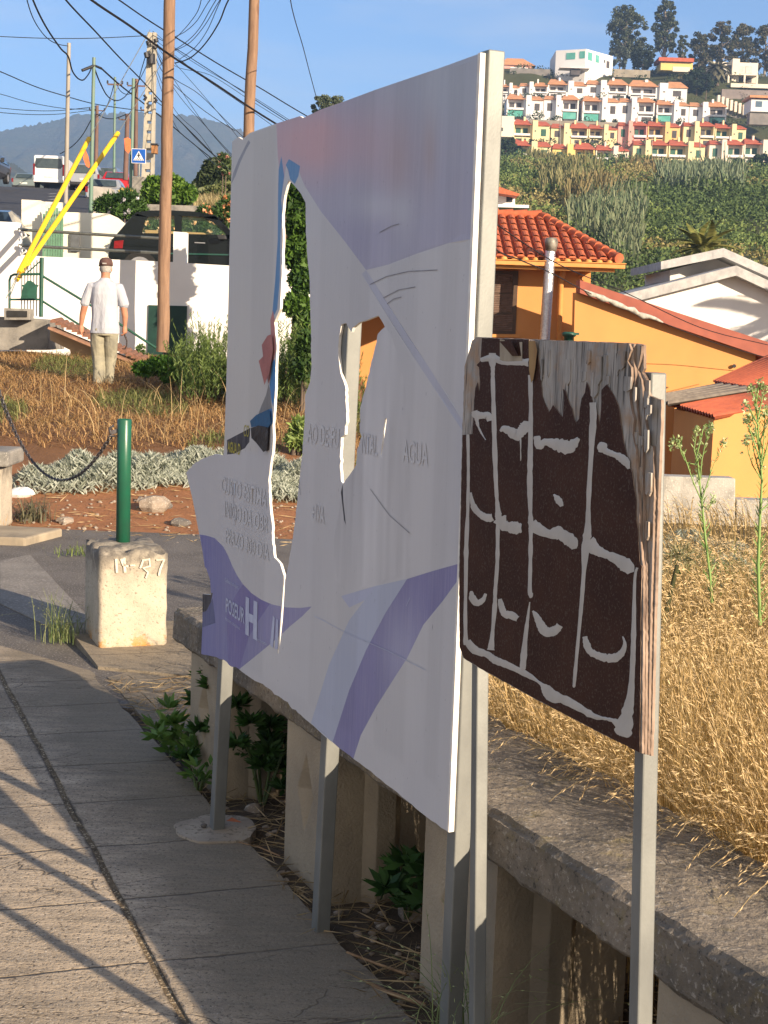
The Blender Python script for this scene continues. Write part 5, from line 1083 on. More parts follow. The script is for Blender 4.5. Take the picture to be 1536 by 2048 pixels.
# cables in front of it, one wrapped in grey cloth
cable([(930, 395), (985, 492), (1040, 520), (1100, 545), (1160, 577), (1183, 588)], 10, 24, 0.014, 'black cable crossing the orange house front, ending in the wrapped length')
b = MB(); pts = [q3(x, y, 24 + i * .1) for i, (x, y) in enumerate(((1168, 580), (1180, 588), (1192, 591), (1205, 597), (1218, 601), (1230, 607), (1243, 612), (1254, 617), (1266, 620), (1275, 627), (1285, 632), (1298, 633), (1312, 638), (1326, 645)))]
b.tube(pts, [.012, .045, .035, .055, .03, .05, .045, .028, .055, .033, .055, .035, .03, .01], 9); tag(b.build('cable_wrap', pm('grey_cloth', (0.42, 0.41, 0.36), (0.26, 0.25, 0.22), 14, 0.9, 0.9)), 'knotted grey cloth wrapped round the cable along the orange wall coping', 'cable wrap')
cable([(1320, 643), (1400, 675), (1460, 695), (1560, 722)], 26, 27, 0.012, 'black cable continuing right from the grey wrapped length')
cable([(960, 425), (1050, 488), (1130, 535), (1250, 585), (1400, 655), (1536, 690), (1600, 706)], 14, 26, 0.012, 'thin dark cable from the post top across the white gable')
# sheds with corrugated red roofs
def corrug(b, A, B_, Cc, D, n, amp):              # A-B is the eave, D-C the ridge; ridges run from eave to ridge
    A, B_, Cc, D = map(Vector, (A, B_, Cc, D)); nn = (B_ - A).cross(D - A).normalized(); V = []; F = []; N = n * 4
    for i in range(N + 1):
        o = nn * amp * math.sin(2 * math.pi * i / 4); e = A.lerp(B_, i / N); r = D.lerp(Cc, i / N); V += [e + o, r + o]
    for i in range(N): F.append((2 * i, 2 * i + 2, 2 * i + 3, 2 * i + 1))
    b.add(V, F, True); b.add([v - nn * .012 for v in V], [f[::-1] for f in F], True)
CORR = pm('red_corrugated', (0.50, 0.13, 0.06), (0.40, 0.10, 0.05), 5, 0.75, 0.2, stain=(0.30, 0.085, 0.05))
def drop(p, z): return (p[0], p[1], z)
def shed(name, label, A, Bf, Cr, roof, n, amp=0.03):
    """A near corner, Bf far end of the left wall, Cr right end of the front wall, all at the eaves"""
    t = thing(name, label, 'shed', (A[0], A[1], -1.6)); b = MB(); back = (Cr[0] + Bf[0] - A[0], Cr[1] + Bf[1] - A[1], Cr[2]); b.hexa([drop(A, -2), drop(Cr, -2), drop(back, -2), drop(Bf, -2), A, Cr, back, Bf]); flipn(b.build('wall', ORW, t))
    b = MB(); corrug(b, *roof, n, amp); b.build('roof', CORR, t); return t
A1 = q3(1428, 835, 17.0); Bf1 = q3(1349, 818, 19.6); Cr1 = q3(1600, 806, 17.4)
s1 = shed('orange_shed', 'small orange shed with a red corrugated roof, behind the green weeds', A1, Bf1, Cr1, (q3(1336, 806, 19.9), q3(1430, 833, 16.8), q3(1640, 795, 18.5), q3(1520, 770, 22.0)), 18)
s2 = shed('orange_shed', 'further shed with a red corrugated roof at the right edge, under the coping end', q3(1500, 800, 21.0), q3(1445, 775, 24), q3(1640, 790, 21.5), (q3(1426, 763, 24), q3(1560, 785, 20.5), q3(1700, 760, 22), q3(1536, 712, 26.0)), 22)
b = MB(); corrug(b, q3(1316, 792, 19.5), q3(1338, 808, 18.8), q3(1520, 778, 20.5), q3(1440, 768, 22.5), 5, 0.03); o = tag(b.build('roof_sheet', pm('grey_brown_sheet', (0.25, 0.21, 0.16), (0.17, 0.14, 0.11), 6, 0.8, 0.3)), 'old grey corrugated sheet laid beside the red shed roof', 'roof sheet')
b = MB(); wallpx(b, [(1290, 780), (1349, 812), (1347, 1000), (1290, 1000)], 20.5, 0.3); tag(flipn(b.build('orange_wall', ORW)), 'narrow shaded orange wall between the broken board and the shed', 'wall')
# low grey concrete walls at the end of the field
LWC = pm('low_wall_concrete', (0.42, 0.40, 0.36), (0.26, 0.25, 0.225), 6, 0.9, 0.7, speck=(0.5, 0.48, 0.43), fine=60, stain=(0.17, 0.16, 0.14))
b = MB(); wallpx(b, [(1100, 945), (1316, 952), (1471, 957), (1470, 1060), (1100, 1060)], 13.4, 0.22); tag(bevel(flipn(b.build('low_wall', LWC)), .01), 'higher step of the low grey concrete wall in front of the orange shed', 'wall')
b = MB(); wallpx(b, [(1473, 999), (1700, 1006), (1700, 1090), (1473, 1090)], 13.4, 0.22); tag(bevel(flipn(b.build('low_wall', LWC)), .01), 'lower step of the low grey concrete wall at the right edge', 'wall')

# ---------------------------------------------------------------- white gabled house
gh_ = thing('white_house', 'white gabled house with thick grey stained roof edges, right of the orange house', 'house', q3(1440, 690, 38))
b = MB(); wallpx(b, [(1215, 606), (1250, 592), (1470, 545), (1640, 620), (1640, 800), (1215, 800)], 38.0, 6.0); flipn(b.build('wall', WHITEW, gh_))
FASC = pm('stained_fascia', (0.46, 0.46, 0.45), (0.34, 0.34, 0.34), 6, 0.9, 0.3, stain=(0.22, 0.22, 0.22))
def bandpx(pts, th, Y, depth, name, mat, parent):
    for i in range(len(pts) - 1):
        (x0, y0), (x1, y1) = pts[i], pts[i + 1]; b = MB(); wallpx(b, [(x0, y0), (x1, y1), (x1, y1 + th), (x0, y0 + th)], Y + i * .002, depth); flipn(b.build(name, mat, parent))
bandpx([(1228, 594), (1473, 531)], 20, 37.6, 5.5, 'fascia', FASC, gh_)
bandpx([(1473, 531), (1660, 618)], 20, 37.598, 5.5, 'fascia', FASC, gh_)
b = MB(); wallpx(b, [(1340, 540), (1450, 512), (1560, 560), (1560, 620), (1340, 620)], 40.6, 4.0); flipn(b.build('wall', WHITEW, gh_))
b = MB()
for (x0, y0), (x1, y1), (x2, y2), (x3, y3) in (((1322, 523), (1447, 496), (1447, 514), (1322, 539)), ((1447, 496), (1640, 580), (1640, 600), (1447, 514))): wallpx(b, [(x0, y0), (x1, y1), (x2, y2), (x3, y3)], 39.6, 5.0)
flipn(b.build('fascia', FASC, gh_))
bandpx([(1200, 598), (1400, 548)], 9, 41, 3, 'roof_strip', COP, gh_)
b = MB(); wallpx(b, [(940, 371), (1000, 374), (1040, 388), (1036, 392), (940, 378)], 118, 7); 
wr = thing('white_cottage', 'small white cottage with a red roof among trees, left end of the hillside', 'house', q3(1010, 415, 120))
flipn(b.build('roof', TILE, wr)); b = MB(); wallpx(b, [(930, 378), (1030, 389), (1030, 410), (930, 420)], 120, 6); flipn(b.build('wall', WHITEW, wr)); b = MB(); wallpx(b, [(1013, 393), (1025, 393), (1025, 404), (1013, 404)], 119.9, .1); flipn(b.build('window', INS, wr))
b = MB(); wallpx(b, [(990, 408), (1058, 410), (1058, 416), (990, 414)], 117, 6); flipn(b.build('terrace', WHITEW, wr))
# ---------------------------------------------------------------- foliage helpers
def unit(v): return v / np.maximum(np.linalg.norm(v, axis=-1, keepdims=True), 1e-9)
def leafset(C_, D_, L_, W_, col):
    """diamond leaves: centres C, directions D, lengths L, widths W, colours"""
    n = len(C_); D_ = unit(D_); side = unit(np.cross(D_, unit(rng.normal(size=(n, 3)))))
    L_ = np.broadcast_to(L_, n)[:, None]; W_ = np.broadcast_to(W_, n)[:, None]
    V = np.stack([C_ - D_ * L_ / 2, C_ + side * W_ / 2, C_ + D_ * L_ / 2, C_ - side * W_ / 2], 1).reshape(-1, 3)
    F = np.arange(4 * n).reshape(n, 4); return V, F, np.repeat(col, 4, 0)
class Veg:
    def __init__(s): s.V = []; s.F = []; s.c = []; s.n = 0
    def add(s, V, F, c): s.V.append(V); s.F.append(F + s.n); s.c.append(c); s.n += len(V)
    def clump(s, ctr, r, n, L_, W_, c1, c2, hollow=0.45, upb=0.0, out=0.8):
        d = unit(rng.normal(size=(n, 3))); rr = hollow + (1 - hollow) * rng.random((n, 1)) ** 0.6
        P = np.array(ctr) + d * rr * np.array(r); t = np.clip(rng.normal(0.5, 0.3, (n, 1)), 0, 1); t = np.clip(t + 0.15 * rng.normal(), 0, 1)
        col = np.array(c1) * (1 - t) + np.array(c2) * t; D_ = d * out + rng.normal(size=(n, 3)) * 0.8 + np.array([0, 0, upb])
        k = rng.uniform(0.6, 1.3, n); s.add(*leafset(P, D_, L_ * k, W_ * k, col)); return s
    def build(s, name, mat, parent=None):
        return npmesh(name, np.concatenate(s.V), np.concatenate(s.F), mat, parent, np.concatenate(s.c))
    def blades(s, B_, H_, W_, az, lean, c1, c2, seg=4, heads=0, hcol=None, hl=0.02, hw=0.008, tipdrop=1.0, hn=0.25):
        """curved blades: bases B (n,3), heights H, widths W, azimuth and lean of the bend"""
        n = len(B_); H_ = np.broadcast_to(H_, n); W_ = np.broadcast_to(W_, n); lean = np.broadcast_to(lean, n); az = np.broadcast_to(az, n)
        dx = np.stack([np.cos(az), np.sin(az), np.zeros(n)], 1); sd = np.stack([-np.sin(az + rng.normal(0, .7, n)), np.cos(az), np.zeros(n)], 1)
        cols = np.array(c1) * (1 - rng.random((n, 1))) + 0; t_ = rng.random((n, 1)); cols = np.array(c1) * (1 - t_) + np.array(c2) * t_
        pts = []
        for k in range(seg + 1):
            t = k / seg; h = H_ * (t - lean * tipdrop * 0.45 * t ** 3); o = H_ * lean * t ** 2
            pts.append(B_ + dx * o[:, None] + np.array([0, 0, 1]) * h[:, None])
        V = []
        for k in range(seg + 1):
            w = (W_ * (1 - (k / seg) ** 1.5 * 0.7))[:, None] / 2; V += [pts[k] - sd * w, pts[k] + sd * w]
        m_ = 2 * (seg + 1); V = np.stack(V, 1).reshape(-1, 3); F = []
        base = (np.arange(n) * m_)[:, None]
        for k in range(seg): F.append(base + np.array([[2 * k, 2 * k + 1, 2 * k + 3, 2 * k + 2]]))
        s.add(V, np.stack(F, 1).reshape(-1, 4), np.repeat(cols, m_, 0))
        if heads:
            for h in range(heads):
                t = 0.62 + 0.38 * rng.random(n); k = np.clip((t * seg).astype(int), 0, seg - 1); fr_ = t * seg - k; PP = np.stack(pts, 1); ii = np.arange(n)
                p = PP[ii, k] * (1 - fr_)[:, None] + PP[ii, k + 1] * fr_[:, None]; d = PP[ii, k + 1] - PP[ii, k]
                cc = np.array(hcol) * rng.uniform(0.75, 1.15, (n, 1)); s.add(*leafset(p + rng.normal(0, hw * 0.7, (n, 3)), d + rng.normal(0, hn, (n, 3)) * np.linalg.norm(d, axis=1, keepdims=True) + np.array([0, 0, -0.3]) * np.linalg.norm(d, axis=1, keepdims=True), hl, hw, cc))
        return s
def gz(x, y): return float(ghn(x, y))

# ---------------------------------------------------------------- far mountains
MT = NT('forested_mountain'); v = MT.coord(); a = MT.noise(v, 0.012, 8, 0.65); f = MT.noise(v, 0.09, 6, 0.7)
MT.base(MT.mix(MT.ramp(f, [(0.35, 0.0), (0.65, 1.0)]), MT.mix(MT.ramp(a, [(0.4, 0.0), (0.65, 1.0)]), (0.05, 0.065, 0.03), (0.12, 0.10, 0.06)), (0.025, 0.035, 0.018))); MT.b.inputs['Roughness'].default_value = 1.0; MT.bump(f, 1.0, 8.0); MT = MT.m
def ridge(name, pts, Y, depth, base_y, seed, rough):
    xsp = np.linspace(pts[0][0], pts[-1][0], 420); top = np.interp(xsp, [p[0] for p in pts], [p[1] for p in pts]); V = []; F = []; rows = 34
    for j in range(rows + 1):
        t = j / rows
        for i, x in enumerate(xsp):
            P = At(x, top[i], Y); zb = -60.0; yy_ = Y - depth * (1 - t); sp = noise.fractal(Vector((x * 0.012, t * 2.5, seed)), 1.0, 2.0, 5)
            fall = t ** 0.8; z = zb + (P[2] - zb) * min(1, fall * (1 + 0.35 * sp * (1 - t))) + (rough * (0.5 + noise.noise(Vector((x * 0.45, seed, 3))) + 0.7 * noise.noise(Vector((x * 1.1, seed, 9)))) if j == rows else 0)
            V.append((P[0], yy_, z))
    n = len(xsp)
    for j in range(rows):
        for i in range(n - 1): F.append((j * n + i, j * n + i + 1, (j + 1) * n + i + 1, (j + 1) * n + i))
    b = MB(); b.add(V, F, True); k = len(b.v); tag(b.build(name, MT), kind='structure')
ridge('mountain', [(-500, 300), (-200, 285), (0, 264), (41, 257), (78, 251), (125, 241), (150, 231), (175, 233), (230, 228), (281, 227), (312, 231), (390, 234), (437, 247), (480, 262), (560, 290), (800, 340), (1100, 380)], 2700, 900, 380, 1.0, 5)
ridge('mountain', [(-500, 200), (-200, 250), (-40, 306), (0, 322), (30, 330), (50, 345), (75, 362), (120, 385), (250, 420), (500, 440)], 1300, 500, 420, 5.0, 1.5)

# ---------------------------------------------------------------- hillside town
HWH = pm('white_house_paint', (0.78, 0.76, 0.74), (0.72, 0.70, 0.68), 0.2, 0.9, 0); HYE = pm('yellow_house_paint', (0.74, 0.64, 0.36), (0.70, 0.60, 0.36), 0.2, 0.9, 0); HSY = pm('strong_yellow_paint', (0.76, 0.58, 0.20), (0.72, 0.54, 0.2), 0.2, 0.9, 0)
HPI = pm('pink_house_paint', (0.74, 0.36, 0.30), (0.70, 0.36, 0.3), 0.2, 0.9, 0); HCR = pm('cream_house_paint', (0.76, 0.68, 0.55), (0.72, 0.64, 0.52), 0.2, 0.9, 0); HOR = pm('ochre_house_paint', (0.74, 0.47, 0.19), (0.7, 0.45, 0.2), 0.2, 0.9, 0)
HDK = pm('dark_shutter', (0.06, 0.055, 0.055), (0.10, 0.09, 0.09), 0.5, 0.6, 0); HGS = pm('green_shutter', (0.03, 0.10, 0.07), (0.04, 0.12, 0.08), 0.5, 0.6, 0); HGL = pm('green_glass', (0.08, 0.34, 0.27), (0.15, 0.42, 0.36), 0.6, 0.2, 0, spec=0.5)
FRO = pm('far_orange_tile', (0.62, 0.30, 0.14), (0.5, 0.24, 0.12), 0.8, 0.9, 0.1); FRR = pm('far_red_tile', (0.50, 0.13, 0.07), (0.42, 0.10, 0.05), 0.8, 0.9, 0.1)
def rowhouse(name, label, x0, x1, ye, yb, Y, wm, rm, flip, shut, group, ground=None, peak=13):
    A = At(x0, ye, Y); Bq = At(x1, ye, Y); W_ = Bq[0] - A[0]; ze = (A[2] + Bq[2]) / 2; zb = At((x0 + x1) / 2, yb, Y)[2]; h = ze - zb; X = A[0]
    t = thing(name, label, 'house', (X + W_ / 2, Y, zb), 0, group)
    def fx(u): return X + W_ * ((1 - u) if flip else u)
    def bx(b, u0, u1, y0, y1, z0, z1): a_, c_ = sorted((fx(u0), fx(u1))); return b.box(a_, c_, y0, y1, z0, z1)
    b = MB(); bx(b, 0.0, 0.46, Y + 1.8, Y + 9, zb - 9, ze); bx(b, 0.46, 0.52, Y + 0.2, Y + 9, zb - 9, ze + 0.3); bx(b, 0.52, 1.0, Y + 0.9, Y + 9, zb - 9, ze); bx(b, 0.0, 0.035, Y, Y + 1.8, zb - 9, ze)
    bx(b, 0.46 + 0.06, 0.66, Y - 0.5, Y + 3, zb - 9, ze + 1.1); bx(b, 0.0, 0.46, Y, Y + 1.8, zb - 9, zb + h * 0.30) if not ground else None; b.build('wall', wm, t)
    b = MB(); bx(b, 0.02, 0.46, Y - 0.15, Y + 1.9, zb + h * 0.40, zb + h * 0.44); bx(b, 0.02, 0.46, Y - 0.15, Y - 0.05, zb + h * 0.44, zb + h * 0.52); o_ = b.build('balcony', HWH, t)
    for (u0, u1, yy_, z0, z1) in ((0.08, 0.22, Y + 1.75, 0.45, 0.86), (0.27, 0.41, Y + 1.75, 0.45, 0.86), (0.76, 0.90, Y + 0.85, 0.42, 0.82), (0.575, 0.615, Y - 0.55, 0.62, 0.70)):
        b = MB(); bx(b, u0, u1, yy_, yy_ + .1, zb + h * z0, zb + h * z1); b.build('window', shut, t)
    if ground: b = MB(); bx(b, 0.04, 0.44, Y + 0.3, Y + 0.4, zb + h * 0.02, zb + h * 0.36); b.build('window', ground, t)
    else: b = MB(); bx(b, 0.08, 0.36, Y - .05, Y + 0.02, zb + h * 0.02, zb + h * 0.24); b.build('window', shut, t)
    b = MB()
    for u0, u1, yf in ((-0.01, 0.50, Y - 0.3), (0.64, 1.01, Y + 0.4)):
        a_, c_ = sorted((fx(u0), fx(u1))); rg_ = min(1.9, (c_ - a_) * 0.3); zt = ze + 0.7 + rg_ * 0.9; yr = (yf + Y + 9.4) / 2; i_ = (c_ - a_) * 0.22
        vs = [(a_, yf, ze), (c_, yf, ze), (c_, Y + 9.4, ze), (a_, Y + 9.4, ze), (a_ + i_, yr, zt), (c_ - i_, yr, zt), (a_, yf, ze + .16), (c_, yf, ze + .16), (c_, Y + 9.4, ze + .16), (a_, Y + 9.4, ze + .16)]
        b.add(vs, [(3, 2, 1, 0), (0, 1, 7, 6), (1, 2, 8, 7), (2, 3, 9, 8), (3, 0, 6, 9), (6, 7, 5, 4), (7, 8, 5), (8, 9, 4, 5), (9, 6, 4)])
    b.build('roof', rm, t); b = MB()
    bx(b, 0.30, 0.35, Y + 3, Y + 4, ze, ze + 2.4); b.build('chimney', wm, t); return t
ORD = ['leftmost', 'second from left', 'third from left', 'fourth from left', 'fifth from left', 'sixth from left', 'seventh from left', 'eighth from left']
GA = 'white terraced houses with orange roofs on the hill'; GB = 'yellow and pink terraced houses with red roofs on the hill'
RA = [(996, 1040, 174, 194), (1040, 1096, 172, 195), (1096, 1174, 170, 195), (1174, 1256, 169, 197), (1258, 1376, 174, 203)]
RB = [(1014, 1088, 199, 234), (1089, 1158, 199, 238), (1166, 1240, 203, 243), (1240, 1310, 204, 243), (1314, 1380, 210, 244), (1381, 1454, 213, 246)]
RC = [(1027, 1101, 250, 286), (1103, 1177, 256, 287), (1178, 1236, 258, 288), (1238, 1295, 251, 290), (1296, 1362, 253, 290), (1369, 1430, 252, 290), (1431, 1494, 257, 291)]
RD = [(1020, 1103, 292, 325), (1106, 1190, 298, 330), (1192, 1259, 301, 332), (1268, 1336, 290, 327), (1338, 1412, 292, 330), (1421, 1488, 289, 331), (1489, 1560, 289, 332)]
for i, (x0, x1, a, c_) in enumerate(RA): rowhouse('terraced_house', 'white house with orange roof, %s in the top terrace row' % ORD[i], x0, x1, a, c_, 424, HWH, FRO, i % 2, HDK, GA)
for i, (x0, x1, a, c_) in enumerate(RB): rowhouse('terraced_house', 'white house with orange roof, %s in the second terrace row' % ORD[i], x0, x1, a, c_, 404, HWH, FRO, i % 2 == 1, HDK, GA, HGL if i != 3 else None)
for i, (x0, x1, a, c_) in enumerate(RC): rowhouse('terraced_house', '%s house with red roof, %s in the third terrace row' % (('pale yellow', 'yellow', 'pale yellow', 'pink', 'ochre', 'yellow', 'pale yellow')[i], ORD[i]), x0, x1, a, c_, 384, (HYE, HYE, HYE, HPI, HOR, HYE, HYE)[i], FRR, i % 2, HDK if i % 3 else HGS, GB)
for i, (x0, x1, a, c_) in enumerate(RD): rowhouse('terraced_house', '%s house with red roof, %s in the lowest terrace row' % (('pale yellow', 'strong yellow', 'cream', 'yellow', 'pale yellow', 'cream yellow', 'cream')[i], ORD[i]), x0, x1, a, c_, 364, (HYE, HSY, HCR, HYE, HYE, HCR, HCR)[i], FRR, i % 2, HGS, GB)
def pxbox(x0, y0, x1, y1, Y, d, b=None):
    b = b or MB(); P = At(x0, y0, Y); Q = At(x1, y1, Y); b.box(P[0], Q[0], Y, Y + d, Q[2], P[2]); return b
# peach flat roofed house at the left end of the third row
t = thing('flat_roofed_house', 'peach flat roofed house at the left end of the third terrace row', 'house', q3(1000, 270, 380))
pxbox(985, 231, 1027, 274, 380, 8).build('wall', HCR, t); pxbox(1000, 255, 1006, 262, 379.9, .1).build('window', HDK, t); pxbox(986, 245, 991, 253, 379.9, .1).build('window', HDK, t)
# modern white villa with green glass
V_ = thing('modern_villa', 'flat roofed white villa with green glass windows standing on the hilltop', 'villa', q3(1170, 145, 440))
b = MB(); P0_ = At(1112, 101, 440); P1_ = At(1172, 101, 436); P2_ = At(1228, 112, 444); zb_ = At(1170, 150, 440)[2] - 4; zt_ = P0_[2]
b.prism([(P0_[0], 440), (P1_[0], 436), (P2_[0], 446), (P2_[0], 456), (P0_[0], 456)], zb_, zt_); b.build('wall', HWH, V_)
def vwin(x0, y0, x1, y1, a, c_, mat, name='window', parent=V_, out=0.12):
    A_ = np.array(a, float); C__ = np.array(c_, float); b = MB()
    P = [At(x, 100, 440)[0] for x in (x0, x1)]; zt = At(x0, y0, 440)[2]; zl = At(x0, y1, 440)[2]; Q = []
    for x in P: k = (x - A_[0]) / (C__[0] - A_[0]); Q.append(A_ + (C__ - A_) * k)
    b.add([(Q[0][0], Q[0][1] - out, zl), (Q[1][0], Q[1][1] - out, zl), (Q[1][0], Q[1][1] - out, zt), (Q[0][0], Q[0][1] - out, zt), (Q[0][0], Q[0][1] + .1, zl), (Q[1][0], Q[1][1] + .1, zl), (Q[1][0], Q[1][1] + .1, zt), (Q[0][0], Q[0][1] + .1, zt)], [(0, 1, 2, 3), (0, 4, 5, 1), (1, 5, 6, 2), (2, 6, 7, 3), (3, 7, 4, 0)]); b.build(name, mat, parent)
fa, fb, fc = (P0_[0], 440), (P1_[0], 436), (P2_[0], 446)
vwin(1132, 108, 1149, 121, fa, fb, HGL); vwin(1157, 107, 1167, 121, fa, fb, HGL); vwin(1174, 108, 1184, 124, fb, fc, HGL); vwin(1192, 110, 1200, 125, fb, fc, HGL); vwin(1212, 116, 1215, 122, fb, fc, HDK); vwin(1218, 117, 1225, 131, fb, fc, HDK)
b = pxbox(1120, 134, 1180, 137, 432, 5); b.build('terrace', HWH, V_); b = pxbox(1142, 138, 1160, 150, 433, 3); b.build('garage', HDK, V_)
t = thing('pink_house', 'pink hilltop house with an orange hipped roof, left of the white villa', 'house', q3(1030, 145, 446)); pxbox(1000, 128, 1062, 152, 446, 9).build('wall', HPI, t)
A_ = At(998, 129, 445.5); B_ = At(1072, 131, 445.5); b = MB(); zt_ = At(1035, 117, 450)[2]; b.add([(A_[0], 445.5, A_[2]), (B_[0], 445.5, A_[2]), (B_[0], 456, A_[2]), (A_[0], 456, A_[2]), (A_[0] + 2.5, 450, zt_), (B_[0] - 3.5, 450, zt_)], [(0, 1, 5, 4), (1, 2, 5), (2, 3, 4, 5), (3, 0, 4), (3, 2, 1, 0)]); b.build('roof', FRO, t)
pxbox(1021, 134, 1055, 150, 443, .5).build('wall', HWH, t)
t = thing('cream_villa', 'two storey cream villa with tall windows above a terrace wall, far right of the hill', 'villa', q3(1470, 165, 436))
pxbox(1426, 123, 1514, 168, 440, 9).build('wall', HCR, t); pxbox(1466, 117, 1477, 168, 438.5, 3).build('chimney', HCR, t)
for x0 in (1434, 1445, 1455): pxbox(x0, 130, x0 + 8, 147, 439.9, .1).build('window', HDK if x0 == 1455 else HWH, t)
for x0 in (1478, 1492): pxbox(x0, 132, x0 + 12, 147, 439.9, .12).build('window', pm('pale_curtain', (0.55, 0.55, 0.52), None, 1, .7, 0), t)
for x0 in (1478, 1492): pxbox(x0, 156, x0 + 11, 165, 439.9, .12).build('window', HDK, t)
b = pxbox(1456, 149, 1516, 151, 436.5, 3.5)
for x0 in (1456, 1488, 1513): pxbox(x0, 150, x0 + 2.4, 168, 436.6, .4, b)
b.build('veranda', HCR, t)
tag(pxbox(1462, 166, 1600, 179, 434, 1.0).build('terrace_wall', HCR), 'cream terrace wall under the cream villa', 'wall')
GRW = pm('grey_stone_far', (0.24, 0.22, 0.20), (0.16, 0.15, 0.14), 0.6, 0.95, 0.2)
tag(pxbox(1444, 178, 1600, 204, 430, 1.5).build('retaining_wall', pm('mauve_stone', (0.26, 0.22, 0.20), (0.2, 0.17, 0.16), 0.6, 0.95, .2)), 'big grey retaining wall below the cream villa terrace', 'wall')
st_ = thing('buttressed_wall', 'stepped retaining wall with pale buttresses running down below the cream villa', 'wall', q3(1480, 210, 418)); b = MB()
for i in range(9): x = 1436 + i * 8.5; pxbox(x, 190 + i * 3.2, x + 3.5, 212 + i * 3, 416 + i * .1, 1.6, b)
b.build('buttresses', HCR, st_); b = MB()
for i in range(9): x = 1436 + i * 8.5; pxbox(x - 1, 194 + i * 3.2, x + 9, 225 + i * 3, 417.5 + i * .13, 1, b)
b.build('wall', GRW, st_)
t = thing('white_house', 'white house with pale orange roof cut by the right edge above the terrace rows', 'house', q3(1520, 225, 392)); pxbox(1503, 198, 1600, 226, 392, 8).build('wall', HWH, t); pxbox(1500, 190, 1600, 198, 391, 9).build('roof', FRO, t); pxbox(1512, 202, 1524, 214, 391.9, .1).build('window', pm('blue_grey_glass', (0.12, 0.18, 0.24), None, 1, .2, 0), t); pxbox(1500, 226, 1600, 252, 390, 3).build('basement', GRW, t)
t = thing('hidden_house', 'yellow house with a worn red roof half hidden between the hilltop eucalyptus trees', 'house', q3(1350, 135, 450)); pxbox(1322, 124, 1385, 142, 452, 8).build('wall', HSY, t); pxbox(1318, 114, 1388, 124, 451, 9).build('roof', FRR, t)
tag(pxbox(1346, 133, 1380, 144, 446, .6).build('garden_wall', HCR), 'cream garden wall in front of the hidden yellow house', 'wall')
tag(pxbox(1020, 136, 1100, 152, 438, .8).build('garden_wall', GRW), 'long grey hedge topped wall below the pink house', 'wall')
tag(pxbox(1228, 138, 1300, 156, 440, .8).build('garden_wall', pm('sand_stone_far', (0.36, 0.32, 0.25), (0.26, 0.23, 0.18), .5, .95, .2)), 'long sandy stone wall right of the white villa', 'wall')
tag(pxbox(1060, 239, 1250, 256, 392, .6).build('retaining_wall', pm('tan_stone_far', (0.30, 0.27, 0.21), (0.22, 0.20, 0.16), .5, .95, .2)), 'tan stone retaining wall between the second and third terrace rows', 'wall')
for i, (x, y) in enumerate(((1304, 290), (1400, 288), (1450, 300), (1120, 250))):
    b = MB(); b.tube([q3(x, y + 40, 352), q3(x, y - 16, 352)], 0.10, 6); b.beam(q3(x, y - 16, 352), q3(x + 5, y - 17, 352), .1, .1); tag(b.build('street_lamp', GREYP), 'thin street lamp, %s of the lamps along the terrace rows' % ('second', 'third', 'rightmost', 'leftmost')[i], 'street lamp')

# ---------------------------------------------------------------- hill vegetation
EC1, EC2 = (0.035, 0.05, 0.025), (0.13, 0.145, 0.09)
def fartree(name, label, px, ytop, ybase, Y, wpx, c1, c2, nclump=26, nleaf=130, size=0.8, trunkcol=BARK, tall=False, crown0=0.25, seed=0):
    sc = Y / FOC; P = At(px, ybase, Y); H_ = (ybase - ytop) * sc; R_ = wpx * sc / 2; t = thing(name, label, 'tree', tuple(P)); v = Veg(); b = MB()
    b.tube([(P[0], P[1], P[2] - 2), (P[0] + .2, P[1], P[2] + H_ * .4), (P[0] - .1 * R_, P[1], P[2] + H_ * .85)], [0.03 * H_, 0.02 * H_, .004 * H_], 7)
    nclump = int(nclump * 1.6); nleaf = int(nleaf * .72)
    for i in range(nclump):
        u = (i + .5) / nclump; h = crown0 + (0.97 - crown0) * u; prof = math.sin(math.pi * min(1, (h - crown0) / (1 - crown0) * 0.85 + 0.12)) ** 0.6 if not tall else (0.75 - 0.35 * abs(u - .4)); an = i * 2.4 + rng.random(); rr = R_ * prof * rng.uniform(.25, .85)
        c_ = np.array([P[0] + rr * math.cos(an) * 1.25, P[1] + rr * math.sin(an), P[2] + H_ * h * rng.uniform(.90, 1.05) - .04 * H_]); r0 = R_ * rng.uniform(.10, .29) * (0.8 if tall else 1)
        v.clump(c_, (r0 * 1.15, r0 * 1.15, r0 * (0.8 if not tall else 1.0)), nleaf, size, size * .6, c1, c2, .3)
        if i % 3 == 0: b.tube([(P[0], P[1], P[2] + H_ * max(.15, h - .22)), tuple(c_)], [.012 * H_, .003 * H_], 5)
    b.build('trunk', trunkcol, t); v.build('crown', FARLEAF, t); return t
PALEB = pm('pale_bark', (0.32, 0.27, 0.22), (0.22, 0.18, 0.15), 1, .9, .1)
fartree('eucalyptus_tree', 'broad dark eucalyptus on the skyline just right of the white villa', 1247, 14, 140, 462, 78, EC1, EC2, 44, 150, .8, PALEB)
fartree('eucalyptus_tree', 'tallest eucalyptus on the skyline, with a bare pale trunk', 1326, 2, 142, 464, 62, EC1, (0.14, .16, .11), 44, 130, .8, PALEB, True, .32)
fartree('eucalyptus_tree', 'slender smaller eucalyptus right beside the tallest one', 1362, 70, 142, 460, 30, EC1, EC2, 18, 90, .7, PALEB, True, .3)
fartree('eucalyptus_tree', 'low dark bushy tree between the two tall eucalyptus trees', 1284, 96, 148, 456, 55, (0.02, .03, .018), (.06, .075, .045), 20, 120, .8)
fartree('eucalyptus_tree', 'rounded grey green tree against the right wall of the white villa', 1238, 92, 142, 452, 44, (.05, .065, .05), (.12, .14, .11), 16, 120, .7)
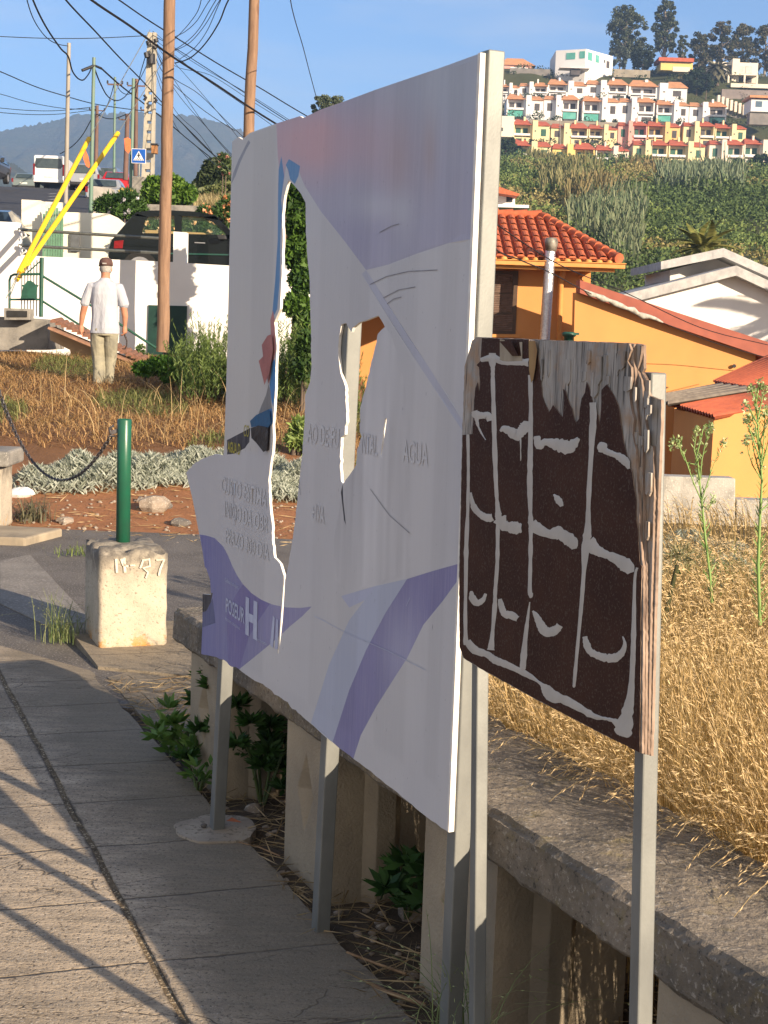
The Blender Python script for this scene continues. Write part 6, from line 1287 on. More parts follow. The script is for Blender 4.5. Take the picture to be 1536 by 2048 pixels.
for i, (x, yt, w_, l) in enumerate(((1398, 68, 52, 'leftmost of the dark grove above the cream villa'), (1440, 46, 56, 'second from left in the dark grove above the cream villa'), (1482, 50, 58, 'third from left in the dark grove above the cream villa'), (1528, 52, 60, 'rightmost in the dark grove, cut by the right edge'))):
    fartree('eucalyptus_tree', 'tall eucalyptus with brownish top, ' + l, x, yt, 150, 466 + i, w_, EC1, (.15, .13, .085), 34, 130, .8, PALEB, False, .15)
fartree('broadleaf_tree', 'round dark green tree between the white terrace and the cream villa', 1392, 140, 192, 432, 52, (.02, .035, .02), (.06, .085, .045), 20, 150, .8)
fartree('broadleaf_tree', 'smaller dark green tree directly left of the date palm', 1412, 150, 186, 430, 34, (.02, .035, .02), (.06, .085, .045), 14, 130, .8)
fartree('broadleaf_tree', 'large dark tree below the peach flat roofed house, beside the board post', 1010, 276, 345, 346, 60, (.02, .032, .018), (.055, .085, .04), 30, 170, .7)
fartree('broadleaf_tree', 'dark round tree below the leftmost lowest terrace house', 1078, 318, 366, 330, 64, (.02, .032, .018), (.055, .085, .04), 26, 170, .7)
fartree('broadleaf_tree', 'dark tree beside the white cottage', 1030, 335, 400, 230, 80, (.02, .035, .018), (.055, .09, .035), 30, 200, .55)
fartree('broadleaf_tree', 'dark bush tree at the right edge under the lowest terrace row', 1522, 310, 352, 340, 50, (.02, .035, .018), (.06, .10, .035), 20, 150, .7)
fartree('broadleaf_tree', 'bright green round shrub tree at the right, below the blue car', 1476, 316, 356, 342, 34, (.03, .055, .02), (.09, .14, .04), 18, 140, .7)
fartree('broadleaf_tree', 'rounded tree crown peeking over the top edge of the torn board', 655, 190, 380, 150, 78, (.04, .055, .03), (.13, .155, .09), 50, 300, .28, BARK, False, .55)
def palm(name, label, x, y, ybase, Y, r, n, c1, c2, droop=1.0, dead=0, w=.5):
    P = At(x, y, Y); Bs = At(x, ybase, Y); t = thing(name, label, 'palm tree', tuple(Bs)); b = MB(); b.tube([tuple(Bs), ((P[0] + Bs[0]) / 2, P[1], (P[2] + Bs[2]) / 2), tuple(P)], [r * .13, r * .09, r * .11], 9); b.build('trunk', BARK, t); v = Veg()
    for i in range(n):
        az = i * 2.399; el = rad(75 - 95 * (i / n)); d0 = np.array([math.cos(az) * math.cos(el), math.sin(az) * math.cos(el), math.sin(el)]); pts = []; p = np.array(P, float); d = d0.copy(); L_ = r * rng.uniform(.85, 1.1)
        for k in range(16): pts.append(p.copy()); p = p + d * L_ / 15; d = unit(d + np.array([0, 0, -.09 * droop])) 
        pts = np.array(pts); T = np.gradient(pts, axis=0); T = unit(T); sd = unit(np.cross(T, np.array([0, 0, 1.0]))); m_ = 60; tt = np.linspace(.12, 1, m_); ix = tt * 14.99; i0 = ix.astype(int); f_ = (ix - i0)[:, None]; i1 = np.minimum(i0 + 1, 15)
        c_ = pts[i0] * (1 - f_) + pts[i1] * f_; Tm = T[i0]; Sm = sd[i0]; ll = (r * .26 * np.sin(np.pi * np.clip(tt * .85 + .12, 0, 1)))[:, None]
        for s_ in (-1, 1):
            D_ = unit(Sm * s_ * .8 + Tm * .6 + np.array([0, 0, -.35])); u = rng.random((m_, 1)); col = np.array(c1) * (1 - u) + np.array(c2) * u
            nn = np.cross(D_, np.array([0, 0, 1.0])); V = np.stack([c_, c_ + D_ * ll * .5 + unit(Tm) * r * .012 * w * 2, c_ + D_ * ll, c_ + D_ * ll * .5 - unit(Tm) * r * .012 * w * 2], 1).reshape(-1, 3); v.add(V, np.arange(4 * m_).reshape(m_, 4), np.repeat(col, 4, 0))
    v.build('fronds', FARLEAF, t); return t
palm('date_palm', 'grey green date palm standing left of the cream villa', 1434, 140, 172, 432, 4.6, 44, (.10, .10, .06), (.22, .20, .13), 1.5, w=2.0)
palm('palm_tree', 'low yellowish palm with arching fronds behind the white gabled house', 1405, 500, 560, 62, 1.55, 30, (.07, .09, .02), (.24, .22, .07), 1.0, w=.6)
gvv = Veg()
for (rows, Yd) in ((RA, 424), (RB, 404), (RC, 384), (RD, 364)):
    for (x0, x1, a, c_) in rows:
        for k in range(5):
            if rng.random() < .75: P = At(rng.uniform(x0, x1), c_ + rng.uniform(-3, 4), Yd - 2.5); s_ = rng.uniform(.6, 1.7); gvv.clump(P, (s_ * 1.2, s_, s_), 70, .5, .35, (.02, .035, .018), (.07, .10, .04))
for k in range(420):
    Yk = rng.uniform(408, 470); Xk = rng.uniform(.02, .28) * Yk; s_ = rng.uniform(.6, 1.8); q_ = rng.random() < .35; gvv.clump((Xk, Yk, gz(Xk, Yk) + s_ * .3), (s_ * 1.6, s_ * 1.3, s_ * .7), 46, .5, .35, (.14, .12, .06) if q_ else (.03, .045, .02), (.26, .22, .12) if q_ else (.10, .13, .06))
tag(gvv.build('garden_shrubs', FARLEAF), 'dark garden shrubs scattered along the feet of the terraced houses', 'shrubs', kind='stuff')
# scrub, grass and reeds on the slope
sv = Veg(); n = 0
N = 3400; Yv = 62 + (352 - 62) * rng.random(N) ** 0.75; tx = rng.uniform(0.04, 0.275, N); Xv = tx * Yv
pat = np.sin(Xv * 0.09 + 1.3) * np.sin(Yv * 0.045 + .4) + 0.4 * np.sin(Xv * .31 + Yv * .17)
for x, y, p in zip(Xv, Yv, pat):
    s_ = (0.7 + rng.random() * 0.9) * (0.6 + y / 300); z = gz(x, y); 
    if p > 0.35: c1, c2 = (.17, .16, .06), (.36, .30, .13); s_ *= .7
    elif p > -.15: c1, c2 = (.07, .11, .035), (.20, .25, .08)
    else: c1, c2 = (.035, .06, .025), (.12, .17, .06); s_ *= 1.25
    sv.clump((x, y, z + s_ * .35), (s_ * 1.3, s_ * 1.3, s_ * .8), 58, .14 + y * .0014, .09 + y * .0008, c1, c2, .5)
tag(sv.build('hillside_scrub', FARLEAF), 'dense green and olive scrub covering the slope under the terraces', 'scrub', kind='stuff')
rv = Veg()
for (x, y, rx, ry, h, c1, c2, nb) in ((1140, 395, 60, 34, 3.4, (.10, .12, .05), (.27, .24, .12), 2600), (1400, 380, 85, 26, 3.6, (.09, .13, .08), (.22, .25, .15), 3200), (1300, 350, 70, 14, 3.0, (.15, .12, .055), (.27, .21, .10), 1800), (1215, 470, 75, 40, 2.6, (.07, .11, .06), (.22, .24, .14), 3400), (1100, 345, 60, 10, 3.2, (.12, .13, .05), (.25, .22, .11), 1200), (1190, 420, 60, 24, 2.8, (.13, .12, .05), (.28, .22, .11), 1500), (1245, 520, 40, 30, 2.0, (.08, .11, .06), (.2, .22, .13), 1500)):
    u = rng.normal(0, .45, (nb, 2)); us_ = np.clip(u, -1, 1); px_ = x + us_[:, 0] * rx; py_ = y + us_[:, 1] * ry
    # distance on the slope for that height in view
    Yg = np.interp(py_ * -1, [-565, -520, -470, -430, -395, -365, -345, -330], [98, 118, 142, 168, 195, 245, 300, 345]); 
    Xg = np.array([float(At(a_, 400, b_)[0]) for a_, b_ in zip(px_, Yg)]); B_ = np.stack([Xg, Yg, ghn(Xg, Yg)], 1)
    rv.blades(B_, h * rng.uniform(.6, 1.15, nb), .16 + Yg * .0006, rng.uniform(0, 6.28, nb), rng.uniform(.05, .35, nb), c1, c2, 3)
tag(rv.build('reed_bed', FARLEAF), 'stands of pale cane reeds on the middle of the slope', 'reeds', kind='stuff')
# haze: one closed box of thin air round everything
hz = NT('haze_air'); hz.t.nodes.remove(hz.b); pv = hz.n('VolumePrincipled'); pv.inputs['Color'].default_value = (0.40, 0.62, 1.0, 1); pv.inputs['Density'].default_value = 0.00030; pv.inputs['Anisotropy'].default_value = 0.0
hz.l(pv.outputs[0], hz.t.nodes['Material Output'].inputs['Volume'])
b = MB(); b.box(-2300, 2300, -200, 3500, -75, 460); tag(b.build('haze', hz.m), kind='stuff')
# ---------------------------------------------------------------- vehicles
def paint(name, c, metal=0.2, r=0.3): 
    m = pm(name, c, tuple(x * .92 for x in c), 3, r, 0.0, metal, spec=0.5); m.node_tree.nodes['Principled BSDF'].inputs['Coat Weight'].default_value = 0.5; return m
CGL = pm('car_glass', (0.03, 0.045, 0.05), (0.05, 0.07, 0.075), 3, 0.08, 0, spec=0.8); TYRE = pm('tyre_rubber', (0.02, 0.02, 0.02), None, 20, 0.85, 0.2); RIMM = pm('wheel_rim', (0.45, 0.45, 0.46), None, 5, 0.35, 0, 0.6)
TAIL = pm('tail_light_red', (0.22, 0.01, 0.012), (0.14, .008, .01), 20, 0.3, 0); PLATE = pm('number_plate', (0.7, 0.7, 0.62), None, 4, .5, 0); BLKP = pm('black_plastic', (0.03, 0.03, 0.032), None, 9, .6, 0.05); HEADL = pm('headlight', (0.75, 0.76, 0.78), None, 9, .15, 0, spec=.8)
def car(name, label, loc, rz, L_, W_, H_, mat, kind='hatch', group=None):
    """modelled nose along +x, then turned"""
    t = thing(name, label, 'van' if kind == 'van' else 'car', loc, rz, group); hw = W_ / 2; parts = []
    if kind == 'van': st = [(0, .45, 1.05, H_ - .12, .94), (.06, .34, 1.1, H_, .9), (L_ * .5, .3, 1.1, H_, .9), (L_ * .72, .3, 1.1, H_ - .03, .88), (L_ * .86, .3, 1.1, 1.25, .84), (L_ * .97, .32, .85, .98, .86), (L_, .4, .7, .8, .8)]
    elif kind == 'suv': st = [(0, .45, .95, 1.0, .88), (.12, .38, 1.0, H_ - .1, .74), (.5, .3, 1.0, H_, .74), (L_ * .55, .3, 1.0, H_ - .02, .74), (L_ * .72, .3, 1.0, 1.06, .84), (L_ * .95, .3, .85, .95, .84), (L_, .4, .6, .7, .8)]
    else: st = [(0, .42, .88, .92, .86), (.15, .32, .92, 1.02, .80), (.42, .25, .95, H_ - .06, .70), (.9, .25, .95, H_, .70), (L_ * .55, .25, .95, H_ - .04, .70), (L_ * .72, .25, .93, 1.0, .82), (L_ * .95, .3, .78, .86, .82), (L_, .35, .55, .62, .78)]
    V = []; F = []; k = 10
    for x, zb, zm, zt, tw in st:
        w = hw * (0.93 if x in (0, L_) else 1.0); tw_ = hw * tw
        V += [(x, -w * .9, zb), (x, -w, zb + .18), (x, -w, zm - .12), (x, -w * .96, zm), (x, -tw_, zt - .03), (x, tw_, zt - .03), (x, w * .96, zm), (x, w, zm - .12), (x, w, zb + .18), (x, w * .9, zb)]
        V[-5] = (x, tw_, zt - .03); 
    n = len(st)
    for i in range(n - 1):
        for j in range(k): j2 = (j + 1) % k; F.append((i * k + j, (i + 1) * k + j, (i + 1) * k + j2, i * k + j2))
    F.append(tuple(range(k))); F.append(tuple(range((n - 1) * k, n * k))[::-1])
    def mk(b, name, mat, par=t): o = b.build(name, mat); o.parent = par; return o
    b = MB(); b.add(V, F); o = mk(b, 'body', mat); flipn(o); bevel(o, .04, 2)
    # windows
    b = MB(); 
    g0, g1 = (1, 4) if kind != 'hatch' else (2, 5)
    for s_ in (-1, 1):
        for i in range(g0, g1):
            (x0, _, m0, t0, w0), (x1, _, m1, t1, w1) = st[i], st[i + 1]; a_ = .08; 
            if kind == 'van' and i < 3: continue
            q = []
            for x, zm, zt, tw in ((x0 + a_, m0, t0, w0), (x1 - a_, m1, t1, w1)): q.append([(x, s_ * (hw * .965 + .006), zm + .05), (x, s_ * (hw * tw + .02), zt - .12)])
            b.add([q[0][0], q[1][0], q[1][1], q[0][1]], [(0, 1, 2, 3) if s_ < 0 else (3, 2, 1, 0)])
    if b.v: mk(b, 'window', CGL)
    b = MB(); 
    if kind == 'van': b.add([(-.012, -hw * .76, 1.18), (-.012, hw * .76, 1.18), (-.012, hw * .88, 1.32), (-.012, hw * .80, H_ - .22), (-.012, -hw * .80, H_ - .22), (-.012, -hw * .88, 1.32)], [(0, 5, 4, 3, 2, 1)])
    else:
        i = 1 if kind == 'hatch' else 0; (x0, _, m0, t0, w0), (x1, _, m1, t1, w1) = st[i], st[i + 1]; b.add([(x0 - .045, -hw * w0 * .85, t0 + .02), (x0 - .045, hw * w0 * .85, t0 + .02), (x1 - .06, hw * w1 * .86, t1 - .05), (x1 - .06, -hw * w1 * .86, t1 - .05)], [(0, 3, 2, 1)])
    mk(b, 'rear_window', CGL)
    b = MB(); i = n - 4 if kind != 'van' else 3; (x0, _, m0, t0, w0), (x1, _, m1, t1, w1) = st[i if kind != 'hatch' else 4], st[(i + 1) if kind != 'hatch' else 5]
    b.add([(x0 + .05, -hw * w0 * .9, t0 - .06), (x0 + .05, hw * w0 * .9, t0 - .06), (x1 + .03, hw * w1 * .95, t1 + .03), (x1 + .03, -hw * w1 * .95, t1 + .03)], [(0, 3, 2, 1)]); mk(b, 'windscreen', CGL)
    for s_ in (-1, 1):
        b = MB(); z0, z1 = ((.75, 1.45) if kind == 'van' else (.72, .98)); b.box(-.02, .06, s_ * hw * .93 - .07, s_ * hw * .93 + .05 * (1 if s_ > 0 else 1), z0, z1); mk(b, 'tail_light', TAIL)
        b = MB(); b.box(L_ - .10, L_ + .01, s_ * hw * .68 - .16, s_ * hw * .68 + .16, .6, .76); mk(b, 'headlight', HEADL)
        b = MB(); b.box(L_ * (.70 if kind == 'van' else .62), L_ * (.70 if kind == 'van' else .62) + .12, s_ * (hw + .04), s_ * (hw + .22), 1.0, 1.22) if s_ > 0 else b.box(L_ * (.70 if kind == 'van' else .62), L_ * (.70 if kind == 'van' else .62) + .12, -(hw + .22), -(hw + .04), 1.0, 1.22); mk(b, 'wing_mirror', BLKP)
        for x in (L_ * .19, L_ * .80):
            r = .33; b = MB(); y0 = s_ * (hw - .22); y1 = s_ * (hw + .012); ring = [(x + r * math.cos(a), z_) for a, z_ in ((2 * math.pi * q / 20, r + r * math.sin(2 * math.pi * q / 20)) for q in range(20))]
            b.extr([(p[0] - x, p[1]) for p in ring], (x, y0, 0), (1, 0, 0), (0, 0, 1), (0, s_, 0), abs(y1 - y0)); w_ = mk(b, 'wheel', TYRE); flipn(w_)
            b = MB(); b.extr([((p[0] - x) * .62, (p[1] - r) * .62 + r) for p in ring], (x, y1, 0), (1, 0, 0), (0, 0, 1), (0, s_, 0), .012); rr_ = b.build('rim', RIMM); rr_.parent = w_; flipn(rr_)
    b = MB(); b.box(-.03, .0, -.26, .26, .60 if kind != 'van' else .62, .72 if kind != 'van' else .74); mk(b, 'number_plate', PLATE)
    b = MB(); b.box(-.05, .12, -hw * .95, hw * .95, .32, .5); bm_ = mk(b, 'bumper', BLKP if kind != 'van' else mat); bevel(bm_, .03)
    return t
WP = paint('white_car_paint', (0.72, 0.72, 0.72), 0, .35); SI = paint('silver_car_paint', (0.42, 0.44, 0.46), .5); RE = paint('red_car_paint', (0.45, 0.01, 0.015), .1); GY = paint('grey_car_paint', (0.16, 0.17, 0.18), .4); GG = paint('grey_green_paint', (0.2, 0.24, 0.23), .3); DB = paint('dark_blue_paint', (0.03, 0.055, 0.09), .4); DKC = paint('dark_car_paint', (0.04, 0.04, 0.045), .3)
def put(px, py, Y): P = At(px, py, Y); return (float(P[0]), Y, float(P[2]))
car('van', 'white delivery van seen from behind, driving up over the crest of the road', put(97, 375, 95), rad(92), 4.9, 1.98, 2.02, WP, 'van')
car('car', 'silver hatchback parked nearest on the right of the road, behind the yellow tube', put(207, 417, 70), rad(93), 4.0, 1.72, 1.45, SI)
car('car', 'bright red car parked in front of the silver hatchback', put(230, 392, 88), rad(93), 4.0, 1.72, 1.5, RE)
car('car', 'tall grey car with roof rails parked beyond the red car', put(210, 384, 94), rad(93), 4.3, 1.78, 1.62, GY, 'suv')
car('car', 'large grey car seen behind the shorter yellow tube, right of the white van', put(168, 381, 90), rad(94), 4.4, 1.80, 1.66, SI, 'suv')
car('car', 'white car half hidden between the white van and the grey cars', put(146, 376, 100), rad(92), 4.2, 1.75, 1.45, WP)
car('car', 'small grey green car sinking behind the road crest, left of the white van', put(47, 385, 108), rad(92), 4.0, 1.72, 1.45, GG)
car('car', 'dark oncoming car cut off by the left edge of the photo', put(-10, 370, 84), rad(-88), 4.3, 1.78, 1.5, DKC, 'suv')
# dark blue parked car at the left, only its roof above the white wall
car('car', 'dark blue car whose roof shows over the white wall at the left edge', (float(At(-22, 440, 30.2)[0]) , 29.0, float(At(12, 418, 30)[2]) - 1.45), rad(96), 4.2, 1.75, 1.45, DB)
# the black cab standing on the deck, seen from its side
YC = 27.7; cab = thing('black_cab', 'black cab style car standing on the parking deck above the white wall', 'car', q3(340, 540, YC)); BKP = paint('black_cab_paint', (0.004, 0.006, 0.006), 0, .25); BKP.node_tree.nodes['Principled BSDF'].inputs['Coat Weight'].default_value = 0.15; BKP.node_tree.nodes['Principled BSDF'].inputs['Specular IOR Level'].default_value = 0.3
gl = NT('clear_glass'); gl.b.inputs['Transmission Weight'].default_value = 0.0; gl.b.inputs['Alpha'].default_value = 0.12; gl.base((0.05, 0.10, 0.08)); gl.b.inputs['Roughness'].default_value = 0.05; gl.b.inputs['Specular IOR Level'].default_value = .8; gl = gl.m
def cabpoly(pts, Y0, th, name, mat, par=None, bv=0.0):
    b = MB(); wallpx(b, pts, Y0, th); o = flipn(b.build(name, mat, par or cab)); 
    if bv: bevel(o, bv, 3)
    return o
low = [(217, 508), (218, 496), (224, 478), (233, 470), (300, 471), (374, 474), (470, 478), (520, 486), (575, 500), (640, 508), (650, 540), (648, 570), (219, 560)]
cabpoly(low, YC, 1.72, 'body', BKP, None, .05)
up = [((233, 471), (268, 429), (276, 428), (246, 471)), ((246, 471), (276, 428), (296, 434), (290, 440), (283, 471)), ((268, 428), (272, 424), (300, 422), (340, 421), (390, 424), (430, 431), (440, 436), (436, 440), (405, 434), (350, 431), (296, 434), (272, 432)),
      ((348, 431), (363, 431), (363, 474), (350, 474)), ((405, 434), (430, 432), (462, 462), (470, 478), (458, 478), (446, 462), (424, 443)), ((283, 466), (470, 470), (470, 480), (283, 476))]
for yy_ in (YC + .12, YC + 1.55):
    for q in up: cabpoly(list(q), yy_, .05, 'pillar', BKP)
    cabpoly([(262, 470), (292, 438), (298, 435), (348, 433), (348, 474), (283, 474)], yy_ + .02, .008, 'window', gl); cabpoly([(363, 434), (405, 436), (430, 444), (462, 476), (363, 476)], yy_ + .02, .008, 'window', gl)
cabpoly([(268, 430), (272, 424), (300, 421), (340, 420.5), (390, 423), (430, 430), (440, 436), (430, 434), (300, 426), (272, 430)], YC + .15, 1.42, 'roof', BKP)
cabpoly([(231, 471), (266, 430), (269, 430), (236, 471)], YC + .22, 1.28, 'rear_window', CGL)
SEAT = pm('tan_seat', (0.50, 0.36, 0.16), (0.44, .31, .14), 6, .8, .05)
cabpoly([(287, 459), (330, 461), (349, 463), (349, 480), (292, 480)], YC + .5, .7, 'seat', SEAT, None, .03); cabpoly([(364, 463), (425, 466), (436, 480), (364, 480)], YC + .4, .8, 'seat', SEAT, None, .03)
cabpoly([(228, 482), (247, 480), (245, 497), (227, 497)], YC - .01, .1, 'tail_light', TAIL, None, .01); cabpoly([(219, 500), (322, 505), (640, 512), (640, 515), (322, 508), (219, 504)], YC - .03, .04, 'side_strip', paint('bottle_green', (0.015, 0.07, 0.05)))
cabpoly([(432, 469), (451, 470), (453, 479), (436, 479)], YC - .2, .14, 'wing_mirror', BLKP, None, .02); cabpoly([(389, 484), (410, 485), (410, 487), (389, 486)], YC - .02, .03, 'door_handle', RIMM)
for x in (280, 560):
    c0 = At(x, 538, YC); b = MB(); ring = [(.33 * math.cos(2 * math.pi * q / 24), .33 * math.sin(2 * math.pi * q / 24)) for q in range(24)]
    b.extr(ring, (c0[0], YC - .015, c0[2]), (1, 0, 0), (0, 0, 1), (0, 1, 0), .22); w_ = flipn(b.build('wheel', TYRE, cab)); b = MB(); b.extr([(p[0] * .68, p[1] * .68) for p in ring], (c0[0], YC - .03, c0[2]), (1, 0, 0), (0, 0, 1), (0, 1, 0), .02); flipn(b.build('rim', RIMM, w_))

# ---------------------------------------------------------------- the man walking away
MX, MY_, MZ = float(At(208, 775, 19.7)[0]), 19.7, float(At(208, 777, 19.7)[2])
man = thing('person', 'man in white short sleeved shirt and brown cap walking away, hook in right hand', 'person', (MX, MY_, MZ))
SKIN = pm('skin', (0.48, 0.23, 0.14), (0.40, 0.18, 0.11), 12, 0.6, 0.1); HAIR = pm('grey_hair', (0.42, 0.40, 0.37), (0.25, 0.24, 0.22), 60, 0.8, 0.6)
m = NT('striped_shirt'); v = m.coord(); w_ = m.n('TexWave', wave_type='BANDS', bands_direction='X'); w_.inputs['Scale'].default_value = 26; m.l(v, w_.inputs[0]); nn_ = m.noise(v, 7, 4)
m.base(m.mix(m.ramp(w_.outputs['Fac'], [(0.75, 0.0), (1.0, 0.35)]), (0.40, 0.415, 0.46), (0.27, 0.30, 0.38))); m.b.inputs['Roughness'].default_value = 0.9; m.bump(m.noise(m.coord((1.5, 1.5, 0.6)), 9, 4), 0.6, 0.03); SHIRT = m.m
TROU = pm('stained_trousers', (0.20, 0.19, 0.15), (0.31, 0.29, 0.21), 7, 0.95, 0.7, fine=25, stain=(0.12, 0.11, 0.08), dist=0.02); CAPM = pm('brown_cap', (0.11, 0.06, 0.05), (0.08, 0.045, 0.04), 20, 0.9, 0.3)
def Mp(x, y, z): return (MX + x, MY_ + y, MZ + z)
def solid(b, pts, rs, seg=14, ry=1.0):
    """closed tapering limb through points, with rounded ends"""
    pts = [Vector(Mp(*p)) for p in pts]; P = [pts[0] + (pts[0] - pts[1]).normalized() * rs[0] * .6] + pts + [pts[-1] + (pts[-1] - pts[-2]).normalized() * rs[-1] * .6]; b.tube(P, [rs[0] * .45] + list(rs) + [rs[-1] * .45], seg)
def remesh(o, vox, smooth=4):
    md = o.modifiers.new('r', 'REMESH'); md.mode = 'VOXEL'; md.voxel_size = vox; md.use_smooth_shade = True
    if smooth: sm_ = o.modifiers.new('s', 'SMOOTH'); sm_.iterations = smooth; sm_.factor = .5
    return o
def ell(b, prof, seg=24):                          # rings (x, y, z, rx, ry)
    V = []; F = []
    for (x, y, z, rx, ry) in prof:
        for k in range(seg): an = 2 * math.pi * k / seg; V.append(Mp(x + rx * math.cos(an), y + ry * math.sin(an), z))
    n = len(prof)
    for i in range(n - 1):
        for k in range(seg): k2 = (k + 1) % seg; F.append((i * seg + k, i * seg + k2, (i + 1) * seg + k2, (i + 1) * seg + k))
    F.append(tuple(range(seg))[::-1]); F.append(tuple(range((n - 1) * seg, n * seg))); b.add(V, F, True)
b = MB()
ell(b, [(0, 0, .80, .15, .10), (0, 0, .95, .16, .11), (0, 0, 1.10, .155, .10), (0, 0, 1.28, .18, .105), (0, 0, 1.38, .16, .09), (0, .005, 1.43, .07, .07), (0, .02, 1.48, .058, .062), (0, .03, 1.53, .062, .072)])
b.ball(Mp(0, .045, 1.585), (.072, .092, .105), 18, 14); b.ball(Mp(0, .105, 1.53), (.045, .045, .05), 12, 8)                    # skull and jaw
b.add([Mp(-.014, .13, 1.575), Mp(.014, .13, 1.575), Mp(0, .16, 1.555), Mp(0, .128, 1.605)], [(0, 1, 2), (1, 3, 2), (3, 0, 2), (0, 3, 1)])  # nose
for s_ in (-1, 1):
    b.ball(Mp(s_ * .075, .04, 1.57), (.012, .022, .032), 8, 8)                                                                # ears
    b.ball(Mp(s_ * .028, .128, 1.585), (.012, .008, .008), 8, 6)
b.ball(Mp(0, .14, 1.518), (.024, .012, .007), 8, 6)
for s_, arm in ((-1, [(-.17, 0, 1.36), (-.235, -.01, 1.22), (-.265, -.01, 1.08), (-.30, .02, .95), (-.322, .05, .83)]), (1, [(.17, 0, 1.36), (.225, -.01, 1.22), (.25, -.01, 1.08), (.265, .02, .96), (.258, .05, .84)])):
    solid(b, arm, [.048, .046, .045, .040, .028])
    w = Vector(arm[-1]); dn = Vector((s_ * -.02, .10, -.99)).normalized() if s_ < 0 else Vector((-.05, .12, -.98)).normalized()
    solid(b, [tuple(w), tuple(w + dn * .045), tuple(w + dn * .09)], [.026, .034, .036], 12)
    for f_ in range(4):
        r0 = w + dn * .085 + Vector((0, (f_ - 1.5) * .019, 0)); ln = (.062, .074, .070, .054)[f_]; cu = .35 if s_ < 0 else 1.15; inw = Vector((-s_ * 1.0, .1, 0))
        p1 = r0 + (dn + inw * cu * .3).normalized() * ln * .45; p2 = p1 + (dn + inw * cu).normalized() * ln * .32; p3 = p2 + (dn * (1 - cu * .7) + inw * cu * 1.2).normalized() * ln * .28
        solid(b, [tuple(r0), tuple(p1), tuple(p2), tuple(p3)], [.0105, .0098, .009, .008], 8)
    th0 = w + dn * .035 + Vector((0, .026, 0)); th1 = th0 + Vector((-s_ * .012, .026, -.035)); th2 = th1 + Vector((-s_ * .018, .006, -.034)); solid(b, [tuple(th0), tuple(th1), tuple(th2)], [.014, .012, .0095], 8)
for s_, leg in ((-1, [(-.085, 0, .84), (-.085, .02, .66), (-.08, .03, .46), (-.07, -.03, .28), (-.062, -.07, .09)]), (1, [(.085, 0, .84), (.082, .02, .66), (.075, .05, .46), (.06, .04, .28), (.05, .03, .09)])):
    solid(b, leg, [.085, .078, .055, .048, .038]); f0 = Vector(leg[-1]); solid(b, [(f0.x, f0.y - .02, f0.z - .045), (f0.x, f0.y + .10, f0.z - .055), (f0.x, f0.y + .16, f0.z - .062)], [.035, .034, .026], 10)
remesh(b.build('body', SKIN, man), 0.0055, 2)
b = MB()
ell(b, [(0, -.004, .725, .186, .128), (0, -.004, .80, .188, .132), (0, 0, .95, .180, .130), (0, 0, 1.10, .176, .124), (0, 0, 1.24, .192, .124), (0, 0, 1.33, .198, .115), (0, 0, 1.385, .155, .095), (0, .002, 1.425, .085, .080), (0, .006, 1.455, .068, .070)])
for s_ in (-1, 1): solid(b, [(s_ * .155, 0, 1.345), (s_ * .20, -.005, 1.27), (s_ * .243, -.01, 1.17), (s_ * .262, -.01, 1.10)], [.070, .070, .066, .064], 16)
bmv = b
for i, p in enumerate(b.v):
    q = Vector(p); d = noise.noise(Vector((q.x * 9, q.y * 9, q.z * 3.5))) * .022; b.v[i] = (q.x + d, q.y + d * .8, q.z)
remesh(b.build('shirt', SHIRT, man), 0.008, 2)
b = MB(); 
ell(b, [(0, 0, .70, .165, .125), (0, 0, .78, .172, .125), (0, 0, .84, .165, .118), (0, 0, .88, .16, .112)])
for leg in ([(-.088, 0, .74), (-.092, .02, .58), (-.086, .03, .42), (-.075, -.02, .25), (-.065, -.07, .07)], [(.088, 0, .74), (.086, .02, .58), (.078, .05, .42), (.064, .04, .25), (.054, .03, .06)]):
    solid(b, leg, [.098, .092, .080, .074, .070], 16)
for i, p in enumerate(b.v):
    q = Vector(p); d = noise.noise(Vector((q.x * 12, q.y * 12, q.z * 14))) * .016; b.v[i] = (q.x + d, q.y + d, q.z)
remesh(b.build('trousers', TROU, man), 0.008, 1)
SHOE = pm('worn_shoe', (0.10, 0.075, 0.05), (0.16, 0.12, 0.08), 20, 0.9, .3)
for x_, y_ in ((-.062, -.07), (.05, .03)):
    b = MB(); solid(b, [(x_, y_ - .04, .05), (x_, y_ + .06, .045), (x_, y_ + .15, .035)], [.047, .046, .034], 12); b.build('shoe', SHOE, man)
b = MB(); b.ball(Mp(0, .038, 1.588), (.080, .098, .112), 20, 14); o = b.build('hair', HAIR, man)
bm = bmesh.new(); bm.from_mesh(o.data); bmesh.ops.delete(bm, geom=[v_ for v_ in bm.verts if (v_.co.y > .085 and v_.co.z < 1.64) or v_.co.z < 1.518], context='VERTS'); bm.to_mesh(o.data); bm.free(); o.modifiers.new('t', 'SOLIDIFY').thickness = .012
b = MB(); ell(b, [(0, .04, 1.612, .091, .110), (0, .04, 1.65, .090, .108), (0, .04, 1.69, .078, .092), (0, .04, 1.715, .050, .060), (0, .04, 1.722, .01, .012)]); cp2 = b.build('cap', CAPM, man)
b = MB(); V = []; 
for k in range(11): an = math.pi * k / 10; V.append(Mp(-.085 * math.cos(an) - .03, .12 + .085 * math.sin(an), 1.612 - .018 * math.sin(an)))
b.add(V + [(p[0], p[1], p[2] + .008) for p in V], [tuple(range(11))[::-1], tuple(range(11, 22))] + [(k, k + 1, 12 + k, 11 + k) for k in range(10)]); bk_ = b.build('brim', CAPM, cp2)
b = MB(); b.add([Mp(-.025, -.075, 1.632), Mp(.03, -.0745, 1.632), Mp(.03, -.074, 1.648), Mp(-.025, -.0745, 1.648)], [(0, 1, 2, 3)]); b.build('strap', pm('grey_strap', (0.4, 0.38, 0.36), None, 9, .8, 0), cp2)
